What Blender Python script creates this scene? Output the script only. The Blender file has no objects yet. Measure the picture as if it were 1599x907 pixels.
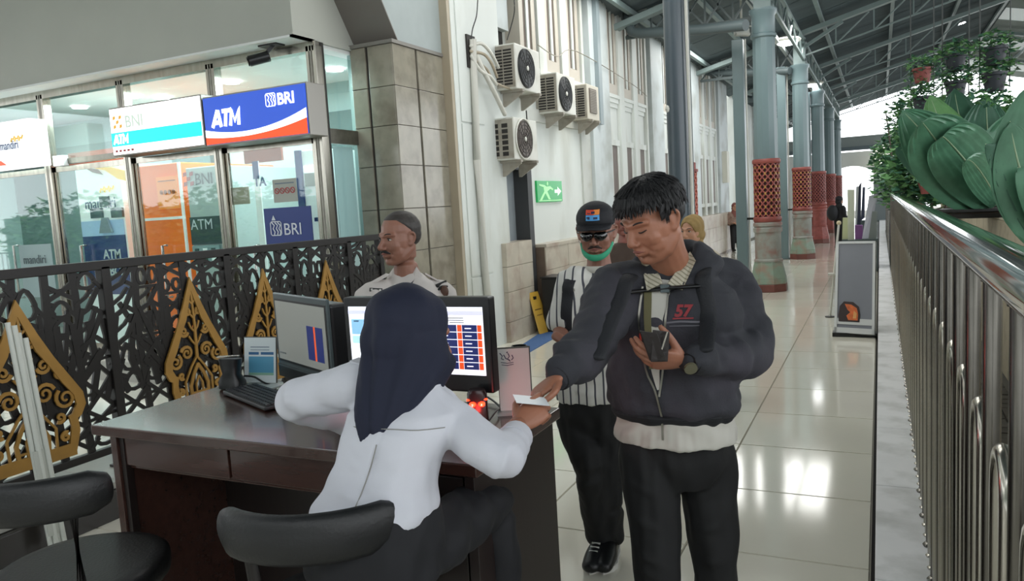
import bpy, math, random
import numpy as np
from mathutils import Vector, Matrix
from mathutils.bvhtree import BVHTree
PI = math.pi
random.seed(4)
sc = bpy.context.scene
col = sc.collection

# ---------------------------------------------------------------- camera (solved from the corridor's vanishing lines)
F = 1200.0; CX = 799.5; CY = 453.5; H = 1.65
_vp = np.array([1374-CX, 290-CY, F]); _h0 = np.array([0-CX, 290+1374*.0585-CY, F])
_y = _vp/np.linalg.norm(_vp); _n = np.cross(_h0, _vp); _n = _n/np.linalg.norm(_n)
if _n[1] < 0: _n = -_n
_up = -_n; _x = np.cross(_y, _up)
if _x[0] < 0: _x = -_x
CM = np.stack([_x, _y, _up], 1)                    # camera axes (right, down, forward) as rows, in world x y z
RGT, DWN, FWD = (Vector(r) for r in CM)
def ray(px, py): return Vector(CM.T @ np.array([(px-CX)/F, (py-CY)/F, 1.0]))
C0 = Vector((0, 0, H))
def onz(px, py, z): d = ray(px, py); return C0 + d*((z-H)/d.z)
def onx(px, py, X): d = ray(px, py); return C0 + d*(X/d.x)
def ony(px, py, Y): d = ray(px, py); return C0 + d*(Y/d.y)
def dep(px, py, D): return C0 + ray(px, py)*D
cam = bpy.data.cameras.new('camera'); camo = bpy.data.objects.new('camera', cam); col.objects.link(camo)
camo.matrix_world = Matrix(((RGT.x, -DWN.x, -FWD.x, 0), (RGT.y, -DWN.y, -FWD.y, 0), (RGT.z, -DWN.z, -FWD.z, H), (0, 0, 0, 1)))
cam.sensor_width = 36; cam.lens = 36*F/1599; cam.clip_start = .05; cam.clip_end = 300
sc.camera = camo

# ---------------------------------------------------------------- world, lights, exposure
w = bpy.data.worlds.new('world'); sc.world = w; w.use_nodes = True
bg = w.node_tree.nodes['Background']; bg.inputs[0].default_value = (.93, .97, 1.0, 1); bg.inputs[1].default_value = 3.2
def area(name, loc, size, power, colr=(1, 1, 1), rot=(0, 0, 0), sy=None):
    l = bpy.data.lights.new(name, 'AREA'); l.energy = power; l.color = colr; l.size = size
    if sy: l.shape = 'RECTANGLE'; l.size_y = sy
    o = bpy.data.objects.new(name, l); o.location = loc; o.rotation_euler = rot; col.objects.link(o); return o
def spot_point(name, loc, power, colr=(1, 1, 1), r=.08):
    l = bpy.data.lights.new(name, 'POINT'); l.energy = power; l.color = colr; l.shadow_soft_size = r
    o = bpy.data.objects.new(name, l); o.location = loc; col.objects.link(o); return o
# hall and corridor area lights added as ambient fill; booth lights for the downlights
area('hall_fill', (-7.0, 2.0, 4.25), 3.0, 22, (.95, 1, .97))
area('corridor_fill', (-2.4, 6.5, 5.0), 2.4, 70, (1, 1, .96))
area('corridor_fill', (-2.6, 11, 5.0), 3.0, 170, (1, 1, .96))
area('corridor_fill', (-2.6, 18, 5.0), 3.0, 190, (1, 1, .96))
for x in (-8.1, -6.7, -5.4): area('booth_light', (x, 6.4, 3.15), .7, 42, (.9, 1, 1))
area('booth_light', (-9.6, 6.4, 3.15), .7, 32, (.88, 1, 1))
sc.view_settings.view_transform = 'Standard'; sc.view_settings.look = 'None'
sc.view_settings.exposure = 0.0; sc.view_settings.gamma = 1.0; sc.view_settings.use_curve_mapping = False

# ---------------------------------------------------------------- materials
MATS = {}
def lin(c):
    if isinstance(c, str):
        c = tuple(int(c[i:i+2], 16)/255 for i in (0, 2, 4))
        c = tuple((x/12.92 if x <= .04045 else ((x+.055)/1.055)**2.4) for x in c)
    return (c[0], c[1], c[2], 1)
def mat(name, colr, rough=.5, metal=0, var=0, scale=6, bump=0, bscale=60, emit=0, coat=0, dirt=None, dscale=2, stretch=None, wave=None, ecol=None):
    if name in MATS: return MATS[name]
    m = bpy.data.materials.new(name); m.use_nodes = True; MATS[name] = m
    nt = m.node_tree; b = nt.nodes['Principled BSDF']; c = lin(colr)
    b.inputs['Base Color'].default_value = c; b.inputs['Roughness'].default_value = rough; b.inputs['Metallic'].default_value = metal
    if coat: b.inputs['Coat Weight'].default_value = coat; b.inputs['Coat Roughness'].default_value = .08
    tc = nt.nodes.new('ShaderNodeTexCoord'); mp = nt.nodes.new('ShaderNodeMapping'); nt.links.new(tc.outputs['Object'], mp.inputs[0])
    if stretch: mp.inputs['Scale'].default_value = stretch
    out = None
    if var:
        n = nt.nodes.new('ShaderNodeTexNoise'); n.inputs['Scale'].default_value = scale; n.inputs['Detail'].default_value = 5
        nt.links.new(mp.outputs[0], n.inputs['Vector'])
        r = nt.nodes.new('ShaderNodeMapRange'); r.inputs[1].default_value = .3; r.inputs[2].default_value = .7
        r.inputs[3].default_value = 1-var; r.inputs[4].default_value = 1+var; nt.links.new(n.outputs[0], r.inputs[0])
        mx = nt.nodes.new('ShaderNodeVectorMath'); mx.operation = 'SCALE'; mx.inputs[0].default_value = c[:3]
        nt.links.new(r.outputs[0], mx.inputs['Scale']); out = mx.outputs[0]
    if dirt:
        n2 = nt.nodes.new('ShaderNodeTexNoise'); n2.inputs['Scale'].default_value = dscale; n2.inputs['Detail'].default_value = 6
        nt.links.new(mp.outputs[0], n2.inputs['Vector'])
        cr = nt.nodes.new('ShaderNodeMapRange'); cr.inputs[1].default_value = .48; cr.inputs[2].default_value = .68; nt.links.new(n2.outputs[0], cr.inputs[0])
        mix = nt.nodes.new('ShaderNodeMix'); mix.data_type = 'RGBA'; nt.links.new(cr.outputs[0], mix.inputs[0])
        if out: nt.links.new(out, mix.inputs[6])
        else: mix.inputs[6].default_value = c
        mix.inputs[7].default_value = lin(dirt); out = mix.outputs[2]
    if wave:   # (direction scale, dark colour, threshold) printed stripes
        wv = nt.nodes.new('ShaderNodeTexWave'); wv.wave_type = 'BANDS'; wv.bands_direction = wave[0]; wv.inputs['Scale'].default_value = wave[1]
        wv.inputs['Distortion'].default_value = wave[4] if len(wave) > 4 else .3
        nt.links.new(mp.outputs[0], wv.inputs[0]); g = nt.nodes.new('ShaderNodeMath'); g.operation = 'GREATER_THAN'; g.inputs[1].default_value = wave[3]
        nt.links.new(wv.outputs['Fac'], g.inputs[0]); mix = nt.nodes.new('ShaderNodeMix'); mix.data_type = 'RGBA'; nt.links.new(g.outputs[0], mix.inputs[0])
        if out: nt.links.new(out, mix.inputs[6])
        else: mix.inputs[6].default_value = c
        mix.inputs[7].default_value = lin(wave[2]); out = mix.outputs[2]
    if out: nt.links.new(out, b.inputs['Base Color'])
    if bump:
        n = nt.nodes.new('ShaderNodeTexNoise'); n.inputs['Scale'].default_value = bscale; n.inputs['Detail'].default_value = 3
        nt.links.new(mp.outputs[0], n.inputs['Vector']); bp = nt.nodes.new('ShaderNodeBump'); bp.inputs['Strength'].default_value = bump; bp.inputs['Distance'].default_value = .01
        nt.links.new(n.outputs[0], bp.inputs['Height']); nt.links.new(bp.outputs[0], b.inputs['Normal'])
    if emit:
        b.inputs['Emission Color'].default_value = lin(ecol) if ecol else c; b.inputs['Emission Strength'].default_value = emit
        if out and not ecol: nt.links.new(out, b.inputs['Emission Color'])
    return m
def glass_mat(name, tint=(.9, .97, .95), refl=.12):
    m = bpy.data.materials.new(name); m.use_nodes = True; MATS[name] = m; nt = m.node_tree
    nt.nodes.remove(nt.nodes['Principled BSDF']); out = nt.nodes['Material Output']
    t = nt.nodes.new('ShaderNodeBsdfTransparent'); t.inputs[0].default_value = (*tint, 1)
    g = nt.nodes.new('ShaderNodeBsdfGlossy'); g.inputs['Roughness'].default_value = .02; g.inputs[0].default_value = (.95, 1, 1, 1)
    lw_ = nt.nodes.new('ShaderNodeLayerWeight'); lw_.inputs[0].default_value = .5
    fr = nt.nodes.new('ShaderNodeMath'); fr.operation = 'POWER'; fr.inputs[1].default_value = 4.0; nt.links.new(lw_.outputs['Facing'], fr.inputs[0])
    ad = nt.nodes.new('ShaderNodeMath'); ad.operation = 'MULTIPLY_ADD'; ad.inputs[1].default_value = .9; ad.inputs[2].default_value = refl; nt.links.new(fr.outputs[0], ad.inputs[0])
    mx = nt.nodes.new('ShaderNodeMixShader'); nt.links.new(ad.outputs[0], mx.inputs[0]); nt.links.new(t.outputs[0], mx.inputs[1]); nt.links.new(g.outputs[0], mx.inputs[2])
    nt.links.new(mx.outputs[0], out.inputs[0]); return m

# ---------------------------------------------------------------- objects
LOC = {}
def V(*a): return Vector(a[0]) if len(a) == 1 else Vector(a)
def tag(o, label=None, cat=None, group=None, kind=None):
    if label: o['label'] = label
    if cat: o['category'] = cat
    if group: o['group'] = group
    if kind: o['kind'] = kind
    return o
def thing(name, label, cat, loc=(0, 0, 0), group=None, kind=None):
    o = bpy.data.objects.new(name, None); o.location = loc; o.empty_display_size = .1; col.objects.link(o); LOC[o.name] = Vector(loc)
    return tag(o, label, cat, group, kind)
def wloc(o): return LOC.get(o.name, Vector((0, 0, 0))) if o else Vector((0, 0, 0))
def link(name, me, mats, parent=None, loc=None, label=None):
    """mesh with world coordinates minus its root's location"""
    o = bpy.data.objects.new(name, me); col.objects.link(o)
    if parent:
        o.parent = parent; base = wloc(parent); L = Vector(loc) if loc is not None else base
        o.location = L-base; LOC[o.name] = L
    else:
        L = Vector(loc) if loc is not None else Vector((0, 0, 0)); o.location = L; LOC[o.name] = L
    if L.length: me.transform(Matrix.Translation(-L))
    if mats:
        for m in (mats if isinstance(mats, (list, tuple)) else [mats]): me.materials.append(m)
    if label: o['label'] = label
    return o
def copy_tree(o, off=(0, 0, 0), parent=None, label=None, group=None):
    c = o.copy(); col.objects.link(c); base = Vector(off)
    if parent is None:
        c.location = o.location+base
        if label: c['label'] = label
        if group: c['group'] = group
    else: c.parent = parent
    for ch in [x for x in bpy.data.objects if x.parent == o]: copy_tree(ch, (0, 0, 0), c)
    return c
def frame(o, y, z):
    """matrix: local y along y, local z towards z"""
    y = Vector(y).normalized(); x = y.cross(Vector(z)).normalized(); zz = x.cross(y)
    return Matrix(((x.x, y.x, zz.x, o[0]), (x.y, y.y, zz.y, o[1]), (x.z, y.z, zz.z, o[2]), (0, 0, 0, 1)))
def cr(pts, n):
    pts = [Vector(p) for p in pts]; out = []
    for i in range(len(pts)-1):
        p0 = pts[max(i-1, 0)]; p1 = pts[i]; p2 = pts[i+1]; p3 = pts[min(i+2, len(pts)-1)]
        for k in range(n):
            t = k/n; out.append(.5*((2*p1)+(p2-p0)*t+(2*p0-5*p1+4*p2-p3)*t*t+(3*p1-p0-3*p2+p3)*t**3))
    out.append(pts[-1]); return out
class MB:
    def __init__(s): s.v = []; s.f = []; s.mi = []; s.m = Matrix.Identity(4); s.k = 0
    def add(s, vs, fs):
        b = len(s.v); m = s.m; s.v += [m @ Vector(p) for p in vs]
        for f in fs: s.f.append([i+b for i in f]); s.mi.append(s.k)
        return s
    def box(s, lo, hi):
        x0, y0, z0 = (min(a, b) for a, b in zip(lo, hi)); x1, y1, z1 = (max(a, b) for a, b in zip(lo, hi))
        return s.add([(x0, y0, z0), (x1, y0, z0), (x1, y1, z0), (x0, y1, z0), (x0, y0, z1), (x1, y0, z1), (x1, y1, z1), (x0, y1, z1)],
                     [(0, 3, 2, 1), (4, 5, 6, 7), (0, 1, 5, 4), (1, 2, 6, 5), (2, 3, 7, 6), (3, 0, 4, 7)])
    def bar(s, p0, p1, a, b=None, up=(0, 0, 1)):
        b = b or a; p0 = Vector(p0); p1 = Vector(p1); t = (p1-p0).normalized(); u = Vector(up)
        if abs(t.dot(u)) > .98: u = Vector((1, 0, 0))
        x = t.cross(u).normalized()*a/2; z = x.cross(t).normalized()*b/2
        vs = [q+sx*x+sz*z for q in (p0, p1) for sx, sz in ((-1, -1), (1, -1), (1, 1), (-1, 1))]
        return s.add(vs, [(0, 1, 2, 3), (4, 7, 6, 5), (0, 4, 5, 1), (1, 5, 6, 2), (2, 6, 7, 3), (3, 7, 4, 0)])
    def limb(s, pts, rad, seg=12, up=(0, 0, 1), n=1, cap=True, closed=False):
        """swept tube; rad = list of r or (across, along up)"""
        pts = [Vector(p) for p in pts]
        R = [(r, r) if not isinstance(r, (tuple, list)) else tuple(r) for r in (rad if isinstance(rad, list) else [rad]*len(pts))]
        if n > 1:
            P3 = cr(pts, n); R3 = cr([Vector((a, b, 0)) for a, b in R], n); pts = P3; R = [(max(q.x, .0005), max(q.y, .0005)) for q in R3]
        N = len(pts); rings = []; u = Vector(up)
        T = []
        for i in range(N):
            if closed: t = pts[(i+1) % N]-pts[i-1]
            else: t = pts[min(i+1, N-1)]-pts[max(i-1, 0)]
            T.append(t.normalized())
        def ring(c, t, a, b):
            x = t.cross(u)
            if x.length < .05: x = t.cross(Vector((1, 0, 0)) if abs(t.x) < .8 else Vector((0, 1, 0)))
            x.normalize(); z = x.cross(t)
            rings.append([c+x*(a*math.cos(2*PI*k/seg))+z*(b*math.sin(2*PI*k/seg)) for k in range(seg)])
        if cap and not closed:
            a, b = R[0]
            for q in (.95, .75, .4): ring(pts[0]-T[0]*min(a, b)*q, T[0], a*math.sqrt(1-q*q), b*math.sqrt(1-q*q))
        for i in range(N): ring(pts[i], T[i], *R[i])
        if cap and not closed:
            a, b = R[-1]
            for q in (.4, .75, .95): ring(pts[-1]+T[-1]*min(a, b)*q, T[-1], a*math.sqrt(1-q*q), b*math.sqrt(1-q*q))
        vs = [p for r in rings for p in r]; fs = []; NR = len(rings)
        for i in range(NR if closed else NR-1):
            j = (i+1) % NR
            for k in range(seg): k2 = (k+1) % seg; fs.append((i*seg+k, i*seg+k2, j*seg+k2, j*seg+k))
        if not closed: fs.append(tuple(range(seg-1, -1, -1))); fs.append(tuple((NR-1)*seg+k for k in range(seg)))
        return s.add(vs, fs)
    def cyl(s, p0, p1, r0, r1=None, seg=16): return s.limb([p0, p1], [r0, r1 if r1 is not None else r0], seg, cap=False)
    def ell(s, c, r, seg=16, rot=None):
        c = Vector(c); r = (r, r, r) if not isinstance(r, (tuple, list)) else r; vs = []; rr = seg//2
        for i in range(1, rr):
            th = PI*i/rr
            for k in range(seg): ph = 2*PI*k/seg; vs.append(Vector((r[0]*math.sin(th)*math.cos(ph), r[1]*math.sin(th)*math.sin(ph), r[2]*math.cos(th))))
        vs += [Vector((0, 0, r[2])), Vector((0, 0, -r[2]))]
        if rot is not None: vs = [rot @ p for p in vs]
        vs = [p+c for p in vs]; fs = []
        for i in range(rr-2):
            for k in range(seg): k2 = (k+1) % seg; fs.append((i*seg+k, (i+1)*seg+k, (i+1)*seg+k2, i*seg+k2))
        t = (rr-1)*seg
        for k in range(seg): k2 = (k+1) % seg; fs.append((t, k, k2)); fs.append((t+1, (rr-2)*seg+k2, (rr-2)*seg+k))
        return s.add(vs, fs)
    def loft(s, secs, seg=24, pw=2.3):
        """secs: (centre, right vec, fwd vec, half width, half depth[, back depth])"""
        vs = []; fs = []
        for q in secs:
            c, r, f, a, b = q[:5]; bb = q[5] if len(q) > 5 else b; c = Vector(c); r = Vector(r); f = Vector(f)
            for k in range(seg):
                th = 2*PI*k/seg; cs = math.cos(th); sn = math.sin(th)
                x = math.copysign(abs(cs)**(2/pw), cs)*a; y = math.copysign(abs(sn)**(2/pw), sn)*(b if sn > 0 else bb)
                vs.append(c+r*x+f*y)
        N = len(secs)
        for i in range(N-1):
            for k in range(seg): k2 = (k+1) % seg; fs.append((i*seg+k, i*seg+k2, (i+1)*seg+k2, (i+1)*seg+k))
        fs.append(tuple(range(seg-1, -1, -1))); fs.append(tuple((N-1)*seg+k for k in range(seg)))
        return s.add(vs, fs)
    def lathe(s, prof, c=(0, 0, 0), seg=20, axis=None):
        """prof [(r, h)] bottom to top, closed with discs"""
        vs = []; fs = []; c = Vector(c)
        for r, h in prof:
            for k in range(seg): vs.append(c+Vector((r*math.cos(2*PI*k/seg), r*math.sin(2*PI*k/seg), h)))
        for i in range(len(prof)-1):
            for k in range(seg): k2 = (k+1) % seg; fs.append((i*seg+k, i*seg+k2, (i+1)*seg+k2, (i+1)*seg+k))
        fs.append(tuple(range(seg-1, -1, -1))); fs.append(tuple((len(prof)-1)*seg+k for k in range(seg)))
        return s.add(vs, fs)
    def prism(s, poly, o, u, v, n, t):
        """polygon (in u,v) from o, extruded t along n"""
        o = Vector(o); u = Vector(u); v = Vector(v); n = Vector(n)
        a = [o+u*x+v*y for x, y in poly]; b = [p+n*t for p in a]; N = len(a)
        return s.add(a+b, [tuple(range(N))[::-1], tuple(range(N, 2*N))]+[(i, (i+1) % N, N+(i+1) % N, N+i) for i in range(N)])
    def ribbon(s, pts, w, t, o, u, v, n, closed=False):
        """flat strip of width w along 2d pts, thickness t; w may be a list"""
        N = len(pts); o = Vector(o); u = Vector(u); v = Vector(v); n = Vector(n); L = []; R = []
        for i in range(N):
            if closed: a = pts[i-1]; b = pts[(i+1) % N]
            else: a = pts[max(i-1, 0)]; b = pts[min(i+1, N-1)]
            dx, dy = b[0]-a[0], b[1]-a[1]; l = math.hypot(dx, dy) or 1; ww = (w[i] if isinstance(w, list) else w)/2
            L.append((pts[i][0]-dy/l*ww, pts[i][1]+dx/l*ww)); R.append((pts[i][0]+dy/l*ww, pts[i][1]-dx/l*ww))
        P = lambda q, k: o+u*q[0]+v*q[1]+n*(t*k)
        vs = []
        for i in range(N): vs += [P(L[i], 0), P(R[i], 0), P(R[i], 1), P(L[i], 1)]
        fs = []
        for i in range(N if closed else N-1):
            j = (i+1) % N
            for k in range(4): k2 = (k+1) % 4; fs.append((i*4+k, j*4+k, j*4+k2, i*4+k2))
        if not closed: fs += [(0, 1, 2, 3), ((N-1)*4+3, (N-1)*4+2, (N-1)*4+1, (N-1)*4)]
        return s.add(vs, fs)
    def mesh(s, name='m'):
        me = bpy.data.meshes.new(name); me.from_pydata([tuple(p) for p in s.v], [], s.f)
        me.polygons.foreach_set('material_index', s.mi); me.update(); return me
    def build(s, name, mats, parent=None, smooth=None, bevel=0, loc=None, label=None):
        me = s.mesh(name)
        if smooth is not None:
            me.polygons.foreach_set('use_smooth', [True]*len(me.polygons)); me.set_sharp_from_angle(angle=math.radians(smooth))
        o = link(name, me, mats, parent, loc, label)
        if bevel:
            b = o.modifiers.new('bevel', 'BEVEL'); b.width = bevel; b.segments = 2; b.limit_method = 'ANGLE'; b.angle_limit = math.radians(50)
        return o
def remesh(mb, voxel, smooth=4, deform=None, dec=None):
    me = mb.mesh('tmp'); o = bpy.data.objects.new('tmp', me); col.objects.link(o)
    r = o.modifiers.new('r', 'REMESH'); r.mode = 'VOXEL'; r.voxel_size = voxel
    if smooth: q = o.modifiers.new('s', 'SMOOTH'); q.factor = .5; q.iterations = smooth
    if dec: d = o.modifiers.new('d', 'DECIMATE'); d.ratio = dec
    dg = bpy.context.evaluated_depsgraph_get(); dg.update()
    out = bpy.data.meshes.new_from_object(o.evaluated_get(dg)); bpy.data.objects.remove(o); bpy.data.meshes.remove(me)
    if deform:
        n = len(out.vertices); co = np.empty(n*3); no = np.empty(n*3)
        out.vertices.foreach_get('co', co); out.vertices.foreach_get('normal', no)
        co = deform(co.reshape(-1, 3), no.reshape(-1, 3)); out.vertices.foreach_set('co', co.ravel()); out.update()
    out.polygons.foreach_set('use_smooth', [True]*len(out.polygons)); return out
def join(meshes, name='m'):
    vs = []; fs = []; b = 0
    for me in meshes:
        vs += [tuple(v.co) for v in me.vertices]; fs += [[i+b for i in p.vertices] for p in me.polygons]; b += len(me.vertices)
        bpy.data.meshes.remove(me)
    out = bpy.data.meshes.new(name); out.from_pydata(vs, [], fs); out.polygons.foreach_set('use_smooth', [True]*len(out.polygons)); return out
def text(s, size, o, u, v, mat_, parent, name='lettering', depth=.002, align='LEFT', shear=0, bold=0, xs=1, label=None, wrap=None):
    """lettering lying in the plane u,v at o"""
    cu = bpy.data.curves.new('t', 'FONT'); cu.body = s; cu.size = size; cu.align_x = align; cu.extrude = depth/2; cu.shear = shear; cu.offset = bold; cu.space_line = .9; cu.resolution_u = 3
    ob = bpy.data.objects.new('t', cu); col.objects.link(ob); dg = bpy.context.evaluated_depsgraph_get(); dg.update()
    me = bpy.data.meshes.new_from_object(ob.evaluated_get(dg)); bpy.data.objects.remove(ob); bpy.data.curves.remove(cu)
    u = Vector(u).normalized(); v = Vector(v).normalized(); n = u.cross(v); o = Vector(o)
    me.transform(Matrix(((u.x*xs, v.x, n.x, o.x), (u.y*xs, v.y, n.y, o.y), (u.z*xs, v.z, n.z, o.z), (0, 0, 0, 1))))
    if wrap: wrap(me)
    me.materials.clear(); return link(name, me, mat_, parent, label=label)
def wrapper(target, direction, off=.0015, back=.3):
    """returns fn that lays a mesh's vertices onto target mesh object along direction"""
    L = wloc(target) if True else 0; me = target.data
    bv = BVHTree.FromPolygons([v.co+L for v in me.vertices], [tuple(p.vertices) for p in me.polygons]); d = Vector(direction).normalized()
    def fn(m):
        for vv in m.vertices:
            h, no, i, ds = bv.ray_cast(vv.co-d*back, d)
            if h is not None: vv.co = h-d*off
    return fn
# ================================================================ SETTING
m_tile = mat('floor_tile', 'dedacc', .1, var=.05, scale=1.2, coat=.3)
m_grout = mat('grout', '8d897c', .6)
m_ledge = mat('ledge_stone', 'ececee', .35, var=.05, scale=3, dirt='cdcecd', dscale=4)
m_dark = mat('dark_gap', '1a1917', .9)
m_white = mat('white_paint', 'd3d8d4', .55, var=.04, scale=1.5, dirt='b7b9b0', dscale=1.3, stretch=(1, 1, .35))
m_white2 = mat('white_recess', 'c3c6c1', .6, var=.05, scale=2, dirt='a6a498', dscale=1.6)
m_bluep = mat('pale_blue_paint', 'c2cacb', .55, var=.04, scale=2, dirt='a3a8a4', dscale=1.4)
m_beam = mat('beam_plaster', 'aaaca4', .7, var=.03, scale=2)
m_beige = mat('beige_strip', 'a69b87', .5, var=.06, scale=4)
m_clad = mat('stone_cladding', '8f8a7c', .16, var=.1, scale=7, dirt='7d7669', dscale=5)
m_stripe = mat('dark_stripe', '3c3733', .3)
m_marble = mat('dado_marble', 'b9b1a2', .3, var=.1, scale=5, dirt='a18f80', dscale=3)
m_steel = mat('brushed_steel', 'a9a59b', .22, 1, var=.12, scale=20, stretch=(1, 1, .1))
m_steel2 = mat('dull_steel', '85827a', .35, 1, var=.15, scale=15)
m_chrome = mat('chrome', 'bdbdba', .06, 1)
m_green = mat('column_green', '66797c', .32, var=.08, scale=4, stretch=(1, 1, .3))
m_greend = mat('column_base_green', '7f9181', .45, var=.1, scale=4, dirt='8d7a6c', dscale=5)
m_red = mat('lattice_red', '8e4840', .5, var=.15, scale=9, dirt='7d3c36', dscale=8)
m_redd = mat('dark_red_inside', '4a2b2d', .7)
m_rust = mat('rust_foot', '6d4038', .55, var=.2, scale=8)
m_gold = mat('gold_rosette', 'b39445', .4, .3)
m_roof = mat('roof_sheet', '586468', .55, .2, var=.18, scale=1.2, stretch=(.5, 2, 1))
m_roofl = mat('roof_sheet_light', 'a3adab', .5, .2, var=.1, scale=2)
m_truss = mat('truss_paint', '80908f', .5, var=.08, scale=3)
m_trussd = mat('truss_dark', '4f5a5b', .5)
m_black = mat('black_plastic', '141517', .35)
m_glass = glass_mat('booth_glass', (.90, .97, .95), .05)
m_glassd = glass_mat('blue_window_glass', (.55, .66, .72), .1)
m_lamp = mat('lamp_glow', 'ffffff', .5, emit=14)
m_wooddk = mat('window_wood', '5d5148', .5, var=.2, scale=6)
Zp = Vector((0, 0, 1)); Xp = Vector((1, 0, 0)); Yp = Vector((0, 1, 0))

def struct(name, mb, m, **k): o = mb.build(name, m, **k); o['kind'] = 'structure'; return o
def sroot(name, loc=(0, 0, 0)): return thing(name, None, None, loc, kind='structure')

# ---- floor with tiles
mb = MB(); mb.box((-12, -4, -.12), (-.045, 46, -.012)); floor = struct('floor', mb, m_grout)
T = .8; tb = MB(); g = .0035
tb.add([(g, g, -.012), (T-g, g, -.012), (T-g, T-g, -.012), (g, T-g, -.012), (g+.003, g+.003, 0), (T-g-.003, g+.003, 0), (T-g-.003, T-g-.003, 0), (g+.003, T-g-.003, 0)],
       [(4, 5, 6, 7), (0, 1, 5, 4), (1, 2, 6, 5), (2, 3, 7, 6), (3, 0, 4, 7)])
tm = tb.mesh('tile'); tm.materials.append(m_tile)
ntile = 0
for j in range(-2, 40):
    for i in range(7 if 8 <= j < 30 else 5):
        o = bpy.data.objects.new('tile', tm); col.objects.link(o); o.parent = floor; o.location = (-.048-(i+1)*T, j*T+.3, 0); ntile += 1
mb = MB()
for j in range(-2, 8):
    for i in range(5, 12): mb.box((-.048-(i+1)*T+g, j*T+.3+g, -.012), (-.048-i*T-g, (j+1)*T+.3-g, 0))
for j in range(40, 56):
    for i in range(7): mb.box((-.048-(i+1)*T+g, j*T+.3+g, -.012), (-.048-i*T-g, (j+1)*T+.3-g, 0))
o = mb.build('tile_field', m_tile, floor); o['kind'] = 'stuff'
# ---- white ledge along the corridor
ledge = sroot('trim_1', (0, 0, 0)); mb = MB(); mb.box((-.02, -3, -.12), (.42, 45, .03)); mb.build('ledge_core', m_dark, ledge)
for j in range(-2, 40):
    mb = MB(); mb.box((-.028, j*1.1+.003, .03), (.40, (j+1)*1.1-.003, .06)); mb.build('ledge_slab', m_ledge, ledge, bevel=.003)
mb = MB(); mb.box((-.045, -3, -.12), (-.03, 45, -.02)); mb.build('gap', m_dark, ledge)
# ---- cobbled strip and lower ground on the right
m_cob = mat('cobble', '4a463f', .8, var=.25, scale=9); m_ground = mat('outside_ground', '6a675e', .9, var=.15, scale=2)
gr = MB(); gr.box((.42, -4, -.14), (30, 60, -.03)); ground = struct('trim_2', gr, m_ground)
mb = MB(); rnd = random.Random(2)
for j in range(60):
    for i in range(4):
        x = .44+i*.115; y = .4+j*.125+(i % 2)*.06
        mb.box((x+rnd.uniform(0, .006), y, -.035), (x+.105, y+.115, rnd.uniform(-.012, .002)))
o = mb.build('cobbles', m_cob, ground); o['kind'] = 'stuff'
mb = MB(); mb.box((-4.27, 45.9, -.1), (30, 60, 0)); mb.build('far_ground', m_ground, ground)

# ---- raised stone curb under the fretwork fence
curb = sroot('trim_3')
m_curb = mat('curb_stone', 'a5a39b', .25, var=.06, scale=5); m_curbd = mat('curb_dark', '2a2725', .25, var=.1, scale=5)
for j in range(9):
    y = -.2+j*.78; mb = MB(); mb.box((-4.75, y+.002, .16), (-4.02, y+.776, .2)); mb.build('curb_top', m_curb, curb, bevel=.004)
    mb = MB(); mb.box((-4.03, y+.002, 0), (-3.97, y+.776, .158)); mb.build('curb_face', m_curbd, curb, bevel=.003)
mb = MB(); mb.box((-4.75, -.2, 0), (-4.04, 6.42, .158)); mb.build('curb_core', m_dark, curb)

# ---- left hall: beam, soffit, ceiling
m_soffit = mat('soffit_paint', 'd9dcda', .6, var=.02)
mb = MB(); mb.box((-13, 5.62, 3.30), (-4.75, 6.8, 5.2)); beam = struct('trim_4', mb, m_beam)
mb = MB(); mb.box((-13, 5.60, 3.285), (-4.735, 5.90, 3.305)); mb.build('beam_edge', m_soffit, beam)
mb = MB(); mb.box((-4.77, 5.60, 3.285), (-4.735, 6.8, 3.325)); mb.build('beam_edge', m_beam, beam)
mb = MB(); mb.box((-17, -7, 4.4), (-4.6, 5.62, 4.5)); ceil = struct('ceiling', mb, m_soffit)
# ---- arch bracket over the stone pillar
arch = sroot('trim_5')
P = [(6.56, 3.33), (6.29, 3.72), (6.0, 4.2), (5.6, 4.75), (5.1, 5.3), (5.1, 7.2), (7.42, 7.2), (7.42, 3.33)]
mb = MB(); mb.prism(P, (-4.25, 0, 0), Yp, Zp, -Xp, .5); mb.build('arch_bracket', mat('arch_plaster', '9aa3a3', .6, var=.04), arch)
mb = MB()
for a, b in zip(P[:4], P[1:5]):
    mb.bar((-4.5, a[0]-.012, a[1]-.006), (-4.5, b[0]-.012, b[1]-.006), .52, .012, up=(0, -.8, -.6))
mb.build('arch_soffit', mat('arch_soffit_grey', '6f6a64', .6), arch)
# ---- clad pillar: stone tiles on a core with dark inlays
pil = sroot('wall_pillar'); mb = MB(); mb.box((-4.74, 6.47, 0), (-4.27, 7.4, 3.31)); mb.build('pillar_core', m_stripe, pil)
zs = [0, .42, .84, 1.27, 1.70, 2.13, 2.52, 2.90, 3.30]
for a, b in zip(zs, zs[1:]):
    for x0, x1 in ((-4.755, -4.575), (-4.545, -4.262)):
        mb = MB(); mb.box((x0+.002, 6.45, a+.003), (x1-.002, 6.48, b-.003)); mb.build('cladding_tile', m_clad, pil, bevel=.003)
    for y0, y1 in ((6.452, 6.86), (6.895, 7.40)):
        mb = MB(); mb.box((-4.28, y0+.002, a+.003), (-4.25, y1-.002, b-.003)); mb.build('cladding_tile', m_clad, pil, bevel=.003)
mb = MB(); mb.box((-4.77, 6.43, 3.30), (-4.235, 7.42, 3.335)); mb.build('pillar_cap', mat('cap_grey', '77746e', .5), pil)

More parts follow.
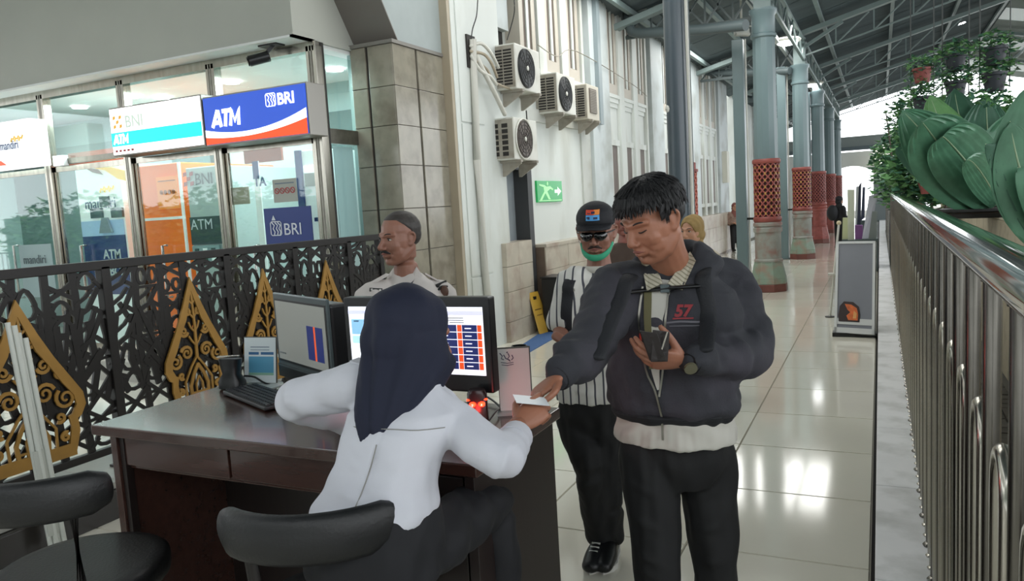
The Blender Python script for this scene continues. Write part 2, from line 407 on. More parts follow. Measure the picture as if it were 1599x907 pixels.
# ---- left wall, parallel to the corridor
wall = sroot('wall_left', (-4.25, 8, 0)); XW = -4.15
def wb(name, m, lo, hi, bev=0): mb = MB(); mb.box(lo, hi); return mb.build(name, m, wall, bevel=bev)
wb('corner_strip', m_beige, (-4.40, 7.40, 0), (-4.155, 7.46, 5.3))
wb('pier', m_white, (-4.5, 7.46, 0), (XW, 8.62, 5.3))
wb('panel', m_white, (XW, 7.56, .9), (XW+.012, 8.10, 2.60), .004); wb('panel', m_white, (XW, 7.56, 2.62), (XW+.012, 8.10, 5.2), .004)
wb('panel', m_white, (XW, 7.56, .1), (XW+.012, 8.10, .88), .004)
wb('wall_back', m_white2, (-4.6, 8.62, 0), (-4.40, 24.1, 5.3))
# strip 8.62-9.36: blue pane on top, black hole, door below
wb('blue_pane', m_bluep, (-4.42, 8.62, 3.9), (-4.30, 9.24, 5.3)); wb('black_hole', m_black, (-4.40, 8.62, 3.55), (-4.39, 9.24, 3.9))
wb('infill', m_white, (-4.42, 8.62, 2.15), (-4.17, 9.36, 3.55))
d1 = sroot('door_1', (-4.3, 9.0, 0))
mb = MB(); mb.box((-4.38, 8.66, 0), (-4.33, 9.2, 2.12)); mb.build('door_leaf', mat('grey_door', '8d959a', .5, var=.05), d1)
mb = MB(); mb.box((-4.40, 9.2, 0), (-4.13, 9.34, 2.15)); mb.box((-4.40, 8.62, 2.12), (-4.16, 9.2, 2.15)); mb.build('door_frame', mat('dark_frame', '3e4042', .5), d1)
wb('stone_pier', m_marble, (-4.4, 8.36, 0), (-4.12, 8.66, .01))
rnd = random.Random(5)
for i, (a, b) in enumerate(((0, .25), (.25, .62), (.62, .93), (.93, 1.22))):
    for y0, y1 in ((8.36, 8.72), (8.72, 9.14)):
        wb('dado_stone', m_marble, (-4.32, y0+.002, a+.002), (-4.085-rnd.uniform(0, .004), y1-.002, b-.002), .003)
# dado of marble blocks with a cap, from the green sign on
for k, (y0, y1) in enumerate(((9.36, 24.0),)):
    wb('dado_core', mat('dado_side', '6b5c50', .35, var=.15, scale=6), (-4.3, y0, 0), (-4.01, y1, 1.10))
    n = 18; L = (y1-y0)/n
    for i in range(n):
        for a, b in ((.05, .42), (.42, .79), (.79, 1.10)):
            off = 0; wb('dado_stone', m_marble, (-4.012, y0+i*L+.002, a+.002), (-3.99-rnd.uniform(0, .004), y0+(i+1)*L-.002, b-.002))
        wb('dado_cap', m_marble, (-4.3, y0+i*L+.001, 1.10), (-3.98, y0+(i+1)*L-.001, 1.14))
wb('dado_end', m_marble, (-4.3, 24.0, 0), (-3.99, 24.06, 1.14))
# first bay: two tall windows above, plain framed panel below
m_frame = mat('frame_beige', 'bbb4a8', .5, var=.05, scale=5)
def bay(y0, y1, first=False, nw=3):
    wid = (y1-y0); sw = wid/(nw+.12)
    # upper windows z 3.55..5.05, sill mouldings, lower windows 1.5..2.75
    for i in range(nw):
        a = y0+.12*sw+i*sw; b = a+.62*sw
        wn = sroot('window_%d' % bay.n, (-4.35, a, 3.5)); bay.n += 1
        fr = MB(); fr.box((-4.42, a+.12, 3.68), (-4.205, b-.12, 4.95)); fr.build('shutter', m_wooddk, wn)
        for q in (.5,):
            s_ = MB(); yq = a+.06+(b-a-.12)*q; s_.box((-4.21, yq-.04, 3.68), (-4.185, yq+.04, 4.95)); s_.build('stile', m_white, wn)
        f2 = MB(); f2.box((-4.42, a, 3.5), (-4.19, b, 3.68)); f2.box((-4.42, a, 3.68), (-4.19, a+.12, 5.05)); f2.box((-4.42, b-.12, 3.68), (-4.19, b, 5.05)); f2.box((-4.42, a, 4.95), (-4.19, b, 5.05)); f2.build('window_frame', m_frame, wn)
        s3 = MB(); s3.box((-4.42, a-.02, 3.44), (-4.16, b+.02, 3.5)); s3.box((-4.42, a, 3.36), (-4.18, b, 3.44)); s3.box((-4.42, a, 3.28), (-4.20, b, 3.36)); s3.box((-4.42, a, 2.72), (-4.22, b, 3.28)); s3.build('window_sill', m_white, wn)
        if not first:
            lw = MB(); lw.box((-4.42, a+.12, 1.45), (-4.205, b-.12, 2.62)); lw.build('lower_shutter', m_wooddk, wn)
            l2 = MB(); l2.box((-4.42, a+.02, 1.36), (-4.17, b-.02, 1.45)); l2.box((-4.42, a+.02, 2.62), (-4.18, b-.02, 2.72)); l2.box((-4.42, a+.02, 1.45), (-4.195, a+.12, 2.62)); l2.box((-4.42, b-.12, 1.45), (-4.195, b-.02, 2.62)); l2.build('lower_frame', m_white, wn)
        # slim rib between windows
        wb('rib', m_white, (-4.42, b+.03, 1.14 if not first else 3.3), (XW-.01, a+sw-.03 if i < nw-1 else b+.13, 5.2))
bay.n = 1
bay(9.25, 11.86, True)
wb('panel_frame', m_white2, (-4.42, 9.36, 1.14), (-4.18, 9.42, 2.9)); wb('panel_frame', m_white2, (-4.42, 11.45, 1.14), (-4.18, 11.86, 2.9)); wb('panel_frame', m_white2, (-4.42, 9.36, 2.78), (-4.18, 11.86, 2.95))
wb('flat_panel', m_white, (-4.42, 9.42, 1.14), (-4.21, 11.45, 2.78))
for y0 in (12.81, 16.4, 20.0): bay(y0, y0+2.7)
for y0 in (11.86, 15.5, 19.1, 22.7):
    wb('pilaster', m_bluep, (-4.42, y0, 0), (XW+.03, y0+.92 if y0 < 22 else 24.05, 5.2), .01)
wb('downpipe', mat('pipe_grey', '8b979b', .45), (XW+.03, 12.05, 2.9), (XW+.10, 12.2, 5.2))
wb('cornice', m_white, (-4.42, 9.25, 5.05), (XW+.06, 24.1, 5.2))
# bit of wall beyond an opening, far away
wb('far_wall', m_white, (-4.6, 26.5, 0), (-4.3, 45, 5.3)); wb('far_recess', m_white2, (-6.5, 24, 0), (-6.4, 27, 5))
wb('far_pier', m_white, (-4.5, 26.3, 0), (-4.1, 27.2, 4.9)); wb('far_pier', m_bluep, (-4.5, 30.5, 0), (-4.1, 31.4, 4.9)); wb('far_pier', m_white, (-4.5, 36.5, 0), (-4.1, 37.4, 4.9))
for y in (28, 32.5, 34.3, 39): wb('far_shutter', m_wooddk, (-4.32, y, 1.4), (-4.28, y+.5, 4.3))
wb('meter_box', mat('meter_cream', 'cfcdc0', .5), (-4.12, 23.0, 2.0), (-3.98, 23.35, 2.9))
# pipes and hairline conduits on the pier
m_pvc = mat('pvc_pipe', 'c9c8bf', .4)
mb = MB(); mb.limb([onx(738, 62, XW+.05), onx(745, 250, XW+.05), onx(757, 420, XW+.05), onx(772, 560, XW+.05)], .045, 8, cap=False); mb.build('flat_conduit', m_pvc, wall, smooth=60)

# ---- end wall with the arch, beam
ew = sroot('wall_far', (0, 40, 0)); m_far = mat('far_white', 'd8dad6', .6)
zt = ony(1340, 240, 40).z
xa0 = ony(1312, 300, 40).x; xa1 = ony(1364, 300, 40).x
AP = [(-9, -.1), (xa0-.05, -.1), (xa0-.05, ony(1315, 268, 40).z)]
for k in range(9):
    t = k/8; AP.append((xa0+(xa1-xa0)*t, ony(1315, 268, 40).z+.32*math.sin(PI*(.15+.7*t))-.2*t))
AP += [(xa1, -.1), (xa1+1.0, -.1), (xa1+1.0, zt+.1), (-9, zt+.1)]
mb = MB(); mb.prism(AP, (0, 40, 0), Xp, Zp, Yp, .35); mb.build('arched_wall', m_far, ew)
mb = MB(); mb.box((xa1+.02, 39.9, ony(1370, 300, 40).z-4), (xa1+.75, 39.98, ony(1370, 275, 40).z)); mb.build('dark_panel', mat('far_dark', '6d7678', .6), ew)
mb = MB(); mb.box((-9, 39.2, ony(1340, 232, 39).z), (3.5, 39.6, ony(1340, 212, 39).z)); mb.build('far_beam', mat('far_beam_grey', '87908e', .6), ew)
mb = MB(); mb.box((-9, 39.1, ony(1340, 234, 39).z), (3.5, 39.2, ony(1340, 228, 39).z)); mb.build('far_beam_lip', mat('far_beam_dark', '5f6b70', .6), ew)
mb = MB(); c = ony(1384, 244, 38.9); mb.cyl(c, c+Vector((0, .15, 0)), .55); mb.build('round_lamp', mat('far_lamp', 'fffdf0', .5, emit=1.5), ew, smooth=40)

# ---- roof: corrugated sheets on purlins and rafters
roof = sroot('ceiling', (0, 0, 5.5))
def rz(x): return 5.5+.25*(x+1.72) if x < 3.5 else 6.805-.25*(x-3.5)
def sheet(x0, x1, y0, y1, m, dz=0):
    n = int(round((y1-y0)/.09)); vs = []; fs = []
    for i in range(n+1):
        y = y0+(y1-y0)*i/n; z = .035*(i % 2)+dz
        vs += [(x0, y, rz(x0)+z), (x1, y, rz(x1)+z)]
    for i in range(n): fs.append((2*i, 2*i+2, 2*i+3, 2*i+1))
    mb = MB(); mb.add(vs, fs); return mb.build('roof_sheet', m, roof)
y = -4.0; k = 0
while y < 42:
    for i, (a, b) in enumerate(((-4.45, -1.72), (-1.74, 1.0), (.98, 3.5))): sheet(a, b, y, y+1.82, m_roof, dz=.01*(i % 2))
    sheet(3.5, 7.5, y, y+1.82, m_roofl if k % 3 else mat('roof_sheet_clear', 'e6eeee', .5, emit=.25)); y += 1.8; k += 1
for x in (-3.9, -2.9, -1.2, .3, 1.9, 3.3, 4.9, 6.3):
    for j in range(8):
        mb = MB(); mb.box((x-.04, -3.5+j*5.7, rz(x)-.1), (x+.04, -3.5+(j+1)*5.7, rz(x)-.005)); mb.build('purlin', m_truss, roof)
COLY = [13.5, 19.9, 25.6, 31.4, 37.0]
for j, yy in enumerate([1.3, 7.4]+COLY):
    mb = MB(); mb.bar((-4.2, yy, rz(-4.2)-.2), (3.5, yy, rz(3.5)-.2), .1, .2, up=(0, 1, 0)); mb.build('rafter', m_truss, roof)
    mb = MB(); mb.bar((3.5, yy, rz(3.5)-.2), (7.3, yy, rz(7.3)-.2), .1, .2, up=(0, 1, 0)); mb.build('rafter', m_truss, roof)
    mb = MB(); mb.bar((-1.6, yy, 5.0), (-.75, yy, rz(-.75)-.28), .07, .07, up=(0, 1, 0)); mb.build('brace', m_truss, roof)
    mb = MB(); mb.bar((-1.7, yy, 4.78), (2.2, yy, 5.75), .035, .035, up=(0, 1, 0)); mb.build('tie', m_truss, roof)
    for x in (-.9, -.1, .7, 1.4):
        mb = MB(); z1 = 4.78+.249*(x+1.7); mb.bar((x, yy, z1), (x, yy, rz(x)-.28), .03, .03, up=(0, 1, 0)); mb.build('strut', m_truss, roof)
        mb = MB(); mb.bar((x, yy, z1), (x+.7, yy, rz(x+.7)-.28), .03, .03, up=(0, 1, 0)); mb.build('strut', m_truss, roof)
    if yy < 10: continue
    # lattice truss from the wall to the column
    z0 = 4.55; z1 = 4.98
    mb = MB(); mb.bar((-4.1, yy+.3, z0), (-1.75, yy+.3, z0), .06, .06); mb.bar((-4.1, yy+.3, z1), (-1.75, yy+.3, z1+.3), .06, .06); mb.build('chord', m_trussd, roof)
    for i in range(5):
        xa = -4.1+i*.47; za = z1+.3*i/5; zb = z1+.3*(i+1)/5
        mb = MB(); mb.bar((xa, yy+.3, z0), (xa+.47, yy+.3, zb), .03, .03); mb.bar((xa, yy+.3, za), (xa+.47, yy+.3, z0), .03, .03); mb.bar((xa+.47, yy+.3, z0), (xa+.47, yy+.3, zb), .03, .03); mb.build('lacing', m_trussd, roof)
# lattice girder along the column line
for a, b in zip(COLY, COLY[1:]):
    mb = MB(); mb.bar((-1.6, a, 5.15), (-1.6, b, 5.15), .06, .06); mb.bar((-1.6, a, 4.7), (-1.6, b, 4.7), .06, .06); mb.build('girder_chord', m_truss, roof)
    n = 10
    for i in range(n):
        ya = a+(b-a)*i/n; yb = a+(b-a)*(i+1)/n
        mb = MB(); mb.bar((-1.6, ya, 4.7 if i % 2 else 5.15), (-1.6, yb, 5.15 if i % 2 else 4.7), .03, .03); mb.build('lacing', m_truss, roof)
mb = MB(); mb.box((-2.05, 7.6, 4.9), (-1.98, 42, 5.0)); mb.build('gutter', mat('gutter', 'b4bcba', .5), roof)
# rain pipes with elbows from wall to column
for (Y0, zz) in ((13.6, 4.55), (20.3, 4.72), (26.4, 4.7)):
    mb = MB(); mb.limb([(-4.0, Y0, zz+.75), (-4.0, Y0, zz+.2), (-3.93, Y0, zz+.05), (-3.78, Y0, zz), (-2.6, Y0-.2, zz-.14), (-1.9, Y0-.6, zz-.25)], .09, 12, cap=False, up=(0, 1, 0)); mb.build('rain_pipe', mat('rain_pipe', '4c5759', .45), roof, smooth=50)

# ---- columns with red lattice collars
def ngon(r, n=8, ph=PI/8): return [(r*math.cos(ph+2*PI*k/n), r*math.sin(ph+2*PI*k/n)) for k in range(n)]
def oct_(mb, x, y, prof, n=8):
    for (r0, z0), (r1, z1) in zip(prof, prof[1:]):
        if abs(z1-z0) < 1e-6: continue
        vs = [(x+a, y+b, z0) for a, b in ngon(r0, n)]+[(x+a, y+b, z1) for a, b in ngon(r1, n)]
        mb.add(vs, [tuple(range(n))[::-1], tuple(range(n, 2*n))]+[(k, (k+1) % n, n+(k+1) % n, n+k) for k in range(n)])
def column(x, y, label, red_base=False, detail=True):
    t = thing('column', label, 'column', (x, y, 0), 'columns with red lattice collars along the corridor')
    mb = MB(); oct_(mb, x, y, [(.31, 0), (.305, .13)], 8); mb.build('foot', m_rust, t, bevel=.01)
    mb = MB(); oct_(mb, x, y, [(.305, .13), (.295, .22), (.235, .5)], 8); mb.build('plinth', m_red if red_base else m_greend, t, bevel=.006)
    mb = MB(); mb.lathe([(.232, .5), (.232, .53), (.212, .55), (.212, .98), (.232, 1.0), (.232, 1.06), (.215, 1.08), (.235, 1.1), (.235, 1.14), (.21, 1.16)], (x, y, 0), 24); mb.build('pedestal', m_red if red_base else mat('pedestal_stone', '8b8d86', .45, var=.12, scale=6, dirt='8a6a62', dscale=5), t, smooth=35)
    mb = MB(); mb.cyl((x, y, 1.16), (x, y, 2.16), .178, seg=20); mb.build('collar_core', m_redd, t, smooth=40)
    for z0, z1 in ((1.16, 1.25), (2.12, 2.2)):
        mb = MB(); mb.lathe([(.215, z0), (.228, z0+.02), (.228, z1-.02), (.215, z1)], (x, y, 0), 24); mb.build('collar_ring', m_red, t, smooth=35)
    # lattice
    mb = MB(); n = 14; rows = 8; hh = .87/rows
    for i in range(n):
        for r in range(rows):
            for s in (0, 1):
                a0 = 2*PI*(i+s)/n; a1 = 2*PI*(i+1-s)/n; R = .202
                mb.bar((x+R*math.cos(a0), y+R*math.sin(a0), 1.25+r*hh), (x+R*math.cos(a1), y+R*math.sin(a1), 1.25+(r+1)*hh), .022, .022, up=(math.cos(a0), math.sin(a0), 0))
    mb.build('lattice', m_red, t)
    if detail:
        mb = MB()
        for i in range(n):
            for r in range(rows):
                a0 = 2*PI*(i+.5)/n; mb.ell((x+0.192*math.cos(a0), y+0.192*math.sin(a0), 1.25+(r+.5)*hh), (.024, .024, .03), 6)
        mb.build('rosettes', m_gold, t)
    mb = MB(); oct_(mb, x, y, [(.192, 2.2), (.180, 4.14)], 12); mb.build('shaft', m_green, t, smooth=20)
    mb = MB(); mb.lathe([(.18, 4.14), (.205, 4.16), (.205, 4.2), (.185, 4.22), (.185, 4.5), (.22, 4.56), (.22, 4.6)], (x, y, 0), 20); mb.build('capital', m_green, t, smooth=35)
    mb = MB(); mb.box((x-.13, y-.13, 4.6), (x+.13, y+.13, rz(x)-.28)); mb.build('post_head', m_truss, t)
    return t
lbl = ['nearest green octagonal column with red lattice collar and green plinth', 'second green column along the corridor with red lattice collar', 'third corridor column, with red painted plinth below its lattice', 'fourth corridor column, behind the red plinth one', 'farthest corridor column, before the arched white wall']
for i, y in enumerate(COLY): column(-1.70, y, lbl[i], i >= 2, i < 2)
# slender square posts beside them
def slim(x, y, w_, ztop, label, flood=False):
    t = thing('steel_post', label, 'post', (x, y, 0), 'slender steel posts left of the columns')
    mb = MB(); mb.box((x-w_/2, y-w_/2, 0), (x+w_/2, y+w_/2, ztop)); mb.build('shaft', m_green, t, bevel=.01)
    mb = MB(); mb.box((x-w_/2-.04, y-w_/2-.04, 0), (x+w_/2+.04, y+w_/2+.04, .02)); mb.build('base_plate', m_trussd, t)
    mb = MB(); mb.cyl((x+w_/2+.03, y, .1), (x+w_/2+.03, y, ztop), .015, seg=8); mb.build('conduit', m_pvc, t, smooth=60)
    mb = MB(); mb.bar((x, y, 1.2), (-1.72, y-.3 if y < 16 else y, 1.2), .04, .04); mb.build('tie_bar', m_black, t)
    return t
slim(-2.25, 14.4, .19, 4.35, 'slender grey post left of the nearest lattice column, with a floodlight on top')
slim(-2.12, 19.9, .2, 4.6, 'slender grey post left of the second lattice column')
slim(-2.0, 25.6, .2, 4.6, 'slender grey post left of the red plinth column')
fl = thing('floodlight', 'white twin floodlight hanging above the slender grey post', 'lamp', (-2.25, 14.2, 4.5))
c = dep(1158, 50, 13.6); mb = MB(); mb.limb([c-RGT*.12, c+RGT*.12], .075, 14, cap=False); mb.build('housing', mat('lamp_housing', 'c9ccc6', .4), fl, smooth=50)
mb = MB(); mb.bar(c-RGT*.12-FWD*.05+Vector((0, 0, -.06)), c+RGT*.12-FWD*.05+Vector((0, 0, -.06)), .12, .04); mb.build('lens', m_pvc, fl)
mb = MB(); mb.cyl(c+Vector((0, 0, .05)), c+Vector((0, 0, .75)), .02, seg=8); mb.build('rod', m_pvc, fl)
mb = MB(); mb.bar(c-RGT*.08+Vector((0, 0, .1)), c+RGT*.2+Vector((0, 0, .1)), .02, .02); mb.build('bracket', m_pvc, fl)
# near dark post
t = thing('steel_post', 'thick dark blue-grey round post behind the man in the grey jacket', 'post', (-1.72, 7.4, 0))
m_post = mat('dark_post', '47525a', .28, var=.08, scale=3, stretch=(1, 1, .2), dirt='5b6265', dscale=3)
mb = MB(); mb.lathe([(.17, 0), (.17, .03), (.098, .05), (.098, 5.2)], (-1.73, 7.4, 0), 20); mb.build('shaft', m_post, t, smooth=40)
mb = MB(); mb.cyl((-1.605, 7.36, .1), (-1.605, 7.36, 5.2), .016, seg=10); mb.build('white_conduit', m_pvc, t, smooth=60)
mb = MB(); mb.cyl((-1.63, 7.5, .1), (-1.63, 7.5, 5.2), .02, seg=10); mb.build('dark_conduit', m_trussd, t, smooth=60)
mb = MB(); p = onx(1043, 170, -1.79)+RGT*0; mb.ell(dep(1042, 170, 7.12), (.02, .02, .035), 8); mb.build('scraped_patch', m_pvc, t)
# second lattice pillar seen behind it
t = thing('column', 'slim pillar with red lattice sleeve behind the dark post', 'column', (-3.3, 14.9, 0))
c = onz(1075, 265, 2.19); x, y = c.x, c.y
mb = MB(); mb.cyl((x, y, 1.1), (x, y, 2.15), .13, seg=12); mb.build('core', m_redd, t, smooth=40)
mb = MB(); mb.lathe([(.19, 2.14), (.19, 2.19), (.15, 2.2), (.15, 2.32), (.1, 2.34)], (x, y, 0), 16); mb.lathe([(.17, 0), (.17, .9), (.2, .95), (.2, 1.1)], (x, y, 0), 16); mb.build('rings', m_red, t, smooth=40)
mb = MB()
for i in range(10):
    for r in range(8):
        for s in (0, 1):
            a0 = 2*PI*(i+s)/10; a1 = 2*PI*(i+1-s)/10; R = .15
            mb.bar((x+R*math.cos(a0), y+R*math.sin(a0), 1.1+r*.13), (x+R*math.cos(a1), y+R*math.sin(a1), 1.1+(r+1)*.13), .03, .03, up=(math.cos(a0), math.sin(a0), 0))
mb.build('lattice', mat('lattice_bright', 'b3604e', .5), t)
mb = MB(); mb.cyl((x, y, 2.3), (x, y, 4.9), .07, seg=10); mb.build('shaft', m_trussd, t, smooth=60)
# ceiling lamps
for i, (px, py, D, lab) in enumerate(((1229, 63, 17, 'glowing round ceiling lamp right of the nearest lattice column'), (1270, 130, 23, 'glowing ceiling lamp beside the second lattice column, lower in the photo'), (1496, 33, 24, 'glowing lamp under the sloping roof above the hanging pots'))):
    c = dep(px, py, D); t = thing('ceiling_lamp', lab, 'lamp', c); c = Vector(c)
    mb = MB(); mb.lathe([(.26, -.04), (.3, 0), (.2, .08)], c, 16); mb.build('shade', m_pvc, t, smooth=40)
    mb = MB(); mb.ell(c-Vector((0, 0, .05)), (.22, .22, .06), 14); mb.build('bulb', m_lamp, t, smooth=60)
    mb = MB(); mb.cyl(c+Vector((0, 0, .08)), (c.x, c.y, rz(c.x)-.02), .015, seg=6); mb.build('stem', m_trussd, t)

# ---- what stands behind the camera: unseen wall added to block frontal light, garden hedge and fence (seen in the booth glass)
rw = sroot('wall_light_block', (-4, -7, 0)); mb = MB(); mb.box((-10.5, -7.4, 0), (7.4, -7.1, 5.8)); mb.build('blocking_wall', mat('rear_paint', '8b8f88', .7), rw)
for k in range(4): mb = MB(); mb.box((-9.6+k*2.5, -7.09, 0), (-8.2+k*2.5, -7.02, 2.4)); mb.build('rear_panel', mat('rear_panel_green', '4b5a52', .5), rw)
# ================================================================ RAILING
rail = thing('railing', 'long polished steel railing with hairpin balusters on the white ledge', 'railing', (.19, 1, .06))
XR = .19
mb = MB(); mb.limb([(XR, -.6, 1.503), (XR, 31, 1.503)], .041, 24, cap=False); mb.build('handrail', m_chrome, rail, smooth=50)
base = MB(); base.lathe([(.028, .06), (.03, .066), (.018, .078)], (XR, 0, 0), 12); bmesh_ = None
tall = MB(); tall.cyl((XR, 0, .06), (XR, 0, 1.48), .0165, seg=12); tall.lathe([(.028, .06), (.03, .066), (.019, .078)], (XR, 0, 0), 12); tall.lathe([(.02, 1.46), (.021, 1.48)], (XR, 0, 0), 12)
tall.m = Matrix.Translation((-XR, 0, -.06)); 
def rep(mb, name, m, n, y0, dy, parent, smooth=50):
    me = mb.mesh(name); me.transform(Matrix.Translation((-XR, 0, -.06))); me.materials.append(m)
    me.polygons.foreach_set('use_smooth', [True]*len(me.polygons)); me.set_sharp_from_angle(angle=math.radians(smooth))
    for i in range(n):
        o = bpy.data.objects.new(name, me); col.objects.link(o); o.parent = parent; o.location = Vector((XR, y0+i*dy, .06))-wloc(parent)
tall.m = Matrix.Identity(4)
rep(tall, 'baluster', mat('baluster_steel', '6f6c66', .25, 1, var=.1, scale=12), 90, .34, .335, rail)
hp = MB(); r = .06
pts = [(XR, -r, .06), (XR, -r, 1.10)]+[(XR, -r*math.cos(a), 1.11+r*1.2*math.sin(a)) for a in (.35, .8, 1.2, 1.57, 1.94, 2.34, 2.79)]+[(XR, r, 1.10), (XR, r, .06)]
hp.limb(pts, .0155, 10, up=(1, 0, 0), cap=False)
for s in (-r, r): hp.lathe([(.022, .06), (.024, .065), (.014, .074)], (XR, s, 0), 10)
rep(hp, 'hairpin_baluster', m_steel, 90, .34+.1675, .335, rail)

# ================================================================ PLANTERS AND PLANTS
m_plant = mat('planter_terrazzo', 'b1a791', .6, var=.08, scale=30, dirt='9d927c', dscale=9)
m_pot = mat('black_pot', '17181a', .5); m_soil = mat('soil', '2e241b', .95, bump=.5)
def planter(x0, x1, y0, y1, h, label):
    t = thing('planter', label, 'planter', ((x0+x1)/2, (y0+y1)/2, 0))
    mb = MB(); mb.box((x0, y0, 0), (x1, y1, h)); mb.build('body', m_plant, t, bevel=.02)
    mb = MB(); mb.box((x0-.0, y0-.0, h-.0), (x1, y1, h+.012)); mb.build('cap', mat('planter_cap', 'c3b9a3', .5, var=.06, scale=12), t, bevel=.005)
planter(.93, 2.6, 6.1, 10.2, 1.30, 'long beige planter wall behind the railing, carrying the large pleated plant')
planter(.98, 2.4, 2.4, 5.9, 1.22, 'nearer beige planter block at the right edge of the photo')
def blade(name, base, tip, width, bend, m, parent, folds=7, n=14, side=None, cup=.25, label=None):
    """broad pleated leaf from base to tip; bend = vector the midrib bows to"""
    base = Vector(base); tip = Vector(tip); bend = Vector(bend); ax = (tip-base); L = ax.length; s = (Vector(side) if side else ax.cross(bend)).normalized()
    nn = ax.cross(s).normalized(); mb = MB(); vs = []; M = folds*2+1
    for i in range(n+1):
        t = i/n; c = base+ax*t+bend*(4*t*(1-t)); wd = width*(math.sin(PI*min(1, t*.93+.07)**.8))**.7*(1-.15*t)
        for k in range(M):
            q = k/(M-1)*2-1; off = (.018*wd/.2 if k % 2 else 0)+cup*wd*q*q
            vs.append(c+s*(q*wd)-nn*off)
    fs = [(i*M+k, i*M+k+1, (i+1)*M+k+1, (i+1)*M+k) for i in range(n) for k in range(M-1)]
    mb.add(vs, fs); o = mb.build(name, m, parent, smooth=80, label=label); so = o.modifiers.new('solid', 'SOLIDIFY'); so.thickness = .003
    rb = MB(); rb.limb([base+ax*t+bend*(4*t*(1-t))-nn*.006 for t in (0, .2, .4, .6, .8, 1)], [.009, .008, .007, .006, .005, .003], 6, n=2); rb.build('midrib', m_rib, o, smooth=60)
    return o
m_leaf = mat('leaf_green', '57876a', .38, var=.2, scale=9, stretch=(1, 1, 1)); m_leaf2 = mat('leaf_dark', '46705a', .42, var=.2, scale=8); m_leaf3 = mat('leaf_light', '6f9f66', .4, var=.2, scale=9)
m_rib = mat('leaf_rib', '9fb592', .45)
def potted(loc, r, h, label):
    t = thing('potted_plant', label, 'plant', loc); x, y, z = loc
    mb = MB(); mb.lathe([(r*.8, z), (r*.95, z+h*.7), (r*1.05, z+h*.75), (r*1.05, z+h), (r*.96, z+h), (r*.95, z+h*.85)], (x, y, 0), 28); mb.build('pot', m_pot, t, smooth=40)
    mb = MB(); mb.lathe([(r*.93, z+h*.5), (r*.93, z+h*.86)], (x, y, 0), 24); mb.build('soil', m_soil, t)
    return t
c = onz(1548, 318, 1.312); c = Vector((1.35, 8.3, 1.312)); bc = ony(1545, 322, 8.3)
pp = potted((bc.x, 8.3, 1.312), .42, .085, 'huge pleated-leaf plant in a shallow black pot on the beige planter')
o0 = Vector((bc.x, 8.3, 1.36))
def L8(px, py, y=8.3): return ony(px, py, y)
spec = [((1530, 316), (1408, 172), .30, (-.05, 0, .10), m_leaf, 8.1), ((1535, 316), (1440, 190), .34, (-.10, 0, .16), m_leaf, 7.8), ((1525, 316), (1398, 232), .20, (-.05, .05, .12), m_leaf2, 8.4),
        ((1545, 316), (1452, 148), .26, (-.06, .1, .06), m_leaf3, 8.8), ((1548, 316), (1490, 138), .30, (-.04, .1, .05), m_leaf2, 8.9), ((1552, 316), (1540, 150), .34, (0, .1, .05), m_leaf2, 8.8), ((1560, 316), (1600, 170), .34, (.05, .1, .1), m_leaf, 8.5),
        ((1560, 316), (1508, 250), .16, (-.04, -.05, .12), m_leaf, 7.6), ((1560, 316), (1470, 215), .30, (-.12, -.05, .20), m_leaf, 7.9), ((1565, 316), (1650, 260), .25, (.1, 0, .2), m_leaf2, 8.2)]
for a, b, wd, bd, m, yy in spec:
    B = L8(*a, 8.3); B.z = max(B.z, 1.37); T_ = L8(*b, yy)
    blade('leaf', B, T_, wd, bd, m, pp, cup=.05, side=(T_-B).cross(FWD+Vector((.25, 0, .2))), folds=9)
pp2 = potted((1.46, 4.9, 1.235), .38, .07, 'big broad-leaf plant at the right edge on the nearer planter')
for a, b, wd, bd, m in (((1632, 338), (1578, 190), .15, (-.03, 0, .06), m_leaf), ((1640, 338), (1612, 128), .20, (-.06, 0, .05), m_leaf), ((1636, 338), (1540, 225), .09, (-.03, 0, .12), m_leaf2), ((1650, 338), (1700, 180), .2, (.05, 0, .06), m_leaf2), ((1645, 338), (1590, 262), .08, (-.02, -.05, .08), m_leaf)):
    B = ony(a[0], a[1], 4.9); B.z = 1.29; T_ = ony(b[0], b[1], 4.8); blade('leaf', B, T_, wd, bd, m, pp2, cup=.05, side=(T_-B).cross(FWD+Vector((.25, 0, .2))))
# small-leaf foliage: scattered folded leaflets on twigs, one mesh per plant
def foliage(name, c, rad, n, m, parent, size=.05, seed=1, label=None, droop=0):
    rnd = random.Random(seed); mb = MB(); c = Vector(c)
    for i in range(n):
        while True:
            p = Vector((rnd.uniform(-1, 1), rnd.uniform(-1, 1), rnd.uniform(-1, 1)))
            if p.length < 1: break
        p = c+Vector((p.x*rad[0], p.y*rad[1], p.z*rad[2])); a = rnd.uniform(0, 2*PI); u = Vector((math.cos(a), math.sin(a), rnd.uniform(-.6, .6)-droop)).normalized()
        s = u.cross(Vector((rnd.uniform(-.5, .5), rnd.uniform(-.5, .5), 1))).normalized(); z = size*rnd.uniform(.6, 1.3); nn = u.cross(s)*z*.15
        mb.k = rnd.randrange(2)
        mb.add([p, p+u*z*.5+s*z*.38+nn, p+u*z*1.1, p+u*z*.5-s*z*.38+nn, p+u*z*.5], [(0, 1, 4), (1, 2, 4), (2, 3, 4), (3, 0, 4)])
    o = mb.build(name, m, parent, label=label); o['kind'] = 'stuff'; return o
m_fl = [m_leaf3, m_leaf2]
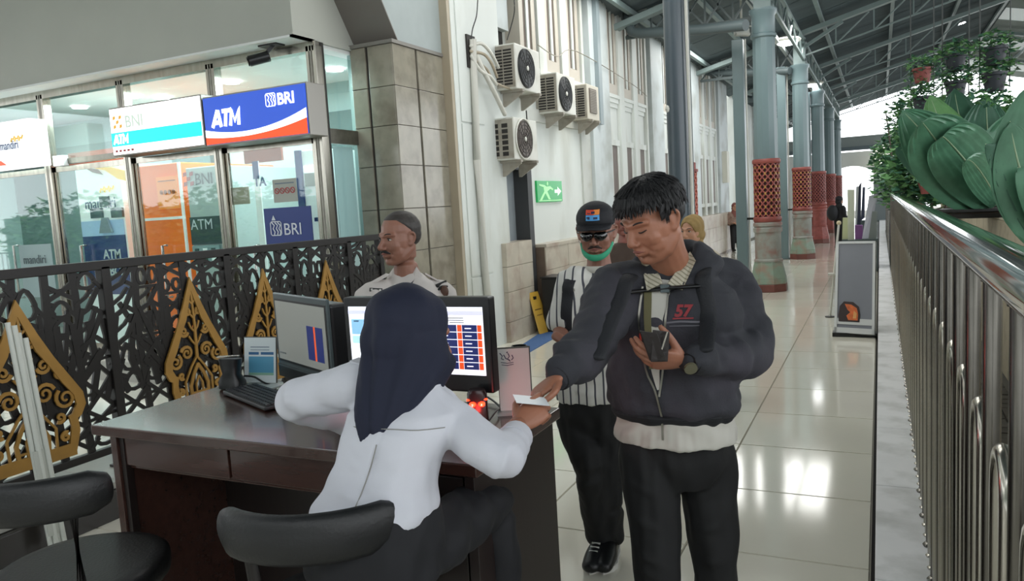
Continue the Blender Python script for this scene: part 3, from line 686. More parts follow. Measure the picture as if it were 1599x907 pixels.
# hanging pots in three strings above the railing
m_potr = mat('clay_pot', '8d4a45', .6, var=.1); m_potb = mat('dark_pot', '2c3038', .5, var=.1); m_wire = mat('hanger_wire', '3a3f3d', .5)
strings = [(1440, 10.5, [(118, 0), (140+22, 1), (215, 1), (262, 1)]), (1492, 9.4, [(98, 1), (140, 1)]), (1553, 8.6, [(88, 1), (128, 1)])]
gi = 0
names = ['uppermost pot, reddish clay, in the left string of hanging pots', 'black hanging pot just under the reddish clay one', 'third pot down in the left string of hanging pots', 'lowest black pot in the left string of hanging pots',
         'upper black pot of the middle hanging string, with trailing leaves', 'lower black pot of the middle hanging string', 'upper black pot of the right hanging string', 'lower black pot of the right hanging string']
for px, Y, L in strings:
    topz = ony(px, 60, Y).z; c0 = ony(px, 120, Y)
    fr = thing('hanger', {1440: 'thin wire hanger of the leftmost string of pots', 1492: 'thin wire hanger of the middle string of pots', 1553: 'thin wire hanger of the rightmost string of pots'}[px], 'hanger', (c0.x, Y, rz(c0.x)))
    mb = MB()
    for s in (-1, 1): mb.cyl((c0.x+s*.12, Y, ony(px, L[-1][0]+10, Y).z), (c0.x+s*.12, Y, rz(c0.x)), .006, seg=6)
    mb.build('wire', m_wire, fr)
    for py, kind in L:
        c = ony(px, py, Y); t = thing('hanging_pot', names[gi], 'flowerpot', c, 'hanging pots above the railing'); h = .17; R = .105
        mb = MB(); mb.lathe([(R*.72, -h/2), (R*.95, h*.32), (R*1.06, h*.34), (R*1.06, h/2), (R*.95, h/2), (R*.9, h*.3)], c, 16); mb.build('pot', m_potr if kind == 0 else m_potb, t, smooth=40)
        foliage('foliage', (c.x, c.y, c.z+h*.75), (.19, .17, .12), 200, m_fl, t, .06, gi+3)
        foliage('trailing_leaves', (c.x-.02, c.y, c.z-.06), (.17, .14, .17), 120, m_fl, t, .05, gi+30, droop=.5); gi += 1
# shrubs between the pots and the railing
for i, (px, py, Y, rad, n, lab) in enumerate(((1452, 262, 12, (.55, .7, .5), 1900, 'bushy green shrub behind the railing under the left string of pots'), (1408, 262, 17, (.55, 1.2, .85), 2200, 'leafy shrub at the far end of the railing, left of the pots'),
                                           (1520, 235, 12.5, (.9, .8, .85), 2200, 'dense green shrub behind the big pleated leaves'), (1412, 190, 16, (.3, .5, .5), 300, 'upright leafy branch rising above the far shrub'))):
    c = ony(px, py, Y); t = thing('shrub', lab, 'shrub', (c.x, Y, 0))
    mb = MB(); 
    for a in (-.12, .02, .13): mb.limb([(c.x+a*.3, Y, -.03), (c.x+a, Y+.05, c.z*.5), (c.x+a*2.5, Y, c.z+.2)], [.03, .022, .01], 6, n=3)
    mb.build('stem', m_wooddk, t)
    foliage('foliage', c, rad, n, m_fl, t, .13, i+60)
c = ony(1452, 288, 11.5); t = thing('hanging_pot', 'reddish clay pot half hidden in the shrub behind the railing', 'flowerpot', c, None)
mb = MB(); mb.lathe([(.1, -.12), (.16, .1), (.18, .1), (.18, .13), (.15, .13)], c, 16); mb.build('pot', m_potr, t, smooth=40); foliage('foliage', (c.x, c.y, c.z+.2), (.2, .2, .12), 160, m_fl, t, .07, 99)
planter(.95, 2.6, 10.25, 15.4, 1.30, 'far end of the beige planter wall, under the climbing shrubs')
# track side: distant canopy and pale facade across the tracks give the bright band
mb = MB(); mb.box((9, -10, 0), (9.4, 60, 1.0)); o = struct('trim_6', mb, mat('far_platform', 'c7c9c4', .7))
c = ony(1458, 322, 14.6); c.z = 1.312+.13; t = thing('crate', 'small slatted wooden crate by the pot behind the railing', 'crate', c)
mb = MB(); mb.box(c-Vector((.09, .07, .13)), c+Vector((.09, .07, -.11)))
for s in (-1, 1): mb.box(c+Vector((s*.08-.01, -.07, -.13)), c+Vector((s*.08+.01, -.05, .05)))
mb.build('crate_frame', mat('crate_wood', 'a59a80', .7), t)
for k in range(3):
    mb = MB(); mb.box(c+Vector((-.09, -.08, -.1+k*.055)), c+Vector((.09, -.07, -.06+k*.055))); mb.build('slat', mat('crate_wood', 'a59a80', .7), t)

# ================================================================ DISPLAY BOARD, FAR BITS
t = thing('display_board', 'leaning grey display board in a white frame on the corridor floor', 'board', (-.27, 9.3, 0))
A = onz(1303, 519, .04); B = onz(1366, 523, .04); A2 = ony(1307, 378, A.y+.42); B2 = ony(1367, 376, B.y+.42)
u = (B-A).normalized(); v = ((A2-A)+(B2-B)).normalized(); n = u.cross(v); W_ = (B-A).length; Hh = ((A2-A).length+(B2-B).length)/2
if n.y > 0: n = -n
mb = MB(); mb.prism([(0, 0), (W_, 0), (W_, Hh), (0, Hh)], A, u, v, -n, .025); mb.build('panel', mat('board_grey', '7f828b', .35, var=.05, scale=2), t)
mb = MB(); wf = .028
for q in ([(0, 0), (W_, 0), (W_, wf*2.2), (0, wf*2.2)], [(0, Hh-wf), (W_, Hh-wf), (W_, Hh), (0, Hh)], [(0, 0), (wf, 0), (wf, Hh), (0, Hh)], [(W_-wf, 0), (W_, 0), (W_, Hh), (W_-wf, Hh)]): mb.prism(q, A+n*.012, u, v, -n, .045)
mb.build('frame', mat('frame_white', 'd5d7d7', .35), t)
mb = MB(); mb.prism([(wf, .10), (W_-wf, .10), (W_-wf, .17), (wf, .17)], A+n*.004, u, v, n, .003); mb.build('white_label', mat('frame_white', 'd5d7d7', .35), t)
pic = [(.045, .13), (.27, .13), (.275, .22), (.26, .31), (.2, .36), (.1, .365), (.055, .31), (.04, .2)]
mb = MB(); mb.prism(pic, A+n*.006, u, v, n, .003); mb.build('printed_picture', mat('print_dark', '2c1713', .4), t, label='dark picture with an orange glow printed at the foot of the board')
mb = MB(); mb.prism([(.15, .15), (.25, .15), (.255, .22), (.24, .29), (.18, .33), (.11, .335), (.14, .27), (.17, .24), (.13, .2)], A+n*.010, u, v, n, .002); mb.build('orange_print', mat('print_orange', 'd6692c', .4, var=.35, scale=18), t)
mb = MB(); mb.prism([(.2, .17), (.235, .17), (.24, .23), (.21, .26)], A+n*.013, u, v, n, .002); mb.build('pale_print', mat('print_pale', 'e8a860', .4), t)
mb = MB(); mb.box((A.x-.02, A.y-.05, .0), (B.x+.02, A.y+.12, .045)); mb.build('foot', m_black, t)
mb = MB(); mb.bar(A2.lerp(B2, .5), (A.x+.2, A.y+.9, .01), .03, .03); mb.build('rear_strut', m_trussd, t)
for k, (q, w2) in enumerate((((.06, .0), .05), ((W_-.05, 0), .05))): pass
t = thing('pole_stand', 'thin white pole leaning beside the display board with a small tray', 'stand', onz(1296, 495, 0))
a = onz(1296, 495, 0); b = ony(1310, 348, a.y+.2); mb = MB(); mb.cyl(a, b, .014, seg=8); mb.build('pole', m_pvc, t, smooth=60)
mb = MB(); mb.ell(b, .03, 12); mb.build('knob', mat('knob_cream', 'd2c2a0', .5), t, smooth=60)
mb = MB(); q = a.lerp(b, .45); mb.box(q+Vector((-.07, -.05, 0)), q+Vector((.05, .05, .02))); mb.build('tray', m_pvc, t)
mb = MB(); mb.lathe([(.06, 0), (.06, .012)], a, 14); mb.build('foot', m_black, t)
# banners and stored boards before the arch
def slab(name, label, cat, pxs, Y, th, m, lean=0, grp=None):
    pts = [ony(px, py, Y+(lean if py < 340 else 0)) for px, py in pxs]; c = sum(pts, Vector())/len(pts); c.z = 0
    t = thing(name, label, cat, c, grp); mb = MB(); nn = Vector((0, th, 0)); N = len(pts)
    mb.add([p for p in pts]+[p+nn for p in pts], [tuple(range(N)), tuple(range(N, 2*N))[::-1]]+[(i, N+i, N+(i+1) % N, (i+1) % N) for i in range(N)])
    mb.build('panel', m, t); fb = MB(); z = min(p.z for p in pts); xs = [p.x for p in pts]; fb.box((min(xs), Y-.1, 0), (max(xs), Y+.25, max(.05, z+.01))); fb.build('base', m_trussd, t); return t
slab('banner_stand', 'pale cream standing panel right of the dark-clothed far figure', 'banner', [(1324, 375), (1334, 375), (1334, 296), (1323, 296)], 19, .1, mat('cream_board', 'c4c9b6', .5))
slab('banner_stand', 'low yellowish panel beside the cream standing panel', 'banner', [(1315, 374), (1324, 374), (1324, 340), (1316, 340)], 19.2, .1, mat('yellow_board', 'b9bf97', .5))
slab('banner_stand', 'narrow grey-white standing panel next to the cream one', 'banner', [(1335, 352), (1340, 352), (1342, 291), (1337, 291)], 18.5, .1, mat('grey_board', 'b4b9bb', .5))
slab('banner_stand', 'tall dark narrow banner among the far panels', 'banner', [(1338, 352), (1344, 352), (1345, 284), (1341, 290)], 18, .05, mat('navy_board', '2d3347', .5))
slab('banner_stand', 'second dark banner, shorter, before the arch', 'banner', [(1344, 345), (1350, 340), (1351, 292), (1347, 292)], 18.8, .05, mat('navy_board2', '3a4055', .5))
slab('storage_box', 'purple box at the foot of the far banners', 'box', [(1335, 374), (1347, 374), (1347, 352), (1335, 352)], 17.5, .3, mat('purple_box', '7c4f86', .5))
slab('leaning_sheet', 'pale grey sheet leaning beside the railing far down the corridor', 'panel', [(1346, 373), (1357, 373), (1371, 302), (1357, 306)], 17, .04, mat('grey_sheet', 'a9abb6', .3), lean=.3)
slab('folding_stand', 'grey folded metal stand right of the leaning sheet', 'stand', [(1356, 373), (1368, 373), (1370, 330), (1362, 330)], 16.6, .05, mat('grey_stand', '7c8482', .4))
# wet floor sign, bin and mat near the dado
t = thing('wet_floor_sign', 'yellow folding wet floor sign beside the marble dado', 'sign', onz(838, 520, 0))
b0 = onz(858, 520, 0); b1 = onz(845, 523, 0); tp = ony(831, 455, b0.y+.1)
m_yel = mat('sign_yellow', 'c29a3b', .45, var=.05)
top = onx(832, 455, -3.80); ux = Vector((0, 1, 0))
F0 = onz(857, 520, 0); F1 = onz(845, 519, 0); T0 = F0+Vector((0, 0, 0))
sx = (FWD-Vector((0, 0, FWD.z))).normalized(); lat = Vector((RGT.x, RGT.y, 0)).normalized()
apex = dep(831, 456, (onz(852, 520, 0)-C0).dot(FWD)); fR = onz(851, 520, 0); fL = onz(822, 512, 0)
for f, nm in ((fR, 'front_leaf'), (fL, 'rear_leaf')):
    mb = MB(); dirn = (apex-f).normalized(); sd = (sx*.8+lat*.6).normalized()
    mb.add([f-sd*.13, f+sd*.13, apex+sd*.09, apex-sd*.09, f-sd*.13+lat*.02, f+sd*.13+lat*.02, apex+sd*.09+lat*.02, apex-sd*.09+lat*.02], [(0, 1, 2, 3), (7, 6, 5, 4), (0, 4, 5, 1), (1, 5, 6, 2), (2, 6, 7, 3), (3, 7, 4, 0)]); mb.build(nm, m_yel, t)
mb = MB(); q = apex.lerp(fR, .14); mb.bar(q-sd*.03+Vector((.012, -.012, 0)), q+sd*.03+Vector((.012, -.012, 0)), .02, .04); mb.build('printed_mark', m_black, t)
mb = MB(); q = apex.lerp(fR, .42); mb.bar(q-sd*.07+Vector((.01, -.014, 0)), q+sd*.07+Vector((.01, -.014, 0)), .01, .02); q = apex.lerp(fR, .55); mb.bar(q-sd*.06+Vector((.01, -.014, 0)), q+sd*.06+Vector((.01, -.014, 0)), .01, .015); mb.build('printed_lines', mat('sign_print', '7a5c24', .5), t)
t = thing('floor_mat', 'blue floor mat under the yellow wet floor sign', 'mat', (-3.5, 8.9, 0))
mb = MB(); P_ = [onz(800, 548, .008), onz(815, 556, .008), onz(905, 505, .008), onz(880, 495, .008)]
mb.add([p for p in P_]+[p-Vector((0, 0, .008)) for p in P_], [(0, 1, 2, 3), (7, 6, 5, 4), (0, 4, 5, 1), (1, 5, 6, 2), (2, 6, 7, 3), (3, 7, 4, 0)]); mb.build('mat', mat('blue_mat', '3d5f8e', .8, bump=.3), t)
t = thing('waste_bin', 'black waste bin against the dado behind the man in the cap', 'bin', onx(862, 480, -3.9)*1)
c = onx(866, 433, -3.85); mb = MB(); mb.box((c.x-.13, c.y-.15, 0), (c.x+.13, c.y+.25, c.z)); mb.build('body', m_black, t, bevel=.01); mb = MB(); mb.box((c.x-.14, c.y-.16, c.z), (c.x+.14, c.y+.26, c.z+.02)); mb.build('lid', m_black, t)
# green exit sign on the wall
t = thing('exit_sign', 'green emergency exit sign on the white wall panel', 'sign', onx(859, 299, -4.2))
a = onx(841, 316, -4.17); b = onx(878, 282, -4.17); y0, y1 = a.y, b.y; z0 = onx(841, 316, -4.17).z; z1 = onx(841, 282, -4.17).z
mb = MB(); mb.box((-4.21, y0, z0), (-4.18, y1, z1)); mb.build('panel', mat('exit_green', '149a4e', .25, emit=.25), t, bevel=.003)
mp_ = mat('exit_pale', '9fe29f', .3, emit=.3); mb = MB()
def yz(pts, n=Vector((1, 0, 0)), o=(-4.18, y0, z0)): mb.prism([(p[0]*(y1-y0), p[1]*(z1-z0)) for p in pts], o, Yp, Zp, n, .003)
yz([(.08, .1), (.16, .1), (.3, .42), (.42, .12), (.5, .12), (.38, .5), (.5, .62), (.6, .55), (.62, .62), (.5, .75), (.36, .72), (.28, .8), (.08, .85), (.08, .78), (.24, .7), (.26, .5)]); mb.ell((-4.178, y0+.40*(y1-y0), z0+.86*(z1-z0)), (.004, .03, .03), 8)
yz([(.05, .05), (.95, .05), (.95, .09), (.05, .09)]); mb.build('running_figure', mp_, t)
mb = MB(); yz([(.68, .42), (.80, .42), (.80, .28), (.95, .5), (.80, .72), (.80, .58), (.68, .58)]); mb.build('arrow', mat('exit_white', 'e8f7ee', .3, emit=.35), t)

# ================================================================ AIR CONDITIONERS
m_acw = mat('ac_white', 'd0d0c8', .4, var=.03, dirt='b9b7aa', dscale=3); m_acg = mat('ac_grey_side', '9a958a', .5, var=.08, dirt='7f776a', dscale=4); m_fan = mat('fan_black', '26292b', .4); m_slot = mat('slot_dark', '24211e', .7)
def ac(px0, px1, px2, py0, py1, label, old=False, square=False, greyish=False):
    """px0 wall side, px1 front corner, px2 far front edge; py at the corner top/bottom"""
    Y0 = onx(px0, py0, -4.12).y; c = ony(px1, py0, Y0); X1 = c.x; z1 = c.z; z0 = ony(px1, py1, Y0).z; Y1 = onx(px2, py0, X1).y
    X0 = X1-.34; t = thing('air_conditioner', label, 'air conditioner', (X0, Y0, z0), 'outdoor air conditioner units on the white wall')
    side = m_acg; mb = MB(); mb.box((X0, Y0, z0), (X1, Y1, z1)); mb.build('casing', m_acw if not square else mat('ac_cream', 'beb9ab', .45, var=.04), t, bevel=.012)
    mb = MB(); mb.box((X0+.01, Y0-.006, z0+.02), (X1-.012, Y0+.002, z1-.02)); mb.build('side_plate', side, t)
    h = z1-z0; n = 6 if old else 12
    for cxx in (0, 1):
        for k in range(n):
            w2 = .11; xa = X0+.06+cxx*.125; za = z0+.05+k*(h-.1)/n
            mb = MB(); mb.box((xa, Y0-.010, za), (xa+w2*(.7 if old else 1), Y0-.005, za+(h-.1)/n*(.72 if old else .6))); mb.build('grille_slot', m_slot, t)
    cy = Y0+(Y1-Y0)*.40; cz = (z0+z1)/2; R = h*.45
    if not square:
        mb = MB(); mb.cyl((X1-.002, cy, cz), (X1+.02, cy, cz), R, R*.97, 32); mb.build('fan_guard', m_fan if not old else mat('fan_brown', '5a5049', .45), t, smooth=40)
        for q in (.35, .55, .75, .93):
            mb = MB(); mb.limb([(X1+.022, cy+R*q*math.cos(a), cz+R*q*math.sin(a)) for a in [2*PI*i/28 for i in range(28)]], .004, 6, up=(1, 0, 0), closed=True); mb.build('guard_ring', m_black if not old else m_slot, t)
        mb = MB()
        for k in range(12): a = 2*PI*k/12; mb.bar((X1+.022, cy, cz), (X1+.022, cy+R*.95*math.cos(a), cz+R*.95*math.sin(a)), .004, .004, up=(1, 0, 0))
        mb.build('guard_spokes', m_slot, t)
        mb = MB(); mb.ell((X1+.026, cy, cz), (.012, R*.13, R*.13), 12); mb.build('fan_badge', m_acw, t, smooth=60)
        if old: mb = MB(); mb.limb([(X1+.01, cy+R*1.08*math.cos(a), cz+R*1.08*math.sin(a)) for a in [2*PI*i/28 for i in range(28)]], .012, 8, up=(1, 0, 0), closed=True); mb.build('fan_surround', m_acw, t, smooth=60)
    else:
        mb = MB(); mb.box((X1-.002, Y0+.08, z0+.1), (X1+.015, Y0+(Y1-Y0)*.72, z1-.06)); mb.build('front_grille', mat('grille_brown', '6d655d', .5), t)
        for k in range(14): mb = MB(); mb.box((X1+.013, Y0+.09, z0+.11+k*(h-.18)/14), (X1+.022, Y0+(Y1-Y0)*.71, z0+.118+k*(h-.18)/14)); mb.build('grille_bar', m_acg, t)
    # brackets
    for y in (Y0+.1, Y1-.12):
        mb = MB(); mb.box((-4.14, y-.03, z0-.03), (X1+.04, y+.03, z0)); mb.prism([(-4.13, z0-.19), (-4.10, z0-.19), (X1+.03, z0-.05), (X1+.03, z0-.02), (-4.13, z0-.02)], (0, y-.012, 0), Xp, Zp, Yp, .024); mb.build('wall_bracket', m_acg, t)
    return t
ac(776, 803, 841, 66, 138, 'largest air conditioner unit, uppermost and nearest on the wall, with a black fan')
ac(845, 869, 897, 112, 175, 'second air conditioner unit along the wall, with a black fan and white face')
ac(897, 916, 934, 130, 186, 'third, farthest air conditioner unit, with a square front grille', square=True)
ac(776, 801, 837, 182, 249, 'old cream air conditioner unit below the others, with a brown fan', old=True)
# refrigerant pipes and cables from the hole to the units
for i, (pts, r, m) in enumerate((([(735, 72), (752, 68), (768, 85), (778, 105)], .02, m_pvc), ([(735, 80), (756, 85), (768, 100), (776, 120)], .018, m_beige), ([(736, 88), (750, 110), (766, 120), (775, 132)], .02, m_pvc), ([(744, 85), (752, 105), (770, 140), (788, 178)], .028, m_pvc), ([(738, 92), (760, 108), (772, 128), (800, 140)], .015, m_beige))):
    t = thing('refrigerant_pipe', ['uppermost wrapped pipe curving to the largest air conditioner', 'second wrapped pipe curving to the largest air conditioner', 'wrapped pipe sagging below the others to the largest air conditioner', 'thick pale pipe running down to the old cream air conditioner', 'thin tan pipe passing under the largest air conditioner'][i], 'pipe', onx(*pts[0], -4.08))
    mb = MB(); mb.limb([onx(x, y, -4.10+.05*(k > 0)+(.05 if k > 1 else 0)) for k, (x, y) in enumerate(pts)], r, 8, n=4); mb.build('pipe', m, t, smooth=60)
t = thing('pipe_hole', 'dark ragged pipe hole in the white wall beside the air conditioners', 'hole', onx(736, 85, -4.14))
mb = MB(); a = onx(729, 105, -4.14); b = onx(739, 58, -4.14); mb.box((-4.15, a.y, a.z), (-4.12, b.y, b.z)); mb.build('hole_box', m_slot, t)
for i, (pts, lab) in enumerate((([(746, 0), (744, 25), (738, 45), (736, 60)], 'black cable hanging down the white wall to the pipe hole'), ([(803, 0), (803, 20), (797, 45), (792, 62)], 'black cable hanging above the largest air conditioner'), ([(840, 70), (870, 88), (900, 80), (985, 130), (1010, 150)], 'slack pale wire running along the wall past the air conditioners'))):
    t = thing('cable', lab, 'cable', onx(*pts[0], -4.1)); mb = MB(); mb.limb([onx(x, y, -4.08) for x, y in pts], .007, 6, n=5); mb.build('wire', m_black if i < 2 else m_acg, t, smooth=60)

t = thing('hedge', 'long clipped hedge behind the camera, seen only as a reflection in the booth glass', 'hedge', (-21, -8, 0))
for k in range(3):
    foliage('foliage', (-28+k*8, -8, 1.5), (5, .8, 1.7), 1500, [m_leaf3, m_leaf], t, .3, 200+k)
mb = MB(); mb.box((-33, -8.6, 0), (-11, -8.2, 2.4)); mb.build('hedge_core', m_leaf2, t)
t = thing('garden_fence', 'low metal garden fence in front of the hedge, seen only in reflection', 'fence', (-21, -6.8, 0))
for k in range(70): mb = MB() if k % 70 == 0 else mb; mb.cyl((-32+k*.3, -6.8, 0), (-32+k*.3, -6.8, 1.05), .02, seg=6)
mb.box((-32, -6.82, 1.0), (-11, -6.78, 1.05)); o = mb.build('pickets', m_trussd, t); o['kind'] = 'stuff'
mb = MB(); mb.box((-40, -12, -.14), (-12, 5.6, -.02)); struct('trim_7', mb, m_ground)
# ================================================================ CASH MACHINE BOOTHS
YF = 5.9; fac = sroot('wall_front', (-7, YF, 0))
mx = [-10.1, -8.72, -7.37, -6.04, -4.76]
def fb(name, m, lo, hi, bev=0): mb = MB(); mb.box(lo, hi); return mb.build(name, m, fac, bevel=bev)
m_blk = mat('frame_black', '2c2b29', .3)
for i, x in enumerate(mx):
    for dx, w_, m in ((-.055, .035, m_steel), (-.015, .03, m_steel2), (.018, .04, m_steel)):
        fb('mullion', m, (x+dx, YF-.05, .2), (x+dx+w_, YF+.05, 3.25), .004)
fb('head_rail', m_steel, (-12, YF-.05, 3.2), (-4.72, YF+.05, 3.29)); 
for a, b in zip(mx, mx[1:]):
    fb('transom', m_steel2, (a+.06, YF-.03, 2.44), (b-.055, YF+.03, 2.50))
    gm = MB(); gm.box((a+.06, YF-.004, 2.5), (b-.055, YF+.004, 3.2)); gm.build('glass_pane', m_glass, fac)
# side wall of the last booth
fb('side_mullion', m_blk, (-4.80, 5.93, .2), (-4.72, 6.0, 3.29)); fb('side_mullion', m_steel, (-4.79, 5.86, .2), (-4.71, 5.93, 3.29), .004)
fb('side_transom', m_steel2, (-4.79, 6.0, 2.36), (-4.73, 6.45, 2.50))
gm = MB(); gm.box((-4.765, 6.0, 2.5), (-4.757, 6.45, 3.2)); gm.build('glass_pane', m_glass, fac)
gm = MB(); gm.box((-4.765, 6.0, .25), (-4.757, 6.45, 2.36)); gm.build('glass_pane', m_glass, fac)
gm = MB(); gm.box((-4.80, 6.12, 1.3), (-4.79, 6.42, 2.34)); gm.build('light_panel', mat('pale_panel', 'b9c9d0', .35, emit=.12), fac)
# back, floor, ceiling and partitions inside
m_in = mat('booth_inside', '9db3b3', .5, var=.03); m_ind = mat('booth_dark', '4c6363', .5, var=.08, scale=2)
fb('booth_back', m_in, (-12, 7.6, 0), (-4.8, 7.7, 3.3)); fb('booth_floor', m_curb, (-12, 5.6, 0), (-4.76, 7.6, .22)); fb('booth_ceiling', m_soffit, (-12, 5.95, 3.25), (-4.76, 7.6, 3.3)); fb('booth_left', m_in, (-12.1, 5.6, 0), (-12, 7.6, 3.3))
fb('pillar_side', m_in, (-4.80, 6.46, 0), (-4.76, 7.6, 3.3))
fb('booth_dark_plate', m_ind, (-6.0, 7.52, .3), (-4.85, 7.58, 2.9)); fb('booth_dark_plate', m_ind, (-8.6, 7.52, .3), (-7.9, 7.58, 3.0)); fb('booth_dark_plate', mat('booth_dark2', '6f8585', .5), (-12, 7.52, .3), (-9.4, 7.58, 2.9))  # plate in the right booth added to make its interior read darker
# downlights
for x, y in ((-8.1, 6.6), (-7.95, 6.9), (-6.6, 6.7), (-5.3, 6.9), (-9.2, 6.7)):
    mb = MB(); mb.lathe([(.09, 3.225), (.09, 3.25)], (x, y, 0), 16); mb.build('downlight', m_lamp, fac)
# helper for flat things on a plane facing the camera side (-Y)
def rect_y(px0, py0, px1, py1, Y):   # from photo corners (left-top, right-bottom) in plane Y
    a = ony(px0, py0, Y); b = ony(px1, py1, Y); return a.x, b.z, b.x, a.z
def plate(name, m, x0, z0, x1, z1, Y, th, parent, label=None):
    mb = MB(); mb.box((x0, Y, z0), (x1, Y+th, z1)); return mb.build(name, m, parent, label=label)
def door(i, x0, x1, label):
    d = sroot('door_%d' % i, (x0, YF, .22)); gm = MB(); gm.box((x0+.03, YF-.005, .24), (x1-.03, YF+.005, 2.42)); gm.build('glass_pane', m_glass, d)
    for a, b in ((x0, x0+.03), (x1-.03, x1)): plate('door_stile', m_steel, a, .24, b, 2.42, YF-.015, .03, d)
    plate('door_rail', m_steel, x0, .24, x1, .36, YF-.015, .03, d); plate('door_rail', m_steel, x0, 2.36, x1, 2.42, YF-.015, .03, d); return d
D1 = door(2, -10.04, -8.78, ''); D2 = door(3, -8.65, -7.43, ''); D3 = door(4, -7.3, -6.1, ''); D4 = door(5, -5.97, -4.83, '')
def handle(d, x, z0=.95, z1=1.5):
    mb = MB(); mb.limb([(x, YF-.01, z1), (x, YF-.07, z1), (x, YF-.07, z0), (x, YF-.01, z0)], .014, 8, up=(1, 0, 0)); mb.build('door_handle', m_chrome, d, smooth=60)
for d, px in ((D1, 30), (D2, 135), (D3, 262), (D4, 405)): handle(d, ony(px, 385, YF).x, .9, ony(px, 383, YF).z)
m_blue = mat('bank_blue', '2b55c8', .4, emit=.62); m_bw = mat('sign_white', 'ffffff', .4, emit=1.1); m_or = mat('sign_orange', 'e8501e', .4, emit=.75); m_teal = mat('sign_teal', '10cfcb', .4, emit=1.0)
m_bluep_ = mat('print_blue', '23397f', .4); m_letw = mat('letter_white', 'd8dde6', .4); m_alu = mat('sign_case', '8f8c86', .35, .6)
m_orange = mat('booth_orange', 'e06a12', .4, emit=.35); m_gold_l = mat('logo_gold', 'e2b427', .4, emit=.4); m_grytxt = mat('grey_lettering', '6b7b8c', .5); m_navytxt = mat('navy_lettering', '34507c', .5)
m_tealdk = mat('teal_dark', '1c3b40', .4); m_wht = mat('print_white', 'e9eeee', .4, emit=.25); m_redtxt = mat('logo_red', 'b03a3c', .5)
uX = Vector((1, 0, 0)); uZ = Vector((0, 0, 1))
def txt(s, px, py, Y, size, m, parent, **k): p = ony(px, py, Y); return text(s, size, p, uX, uZ, m, parent, **k)
# --- blue illuminated sign
Ys = 5.58
def signbox(name, label, x0, x1, z0, z1, Yb, face, group=None):
    t = thing(name, label, 'sign', ((x0+x1)/2, Yb, z0), group)
    mb = MB(); mb.box((x0, Ys+.01, z0), (x1, Yb, z1)); mb.build('case', m_alu, t, bevel=.006)
    plate('face', face, x0+.015, z0+.015, x1-.015, z1-.015, Ys, .012, t); return t
a = ony(314, 151, Ys); b = ony(477, 128, Ys); c = ony(318, 230, Ys)
bx0, bx1, bz0, bz1 = a.x, b.x, c.z, (a.z+b.z)/2
sg = signbox('bank_sign', 'blue illuminated box sign reading ATM and BRI above the right booth', bx0, bx1, bz0, bz1, 5.84, m_blue)
Wd = bx1-bx0-.03; Hd = bz1-bz0-.03; o_ = (bx0+.015, Ys-.002, bz0+.015)
def wavep(f, g, n=18): return [(Wd*i/n, Hd*f(i/n)) for i in range(n+1)]+[(Wd*i/n, Hd*g(i/n)) for i in range(n, -1, -1)]
top_ = lambda t: .30-.62*t+.82*t*t+.02; mid_ = lambda t: .16-.36*t+.52*t*t
def strip(f, g, m, nm, dy):
    mb = MB(); n = 18
    for i in range(n):
        a0 = i/n; a1 = (i+1)/n; mb.add([(o_[0]+Wd*a0, Ys-dy, o_[2]+Hd*g(a0)), (o_[0]+Wd*a1, Ys-dy, o_[2]+Hd*g(a1)), (o_[0]+Wd*a1, Ys-dy, o_[2]+Hd*f(a1)), (o_[0]+Wd*a0, Ys-dy, o_[2]+Hd*f(a0))], [(0, 1, 2, 3)])
    mb.build(nm, m, sg)
strip(top_, lambda t: max(0, mid_(t)), m_bw, 'white_wave', .003); strip(lambda t: max(.02, mid_(t)), lambda t: 0, m_or, 'orange_wave', .004)
def block_atm(o, h, w_, m, parent, shear=.15):
    mb = MB(); sh_ = lambda pts, x: [(x+a*h*.8+b*h*shear, b*h) for a, b in pts]; nY = Vector((0, -1, 0))
    for pts in (sh_([(0, 0), (.42, 1), (.48, 1), (.9, 0)], 0), sh_([(.2, .28), (.7, .28)], 0), sh_([(0, .93), (.86, .93)], h*.72), sh_([(.43, .93), (.43, 0)], h*.72), sh_([(.08, 0), (.12, 1), (.5, .25), (.88, 1), (.92, 0)], h*1.42)): mb.ribbon(pts, w_, .002, o, uX, uZ, nY)
    return mb.build('lettering', m, parent)
block_atm((bx0+.12, Ys-.006, bz0+.17), .155, .04, m_bw, sg)
text('BRI', .145, (bx1-.34, Ys-.006, bz1-.17), uX, uZ, m_bw, sg, bold=.004)
def swirl(x, z, s, m, parent, Y):
    mb = MB(); R = [(x, z), (x+s, z), (x+s, z+s), (x, z+s)]
    mb.ribbon([(x+.1*s, z), (x+.9*s, z), (x+s, z+.1*s), (x+s, z+.9*s), (x+.9*s, z+s), (x+.1*s, z+s), (x, z+.9*s), (x, z+.1*s)], s*.07, .002, (0, Y, 0), uX, uZ, Vector((0, -1, 0)), closed=True)
    for k in (0, .3, .55): mb.ribbon([(x+(.12+k)*s, z+.95*s), (x+(.36+k)*s, z+.72*s), (x+(.22+k)*s, z+.5*s), (x+(.38+k)*s, z+.25*s), (x+(.3+k)*s, z+.05*s)], s*.09, .002, (0, Y, 0), uX, uZ, Vector((0, -1, 0)))
    mb.build('logo', m, parent)
swirl(bx1-.475, bz1-.175, .115, m_bw, sg, Ys-.004)
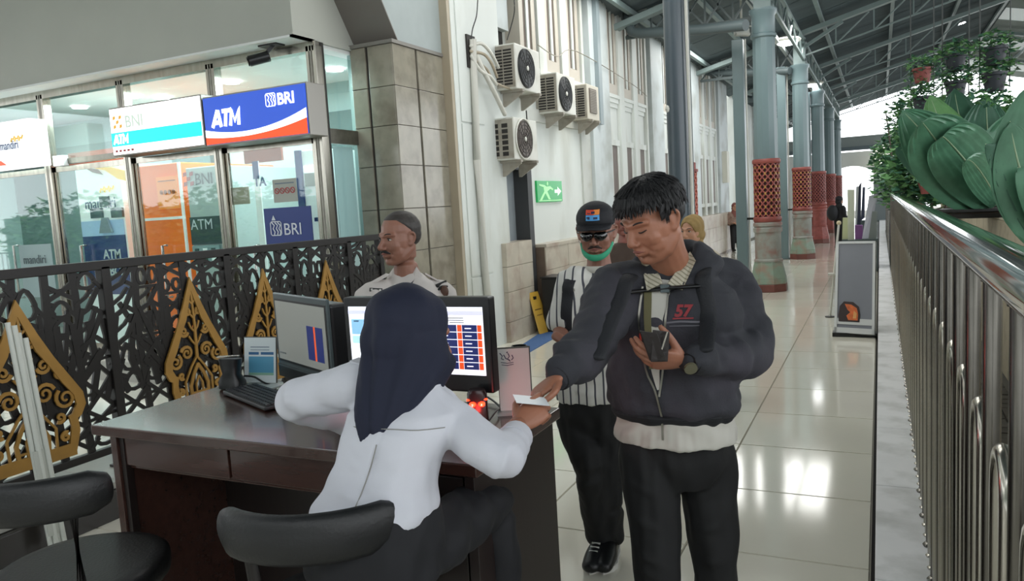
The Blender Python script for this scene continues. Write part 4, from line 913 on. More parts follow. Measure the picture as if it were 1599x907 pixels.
# --- white and teal illuminated sign
a = ony(168, 168, Ys); b = ony(314, 148, Ys); c = ony(175, 245, Ys)
nx0, nx1, nz0, nz1 = a.x, bx0-.015, c.z, (a.z+b.z)/2
sn = signbox('bank_sign', 'white illuminated box sign with a teal band reading BNI and ATM', nx0, nx1, nz0, nz1, 5.84, m_bw)
plate('teal_band', m_teal, nx0+.015, nz0+(nz1-nz0)*.20, nx1-.015, nz0+(nz1-nz0)*.48, Ys-.004, .003, sn)
block_atm((nx0+.05, Ys-.008, nz0+(nz1-nz0)*.24), .095, .024, m_bw, sn)
text('BNI', .17, (nx0+.24, Ys-.006, nz0+(nz1-nz0)*.56), uX, uZ, mat('faint_letters', 'c3d2c6', .5, emit=.55), sn, bold=.002)
mb = MB(); 
for i in range(3):
    for j in range(3):
        if (i+j) % 2 == 0 or i == j: x = nx0+.06+i*.045; z = nz0+(nz1-nz0)*.56+j*.045; mb.prism([(0, 0), (.036, .01), (.04, .04), (.006, .036)], (x, Ys-.002, z), uX, uZ, Vector((0, -1, 0)), .003)
mb.build('logo', mat('logo_orange', 'dba23c', .5, emit=.6), sn)
for k in range(5): plate('small_print', m_redtxt, nx0+.05+k*.06, nz0+.04, nx0+.085+k*.06, nz0+.06, Ys-.003, .002, sn)
# --- white mandiri sign
m1 = ony(43, 184, 5.45); m2 = ony(50, 258, 5.45)
sm_ = thing('bank_sign', 'white illuminated box sign with mandiri lettering at the left edge', 'sign', (-9.4, 5.6, 2.4))
mb = MB(); mb.box((-10.6, 5.45, m2.z), (m1.x, 5.66, m1.z)); mb.build('case', m_bw, sm_, bevel=.01)
plate('face', mat('sign_white_soft', 'f2f6fb', .4, emit=.85), -10.6, m2.z+.01, m1.x-.01, m1.z-.01, 5.44, .008, sm_)
txt('mandiri', 0.5, 235, 5.435, .135, m_navytxt, sm_, bold=.001, xs=.8)
def wavelogo(x, z, s, Y, m, parent):
    mb = MB()
    for k in range(3): mb.ribbon([(x+k*s*.95, z), (x+k*s*.95+s*.3, z+s*.5), (x+k*s*.95+s*.7, z+s*.35), (x+k*s*.95+s*1.05, z+s*.8)], s*.3, .002, (0, Y, 0), uX, uZ, Vector((0, -1, 0)))
    mb.build('logo', m, parent)
p = ony(17, 222, 5.435); wavelogo(p.x, p.z, .075, 5.434, m_gold_l, sm_)
mb = MB(); p = ony(0, 259, 5.434); mb.prism([(-.3, 0), (.12, 0), (.03, .05), (-.3, .12)], (p.x, 5.436, p.z+.0), uX, uZ, Vector((0, -1, 0)), .002); mb.build('orange_swoosh', m_or, sm_)

# --- machines inside
def machine(name, label, x0, x1, z1, Y0, bodym): t = thing(name, label, 'cash machine', ((x0+x1)/2, Y0+.2, .22)); mb = MB(); mb.box((x0, Y0, .22), (x1, 7.58, z1)); mb.build('body', bodym, t, bevel=.01); return t
# mandiri machine (second bay)
YM = 6.15
x0, z0, x1, z1 = rect_y(116, 262, 198, 366, YM)
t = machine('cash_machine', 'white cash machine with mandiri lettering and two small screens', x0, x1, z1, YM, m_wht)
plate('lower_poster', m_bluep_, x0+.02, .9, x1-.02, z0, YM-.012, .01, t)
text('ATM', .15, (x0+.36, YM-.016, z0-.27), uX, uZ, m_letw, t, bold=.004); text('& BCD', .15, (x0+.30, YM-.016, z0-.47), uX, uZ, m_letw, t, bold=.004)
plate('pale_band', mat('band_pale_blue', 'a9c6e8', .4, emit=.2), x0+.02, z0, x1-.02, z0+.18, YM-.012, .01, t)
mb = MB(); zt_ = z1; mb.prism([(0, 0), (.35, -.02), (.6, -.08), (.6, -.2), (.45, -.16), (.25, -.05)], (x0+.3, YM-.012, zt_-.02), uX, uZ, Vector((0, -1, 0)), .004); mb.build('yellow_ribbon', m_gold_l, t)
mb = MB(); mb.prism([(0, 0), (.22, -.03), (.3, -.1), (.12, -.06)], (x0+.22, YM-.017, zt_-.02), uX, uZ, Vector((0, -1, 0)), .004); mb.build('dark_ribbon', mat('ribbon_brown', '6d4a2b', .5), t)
text('mandiri', .18, (x0+.13, YM-.016, z1-.50), uX, uZ, m_navytxt, t, bold=.001); wavelogo(x0+.42, z1-.32, .085, YM-.014, m_gold_l, t)
for px0, py0, px1, py1 in ((140, 326, 159, 340), (172, 325, 191, 339), (154, 307, 169, 322)):
    a, b, c, d = rect_y(px0, py0, px1, py1, YM-.03); plate('screen', mat('small_screen', '56646f', .2), a, b, c, d, YM-.03, .03, t)
a, b, c, d = rect_y(155, 334, 176, 347, YM-.02); mb = MB(); mb.prism([(0, 0), (c-a, 0), ((c-a)*.7, .18), ((c-a)*.3, .18)], (a, YM-.02, b-.12), uX, uZ, Vector((0, -1, 0)), .03); mb.build('keypad_shelf', mat('shelf_grey', '8a97a5', .4), t)
# orange machine (third bay)
x0, z0, x1, z1 = rect_y(216, 260, 290, 339, 6.13)
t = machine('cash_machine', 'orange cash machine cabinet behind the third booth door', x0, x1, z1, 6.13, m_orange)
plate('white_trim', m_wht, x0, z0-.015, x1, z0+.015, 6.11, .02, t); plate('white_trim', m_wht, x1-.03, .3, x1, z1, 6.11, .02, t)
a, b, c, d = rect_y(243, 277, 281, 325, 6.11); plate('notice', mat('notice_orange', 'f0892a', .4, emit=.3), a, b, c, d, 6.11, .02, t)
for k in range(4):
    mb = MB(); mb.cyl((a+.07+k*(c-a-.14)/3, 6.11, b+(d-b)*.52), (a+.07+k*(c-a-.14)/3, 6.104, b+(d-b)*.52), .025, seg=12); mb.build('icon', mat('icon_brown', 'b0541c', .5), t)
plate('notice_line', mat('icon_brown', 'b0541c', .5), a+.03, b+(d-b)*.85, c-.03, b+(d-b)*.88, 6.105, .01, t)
# grey machine
x0, z0, x1, z1 = rect_y(289, 263, 352, 336, 6.1)
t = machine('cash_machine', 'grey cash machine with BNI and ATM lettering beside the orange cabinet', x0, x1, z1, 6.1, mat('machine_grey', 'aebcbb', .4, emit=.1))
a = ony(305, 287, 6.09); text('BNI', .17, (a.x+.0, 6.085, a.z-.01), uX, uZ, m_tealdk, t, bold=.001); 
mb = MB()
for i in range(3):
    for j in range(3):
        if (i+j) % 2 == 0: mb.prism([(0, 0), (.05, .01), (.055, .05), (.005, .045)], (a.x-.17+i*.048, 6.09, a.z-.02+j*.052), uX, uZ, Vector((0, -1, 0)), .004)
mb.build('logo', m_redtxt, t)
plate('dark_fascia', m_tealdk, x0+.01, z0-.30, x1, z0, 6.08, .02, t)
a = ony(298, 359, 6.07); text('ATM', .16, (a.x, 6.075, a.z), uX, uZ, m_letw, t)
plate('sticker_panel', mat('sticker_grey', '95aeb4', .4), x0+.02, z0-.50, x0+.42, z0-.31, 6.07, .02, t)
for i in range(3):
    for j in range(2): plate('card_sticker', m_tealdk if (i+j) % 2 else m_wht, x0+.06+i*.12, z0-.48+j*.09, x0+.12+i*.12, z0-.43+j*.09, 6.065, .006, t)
# blue machine (fourth bay)
x0, z0, x1, z1 = rect_y(468, 235, 512, 325, 6.2)
t = machine('cash_machine', 'white and blue cash machine in the right booth with a grey screen', x0, x1, z1, 6.2, m_wht)
plate('blue_header', m_blue, x0+.02, z1-.26, x1, z1-.02, 6.53, .02, t); text('BANK', .09, (x0+.05, 6.172, z1-.22), uX, uZ, m_bw, t, bold=.003); plate('red_line', m_redtxt, x0+.02, z1-.29, x1, z1-.26, 6.53, .02, t)
a, b, c, d = rect_y(475, 271, 496, 290, 6.16); plate('screen', mat('atm_screen', '7d7f74', .2), a, b, c, d, 6.16, .05, t)
plate('blue_edge', m_bluep_, x0-.05, z0, x0+.02, z1, 6.17, .04, t)
for k in range(3): plate('card_sticker', m_redtxt if k == 1 else m_bluep_, x0+.12+k*.1, z1-.72, x0+.17+k*.1, z1-.68, 6.19, .01, t)
# glass stickers and boards on doors
a, b, c, d = rect_y(412, 326, 490, 379, 5.88); plate('door_poster', m_bluep_, a, b, c, d, 5.875, .01, D4, 'blue poster with a white bank logo on the glass door')
text('BRI', .165, ((a+c)/2-.06, 5.872, (b+d)/2-.09), uX, uZ, m_letw, D4); swirl((a+c)/2-.22, (b+d)/2-.09, .135, m_letw, D4, 5.872)
mb = MB(); mb.prism([(0, 0), (.05, 0), (.025, .05)], ((a+c)/2-.2, 5.872, d-.12), uX, uZ, Vector((0, -1, 0)), .002); mb.build('logo', m_letw, D4)
a, b, c, d = rect_y(425, 281, 465, 314, 5.88); plate('notice', mat('notice_grey', 'a9aca4', .5), a, b, c, d, 5.88, .008, D4, 'grey notice with four red prohibition circles')
mb = MB()
for k in range(4):
    cx_ = a+.05+k*(c-a-.1)/3; cz_ = (b+d)/2; mb.ribbon([(cx_+.026*math.cos(q), cz_+.026*math.sin(q)) for q in [2*PI*i/14 for i in range(14)]], .008, .002, (0, 5.878, 0), uX, uZ, Vector((0, -1, 0)), closed=True); mb.ribbon([(cx_-.018, cz_+.018), (cx_+.018, cz_-.018)], .006, .002, (0, 5.878, 0), uX, uZ, Vector((0, -1, 0)))
mb.build('prohibition_mark', m_redtxt, D4)
plate('notice_line', m_grytxt, a+.03, d-.045, c-.03, d-.035, 5.876, .004, D4)
a, b, c, d = rect_y(353, 294, 388, 318, 5.88); plate('sill_card', mat('card_beige', 'a09d88', .5), a, b, c, d, 5.9, .008, D4)
a, b, c, d = rect_y(380, 236, 440, 250, 6.2); plate('red_valance', mat('valance', '9c4a33', .5), a, b, c, d, 6.2, .03, fac)
a, b, c, d = rect_y(388, 252, 405, 335, 6.05); t = thing('banner_stand', 'tall white banner with blue letters inside the right booth', 'banner', (a, 6.1, .22)); plate('banner', m_wht, a, .3, c, d, 6.1, .01, t); plate('base', m_black, a, .22, c, .3, 6.05, .12, t)
text('TA', .13, (a+.0, 6.095, (b+d)/2+.02), uX, uZ, m_bluep_, t, bold=.004); plate('blue_cap', m_bluep_, a, d-.16, c, d, 6.095, .004, t)
txt('mandiri', 37, 412, 5.88, .15, m_tealdk, D1, xs=.95)
a, b, c, d = rect_y(28, 383, 84, 425, 5.885); plate('frosted_band', mat('frost', '8fa6a8', .5), a, b-.3, c, d, 5.889, .005, D1)
a, b, c, d = rect_y(0, 165, 60, 185, 7.2)
t = thing('wall_poster', 'dark poster and leafy backdrop inside the left booth', 'poster', (-9.6, 7.5, 1.2)); a, b, c, d = rect_y(8, 278, 75, 330, 7.4); plate('poster', m_ind, a, b, c, d, 7.5, .02, t)
# small white box and door closers
for px, py in ((96, 251),): a, b, c, d = rect_y(87, 244, 105, 258, 5.86); plate('door_closer', m_wht, a, b, c, d, 5.82, .06, fac)
a, b, c, d = rect_y(106, 240, 195, 256, 6.3); plate('red_valance', mat('valance', '9c4a33', .5), a, b, c, d, 6.3, .03, fac)
# cctv camera under the beam
c = ony(402, 92, 5.66); t = thing('security_camera', 'black security camera under the beam above the blue sign', 'camera', (c.x, 5.7, 3.28))
mb = MB(); mb.limb([c+Vector((.1, .05, .02)), c+Vector((-.03, -.08, -.03))], .05, 14, cap=False); mb.build('body', m_black, t, smooth=40)
mb = MB(); mb.cyl(c+Vector((-.032, -.082, -.031)), c+Vector((-.04, -.09, -.034)), .042, seg=14); mb.build('lens', mat('lens_glass', '0a0a0c', .1), t)
mb = MB(); mb.bar(c+Vector((.08, .03, .04)), c+Vector((.14, .08, .12)), .03, .03); mb.box((c.x+.0, 5.68, 3.27), (c.x+.22, 5.80, 3.29)); mb.build('mount', m_black, t)
# ================================================================ FRETWORK FENCE
m_fence = mat('fence_bronze', '1a1716', .4, .2, var=.15, scale=12)
m_gun = mat('ornament_gold', '9b7434', .42, .15, var=.12, scale=8)
FX = -4.25
fence = thing('fretwork_fence', 'dark cut-metal fretwork fence panels in front of the booths', 'fence', (FX, 3, .2))
def fbox(name, m, lo, hi, bev=0): mb = MB(); mb.box(lo, hi); return mb.build(name, m, fence, bevel=bev)
posts = [-.15, .75, 1.55, 2.35, 3.12, 4.08, 4.80, 5.50, 5.98]
fbox('top_rail', m_fence, (FX-.03, posts[0], 1.42), (FX+.03, posts[-1]+.03, 1.475), .005)
fbox('bottom_rail', m_fence, (FX-.02, posts[0], .30), (FX+.02, posts[-1], .345), .004)
for y in posts: fbox('post', m_fence, (FX-.03, y-.03, .2), (FX+.03, y+.03, 1.44), .004)
for y in posts: fbox('foot_plate', m_fence, (FX-.06, y-.06, .2), (FX+.06, y+.06, .215))
rnd = random.Random(11)
def fret(y0, y1, seed):
    rnd = random.Random(seed); mb = MB(); W_ = y1-y0-.06; z0 = .345; Hh = 1.42-z0; o = (FX-.008, y0+.03, z0); t = .016
    R = lambda pts, w_, **k: mb.ribbon(pts, w_*1.3, t, (o[0]+rnd.uniform(0, .006), o[1], o[2]), Yp, Zp, Xp, **k)
    n = max(2, round(W_/.17)); xs = [W_*i/n for i in range(n+1)]
    for i in range(n+1):
        if 0 < i < n: R([(xs[i]+.012*math.sin(6*k/8+i), Hh*k/8) for k in range(9)], .034)
    for i in range(n):
        a, b = xs[i], xs[i+1]; w_ = b-a; z = .02; style = rnd.randrange(3)
        while z < Hh-.06:
            h = rnd.uniform(.09, .2); h = min(h, Hh-z); q = rnd.random(); c = ((a+b)/2+rnd.uniform(-.02, .02), z+h/2)
            if q < .38:   # leaf-like oval with side bars
                rx, ry = w_*.30, h*.44; R([(c[0]+rx*math.cos(g)*(1-.35*math.sin(g)), c[1]+ry*math.sin(g)) for g in [2*PI*k/12 for k in range(12)]], .018, closed=True)
                R([(a, z), (c[0]-rx*.8, c[1])], .016); R([(b, z), (c[0]+rx*.8, c[1])], .016); R([(a, z+h), (c[0]-rx*.5, c[1]+ry*.6)], .016)
            elif q < .66: R([(a, z), (c[0], z+h*.5), (b, z+h)], .02); R([(b, z), (a, z+h)], .018); R([(a, c[1]), (b, c[1]+.02)], .014)
            elif q < .85: R([(a, z), (a+w_*.45, z+h*.25), (b-.02, z+h)], .022); R([(a, z+h*.45), (a+w_*.4, z+h*.7), (b-.06, z+h)], .016); R([(b, z), (b-w_*.4, z+h*.3)], .02)
            else:
                for s in (.25, .72): R([(a+w_*s+.03*math.cos(g), c[1]+h*.36*math.sin(g)) for g in [2*PI*k/10 for k in range(10)]], .015, closed=True)
                R([(a, z), (b, z)], .014)
            z += h
        # dense fan of leaves behind the ornaments
    for k in range(8):
        x = W_*(k+.5)/8; R([(x, .30), (x+(x-W_/2)*.25, .5), (x+(x-W_/2)*.1, .78)], .032)
        R([(W_*.5, .25), (x, .60)], .026); R([(W_*.5+(x-W_/2)*.4, .42), (x, .86)], .022)
    mb.build('fretwork_panel', m_fence, fence)
for i, (a, b) in enumerate(zip(posts, posts[1:])): fret(a, b, 40+i)
# leaf-shaped golden ornaments
OUT = [(0, 1), (.13, .9), (.3, .77), (.52, .62), (.78, .47), (.97, .36), (1.0, .28), (.9, .215), (.82, .2), (.84, .12), (.74, .0)]
def spiral(c, r, turns, d, a0=0, n=20): return [(c[0]+d*r*(1-.85*k/n)*math.cos(a0+turns*2*PI*k/n), c[1]+r*(1-.85*k/n)*math.sin(a0+turns*2*PI*k/n)) for k in range(n+1)]
def gunungan(yc, zb, hw, hh, label):
    t = thing('leaf_ornament', label, 'ornament', (FX+.04, yc, zb), 'golden leaf-shaped ornaments on the fretwork fence')
    o = (FX+.022, yc, zb); th = .014
    pts = [(x*hw, y*hh) for x, y in OUT]; full = pts+[(-x, y) for x, y in pts[:0:-1]]
    mb = MB()
    # border: outline minus inset
    ins = []
    for x, y in full:
        cx_, cy_ = 0, hh*.33; dx, dy = x-cx_, y-cy_; l = math.hypot(dx, dy); k = .058*(1.6 if y > hh*.75 else 1); ins.append((x-dx/l*k, y-dy/l*k))
    N = len(full); vs = []
    for (x, y), (a, b) in zip(full, ins):
        for q in (0, th): vs += [(o[0]+q, yc+x, zb+y), (o[0]+q, yc+a, zb+b)]
    fs = []
    for i in range(N):
        j = (i+1) % N; A = i*4; B = j*4
        fs += [(A+2, A+3, B+3, B+2), (A, B, B+1, A+1), (A, A+2, B+2, B), (A+1, B+1, B+3, A+3)]
    mb.add(vs, fs); mb.build('border', m_gun, t)
    R = lambda mb, pts, w_, **k: mb.ribbon(pts, w_ if isinstance(w_, list) else w_*1.15, th*.8, (o[0]+rnd.uniform(-.003, .002), o[1], o[2]), Yp, Zp, Xp, **k)
    mb = MB(); R(mb, [(0, hh*.35), (.006, hh*.6), (0, hh*.93)], [.022, .018, .012]); 
    for s in (-1, 1):
        for k in range(4): z = hh*(.45+.11*k); R(mb, [(0, z), (s*hw*.10, z+.03), (s*hw*.16*(1.2-.2*k), z+.07)], .010)
    mb.build('stem', m_gun, t)
    for s in (-1, 1):
        for (cx_, cy_, r, tr, a0) in ((.30, .40, .155, 1.6, .3), (.66, .345, .165, 1.5, 2.2), (.34, .575, .115, 1.5, 3.4), (.60, .50, .085, 1.3, .8), (.17, .72, .065, 1.3, 2.), (.52, .23, .08, 1.2, 4), (.58, .10, .075, 1.3, 1.)):
            if s > 0 or True:
                mb = MB(); R(mb, spiral((s*cx_*hw, cy_*hh), r*hw*1.15, tr, s, a0), [.021-.0005*q for q in range(21)]); mb.build('scroll', m_gun, t)
        mb = MB(); R(mb, [(s*hw*.25, 0), (s*hw*.28, hh*.13), (s*hw*.16, hh*.22), (0, hh*.30)], .02); R(mb, [(s*hw*.4, 0), (s*hw*.42, hh*.17), (s*hw*.2, hh*.28), (0, hh*.36)], .012); R(mb, [(s*hw*.1, hh*.05), (s*hw*.1, hh*.14), (0, hh*.2)], .01); mb.build('doorway', m_gun, t)
    mb = MB()
    for k in range(3): R(mb, [(-hw*.24, hh*(.012+.03*k)), (hw*.24, hh*(.012+.03*k))], .011)
    mb.build('steps', m_gun, t)
    mb = MB(); R(mb, [(-hw*.74, 0), (hw*.74, 0)], .05); mb.build('foot_band', m_gun, t)
gl = ['large golden leaf-shaped ornament at the left edge, behind the leaning white tubes', 'golden leaf-shaped ornament standing above the left end of the desk', 'golden leaf-shaped ornament behind the leaflet holder and computer', 'golden leaf-shaped ornament farthest right, behind the computer']
for i, (y, zb, hw, hh) in enumerate(((2.56, .40, .33, .91), (3.73, .46, .27, .85), (4.42, .46, .265, .84), (5.16, .46, .265, .84))): gunungan(y, zb, hw, hh, gl[i])
mb = None
# leaning white tubes
t = thing('tube_bundle', 'bundle of white tubes leaning before the left golden ornament', 'tubes', onz(85, 800, 0))
A = onx(22, 502, -3.95); B = onx(66, 730, -3.9); dv = (B-A).normalized(); B = B+dv*.45
for k in range(4):
    off = Vector((.012*(k % 2), .022*(k-1.5), .012*(k == 1))); mb = MB(); mb.cyl(A+off+dv*(.03*k), B+off, .013, seg=10); mb.build('tube', mat('white_tube', 'c6c9c2', .35), t, smooth=60)
mb = MB(); q = A.lerp(B, .55); mb.limb([q, q+dv*.45], [(.045, .02)]*2, 10, cap=False); mb.build('sleeve', mat('tube_sleeve', 'b5b8b0', .4), t, smooth=60)

# ================================================================ DESK
m_desk = mat('desk_veneer', '3c2620', .26, var=.16, scale=5, stretch=(1, 8, 8), coat=.35)
m_deskd = mat('desk_dark', '1c1210', .45, var=.15, scale=6, stretch=(8, 8, 1))
desk = thing('reception_desk', 'dark brown wooden counter desk with the two computers', 'desk', (-1.67, 1.95, 0))
DX0, DX1, DY0, DY1, DZ = -2.42, -.935, 1.665, 2.24, 1.0
def db(name, m, lo, hi, bev=.002): mb = MB(); mb.box(lo, hi); return mb.build(name, m, desk, bevel=bev)
db('desktop', m_desk, (DX0, DY0, DZ-.035), (DX1, DY1, DZ), .004)
db('side_panel', m_deskd, (DX1-.05, DY0+.02, 0), (DX1-.02, DY1-.02, DZ-.035)); db('pedestal', m_deskd, (DX1-.42, DY0+.05, .05), (DX1-.05, DY1-.04, DZ-.035))
db('door', m_deskd, (DX1-.40, DY0+.03, .08), (DX1-.06, DY0+.05, .75)); db('drawer_front', m_deskd, (DX1-.40, DY0+.03, .77), (DX1-.06, DY0+.05, .95))
db('side_panel', m_desk, (DX0+.05, DY0+.03, 0), (DX0+.08, DY1-.02, DZ-.035)); db('side_trim', m_deskd, (DX0+.08, DY0+.04, 0), (DX0+.10, DY0+.07, DZ-.035))
db('modesty_panel', m_deskd, (DX0+.08, DY1-.10, .12), (DX1-.05, DY1-.08, DZ-.035))
db('apron', m_desk, (DX0+.08, DY0+.06, .84), (DX1-.42, DY0+.08, DZ-.035)); 
for k in range(2):
    w_ = (DX1-.42-DX0-.1)/2; db('drawer_front', m_desk, (DX0+.10+k*w_, DY0+.045, .855), (DX0+.09+(k+1)*w_, DY0+.06, .955))
# ---- stools
m_lea = mat('black_leather', '0f1011', .45, var=.1, scale=9, bump=.12, bscale=120); m_wood = mat('stool_leg', '171312', .4)
def stool(seat, facing, label):
    seat = Vector(seat); f = Vector(facing).normalized(); r = Vector((f.y, -f.x, 0)); z = seat.z
    t = thing('bar_stool', label, 'stool', (seat.x, seat.y, 0), 'black leather bar stools behind the desk')
    mb = MB(); secs = []
    for dz, k in ((-.075, .90), (-.06, .985), (-.03, 1.0), (-.012, .99), (0, .93), (.004, .80), (.004, .3)): secs.append((seat+Vector((0, 0, dz)), r, f, .232*k, .238*k))
    mb.loft(secs, 40, 2.25); mb.build('seat', m_lea, t, smooth=70)
    mb = MB(); mb.limb([seat+Vector((0, 0, -.07))+(r*math.cos(a)*.212+f*math.sin(a)*.222) for a in [2*PI*i/36 for i in range(36)]], .006, 6, closed=True); mb.build('piping', m_lea, t, smooth=60)
    mb = MB(); P_ = []
    for k in range(13):
        a = -PI/2+(k-6)/6*.86; P_.append(seat+(r*math.cos(a)+f*math.sin(a))*.255+Vector((0, 0, .275)))
    mb.limb(P_, [(.018, .044)]+[(.026, .058)]*11+[(.018, .044)], 16); mb.build('backrest', m_lea, t, smooth=70)
    for s in (-1, 1):
        mb = MB(); a = -PI/2+s*.55; top = seat+(r*math.cos(a)+f*math.sin(a))*.245+Vector((0, 0, .25)); foot = seat+(r*math.cos(a)*1.1+f*math.sin(a))*.27; foot.z = 0
        mid = seat+(r*math.cos(a)+f*math.sin(a))*.215+Vector((0, 0, -.04)); mb.limb([top, mid, foot], [.014, .02, .011], 10, cap=False); mb.build('leg', m_wood, t, smooth=60)
        mb = MB(); a = PI/2+s*.55; top = seat+(r*math.cos(a)+f*math.sin(a))*.18+Vector((0, 0, -.06)); foot = seat+(r*math.cos(a)*1.1+f*math.sin(a))*.26; foot.z = 0
        mb.limb([top, foot], [.02, .011], 10, cap=False); mb.build('leg', m_wood, t, smooth=60)
    mb = MB(); mb.limb([Vector((seat.x, seat.y, .28))+(r*math.cos(a)+f*math.sin(a))*.235 for a in [2*PI*i/28 for i in range(28)]], .009, 8, closed=True); mb.build('foot_ring', m_steel2, t, smooth=60)
    return t
s1 = dep(118, 850, 2.16); s1.z = .72
b1 = dep(0, 745, 1.86); fdir = Vector((s1.x-b1.x, s1.y-b1.y, 0))
stool(s1, fdir, 'empty black leather bar stool at the left, below the fence')
s2 = dep(525, 880, 1.90); s2.z = .70; b2 = dep(445, 835, 1.55)
stool(s2, Vector((s2.x-b2.x, s2.y-b2.y, 0)), 'black leather bar stool under the woman in the navy headscarf')

# ================================================================ THINGS ON THE DESK
m_scr = mat('screen_white', 'e9edf6', .3, emit=.95); m_scrdim = mat('screen_dim', '9d9f99', .25, emit=.12); m_cellb = mat('cell_navy', '1c2b6b', .3, emit=.35); m_cello = mat('cell_orange', 'e2521f', .3, emit=.6)
m_uib = mat('ui_blue', '8fc7ea', .3, emit=.6); m_uig = mat('ui_grey', '6d7377', .4); m_dg = mat('monitor_grey', '4d585a', .3, .2)
def onplane(o, u, v, n): return lambda mb, x0, y0, x1, y1, h, th=.001: mb.prism([(x0, y0), (x1, y0), (x1, y1), (x0, y1)], Vector(o)+n*h, u, v, n, th)
# large monitor, parallel to the desk edge
YM2 = 2.03; a = ony(535, 465.5, YM2); b = ony(762, 463, YM2); c = ony(757, 614, YM2)
x0, x1, z1, z0 = a.x, b.x, (a.z+b.z)/2, c.z; z0 = max(z0, 1.035); Wm, Hm = x1-x0, z1-z0
mon = thing('monitor', 'large black monitor facing the camera, showing a table of navy and orange cells', 'monitor', ((x0+x1)/2, 2.06, DZ))
mb = MB(); mb.box((x0, YM2, z0), (x1, YM2+.045, z1)); mb.build('bezel', m_black, mon, bevel=.006)
u = uX; v = uZ; n = Vector((0, -1, 0)); o = Vector((x0, YM2, z0)); Rc = onplane(o, u, v, n)
sx0, sx1, sy0, sy1 = .02, Wm-.022, .055, Hm-.03
def scr(name, m, *r): mb = MB(); Rc(mb, *r); return mb.build(name, m, mon)
scr('screen', m_scr, sx0, sy0, sx1, sy1, 0, .0015)
scr('toolbar', mat('ui_violet', 'cfd3ee', .3, emit=.7), sx0, sy1-.025, sx1, sy1-.012, .002); scr('tab', m_uig, sx0+.02, sy1-.05, sx0+.04, sy1-.045, .002); scr('tab', m_uig, sx0+.06, sy1-.05, sx0+.09, sy1-.045, .002)
scr('blue_block', m_uib, sx0+.01, sy0+.12, sx0+.11, sy0+.17, .002); scr('blue_block', mat('ui_cyan', 'b4e4ee', .3, emit=.7), sx0+.01, sy0+.09, sx0+.11, sy0+.115, .002)
hw_ = .0125
cx1 = sx1-.006; rows = 6
for r in range(rows):
    zt_ = sy1-.055-r*.0235
    scr('cell', m_cello, cx1-.014, zt_-.021, cx1, zt_, .002); scr('cell', m_cellb, cx1-.067, zt_-.021, cx1-.016, zt_, .002); scr('cell', m_cello, cx1-.084, zt_-.021, cx1-.069, zt_, .002); scr('cell', m_cellb, cx1-.150, zt_-.021, cx1-.087, zt_, .002)
    for q in (.035, .118): scr('cell_text', m_scr, cx1-q-.022, zt_-.012, cx1-q, zt_-.009, .0035)
for k in range(3): scr('text_line', m_uig, cx1-.13+.01*k, sy1-.035-k*.007, cx1-.06, sy1-.033-k*.007, .002)
text('monitor', .01, o+u*(Wm-.07)+v*.02+n*.001, u, v, m_uig, mon) if 0 else None
mb = MB(); mb.box(((x0+x1)/2-.04, YM2+.045, DZ+.01), ((x0+x1)/2+.04, YM2+.075, z0+.12)); mb.box(((x0+x1)/2-.12, YM2-.06, DZ), ((x0+x1)/2+.12, YM2+.14, DZ+.012)); mb.build('stand', m_black, mon, bevel=.004)
# all-in-one computer turned away to the left
zt_ = 1.374; TLp = onz(425, 456.5, zt_); TRp = onz(509, 467.6, zt_); u = (TRp-TLp); Wm = u.length; u.normalize(); n = Vector((u.y, -u.x, 0)).normalized()
if n.dot(FWD) > 0: n = -n
Hm = zt_-1.045; o = Vector((TLp.x, TLp.y, 1.045)); aio = thing('computer', 'grey all-in-one computer turned sideways with a pale dim screen', 'computer', (TRp.x, TRp.y, DZ))
mb = MB(); mb.prism([(0, 0), (Wm, 0), (Wm, Hm), (0, Hm)], o, u, uZ, -n, .012); mb.build('front_frame', m_dg, aio, bevel=.004)
mb = MB(); mb.prism([(.004, .004), (Wm-.004, .004), (Wm-.004, Hm-.02), (.004, Hm-.02)], o-n*.012, u, uZ, -n, .07); mb.build('back_shell', m_black, aio, bevel=.012)
Rc = onplane(o, u, uZ, n)
def scr2(name, m, *r): mb = MB(); Rc(mb, *r); return mb.build(name, m, aio)
scr2('screen_bezel', m_black, .012, .062, Wm-.012, Hm-.022, 0, .001); scr2('screen', m_scrdim, .022, .072, Wm-.022, Hm-.03, .001, .001)
scr2('chin', m_black, .002, .0, Wm-.002, .05, 0, .002); scr2('chin_strip', m_dg, .002, .042, Wm-.002, .048, .002, .001)
mb = MB(); mb.ell(o+u*(Wm*.5)+uZ*.022+n*.002, (.006, .006, .006), 10); mb.build('badge', m_steel, aio)
sw = Wm-.044; 
for k, c_ in enumerate((0, 1)): scr2('cell_block', m_cellb, .022+sw*(.64+.17*k), .10, .022+sw*(.77+.17*k), Hm-.105, .0022, .0008)
scr2('cell_strip', m_cello, .022+sw*.775, .10, .022+sw*.80, Hm-.105, .0022, .0008); scr2('text_bar', m_uig, .03, .095, .09, .10, .0022, .0008)
mb = MB(); cq = o+u*(Wm*.5)-n*.09; mb.limb([Vector((cq.x, cq.y, DZ+.015)), Vector((cq.x, cq.y, 1.2))], [(.03, .012)]*2, 10); mb.build('neck', m_dg, aio, smooth=50)
mb = MB(); mb.lathe([(.12, 0), (.12, .008), (.04, .014)], (cq.x, cq.y, DZ), 28); mb.build('foot', m_steel, aio, smooth=40)
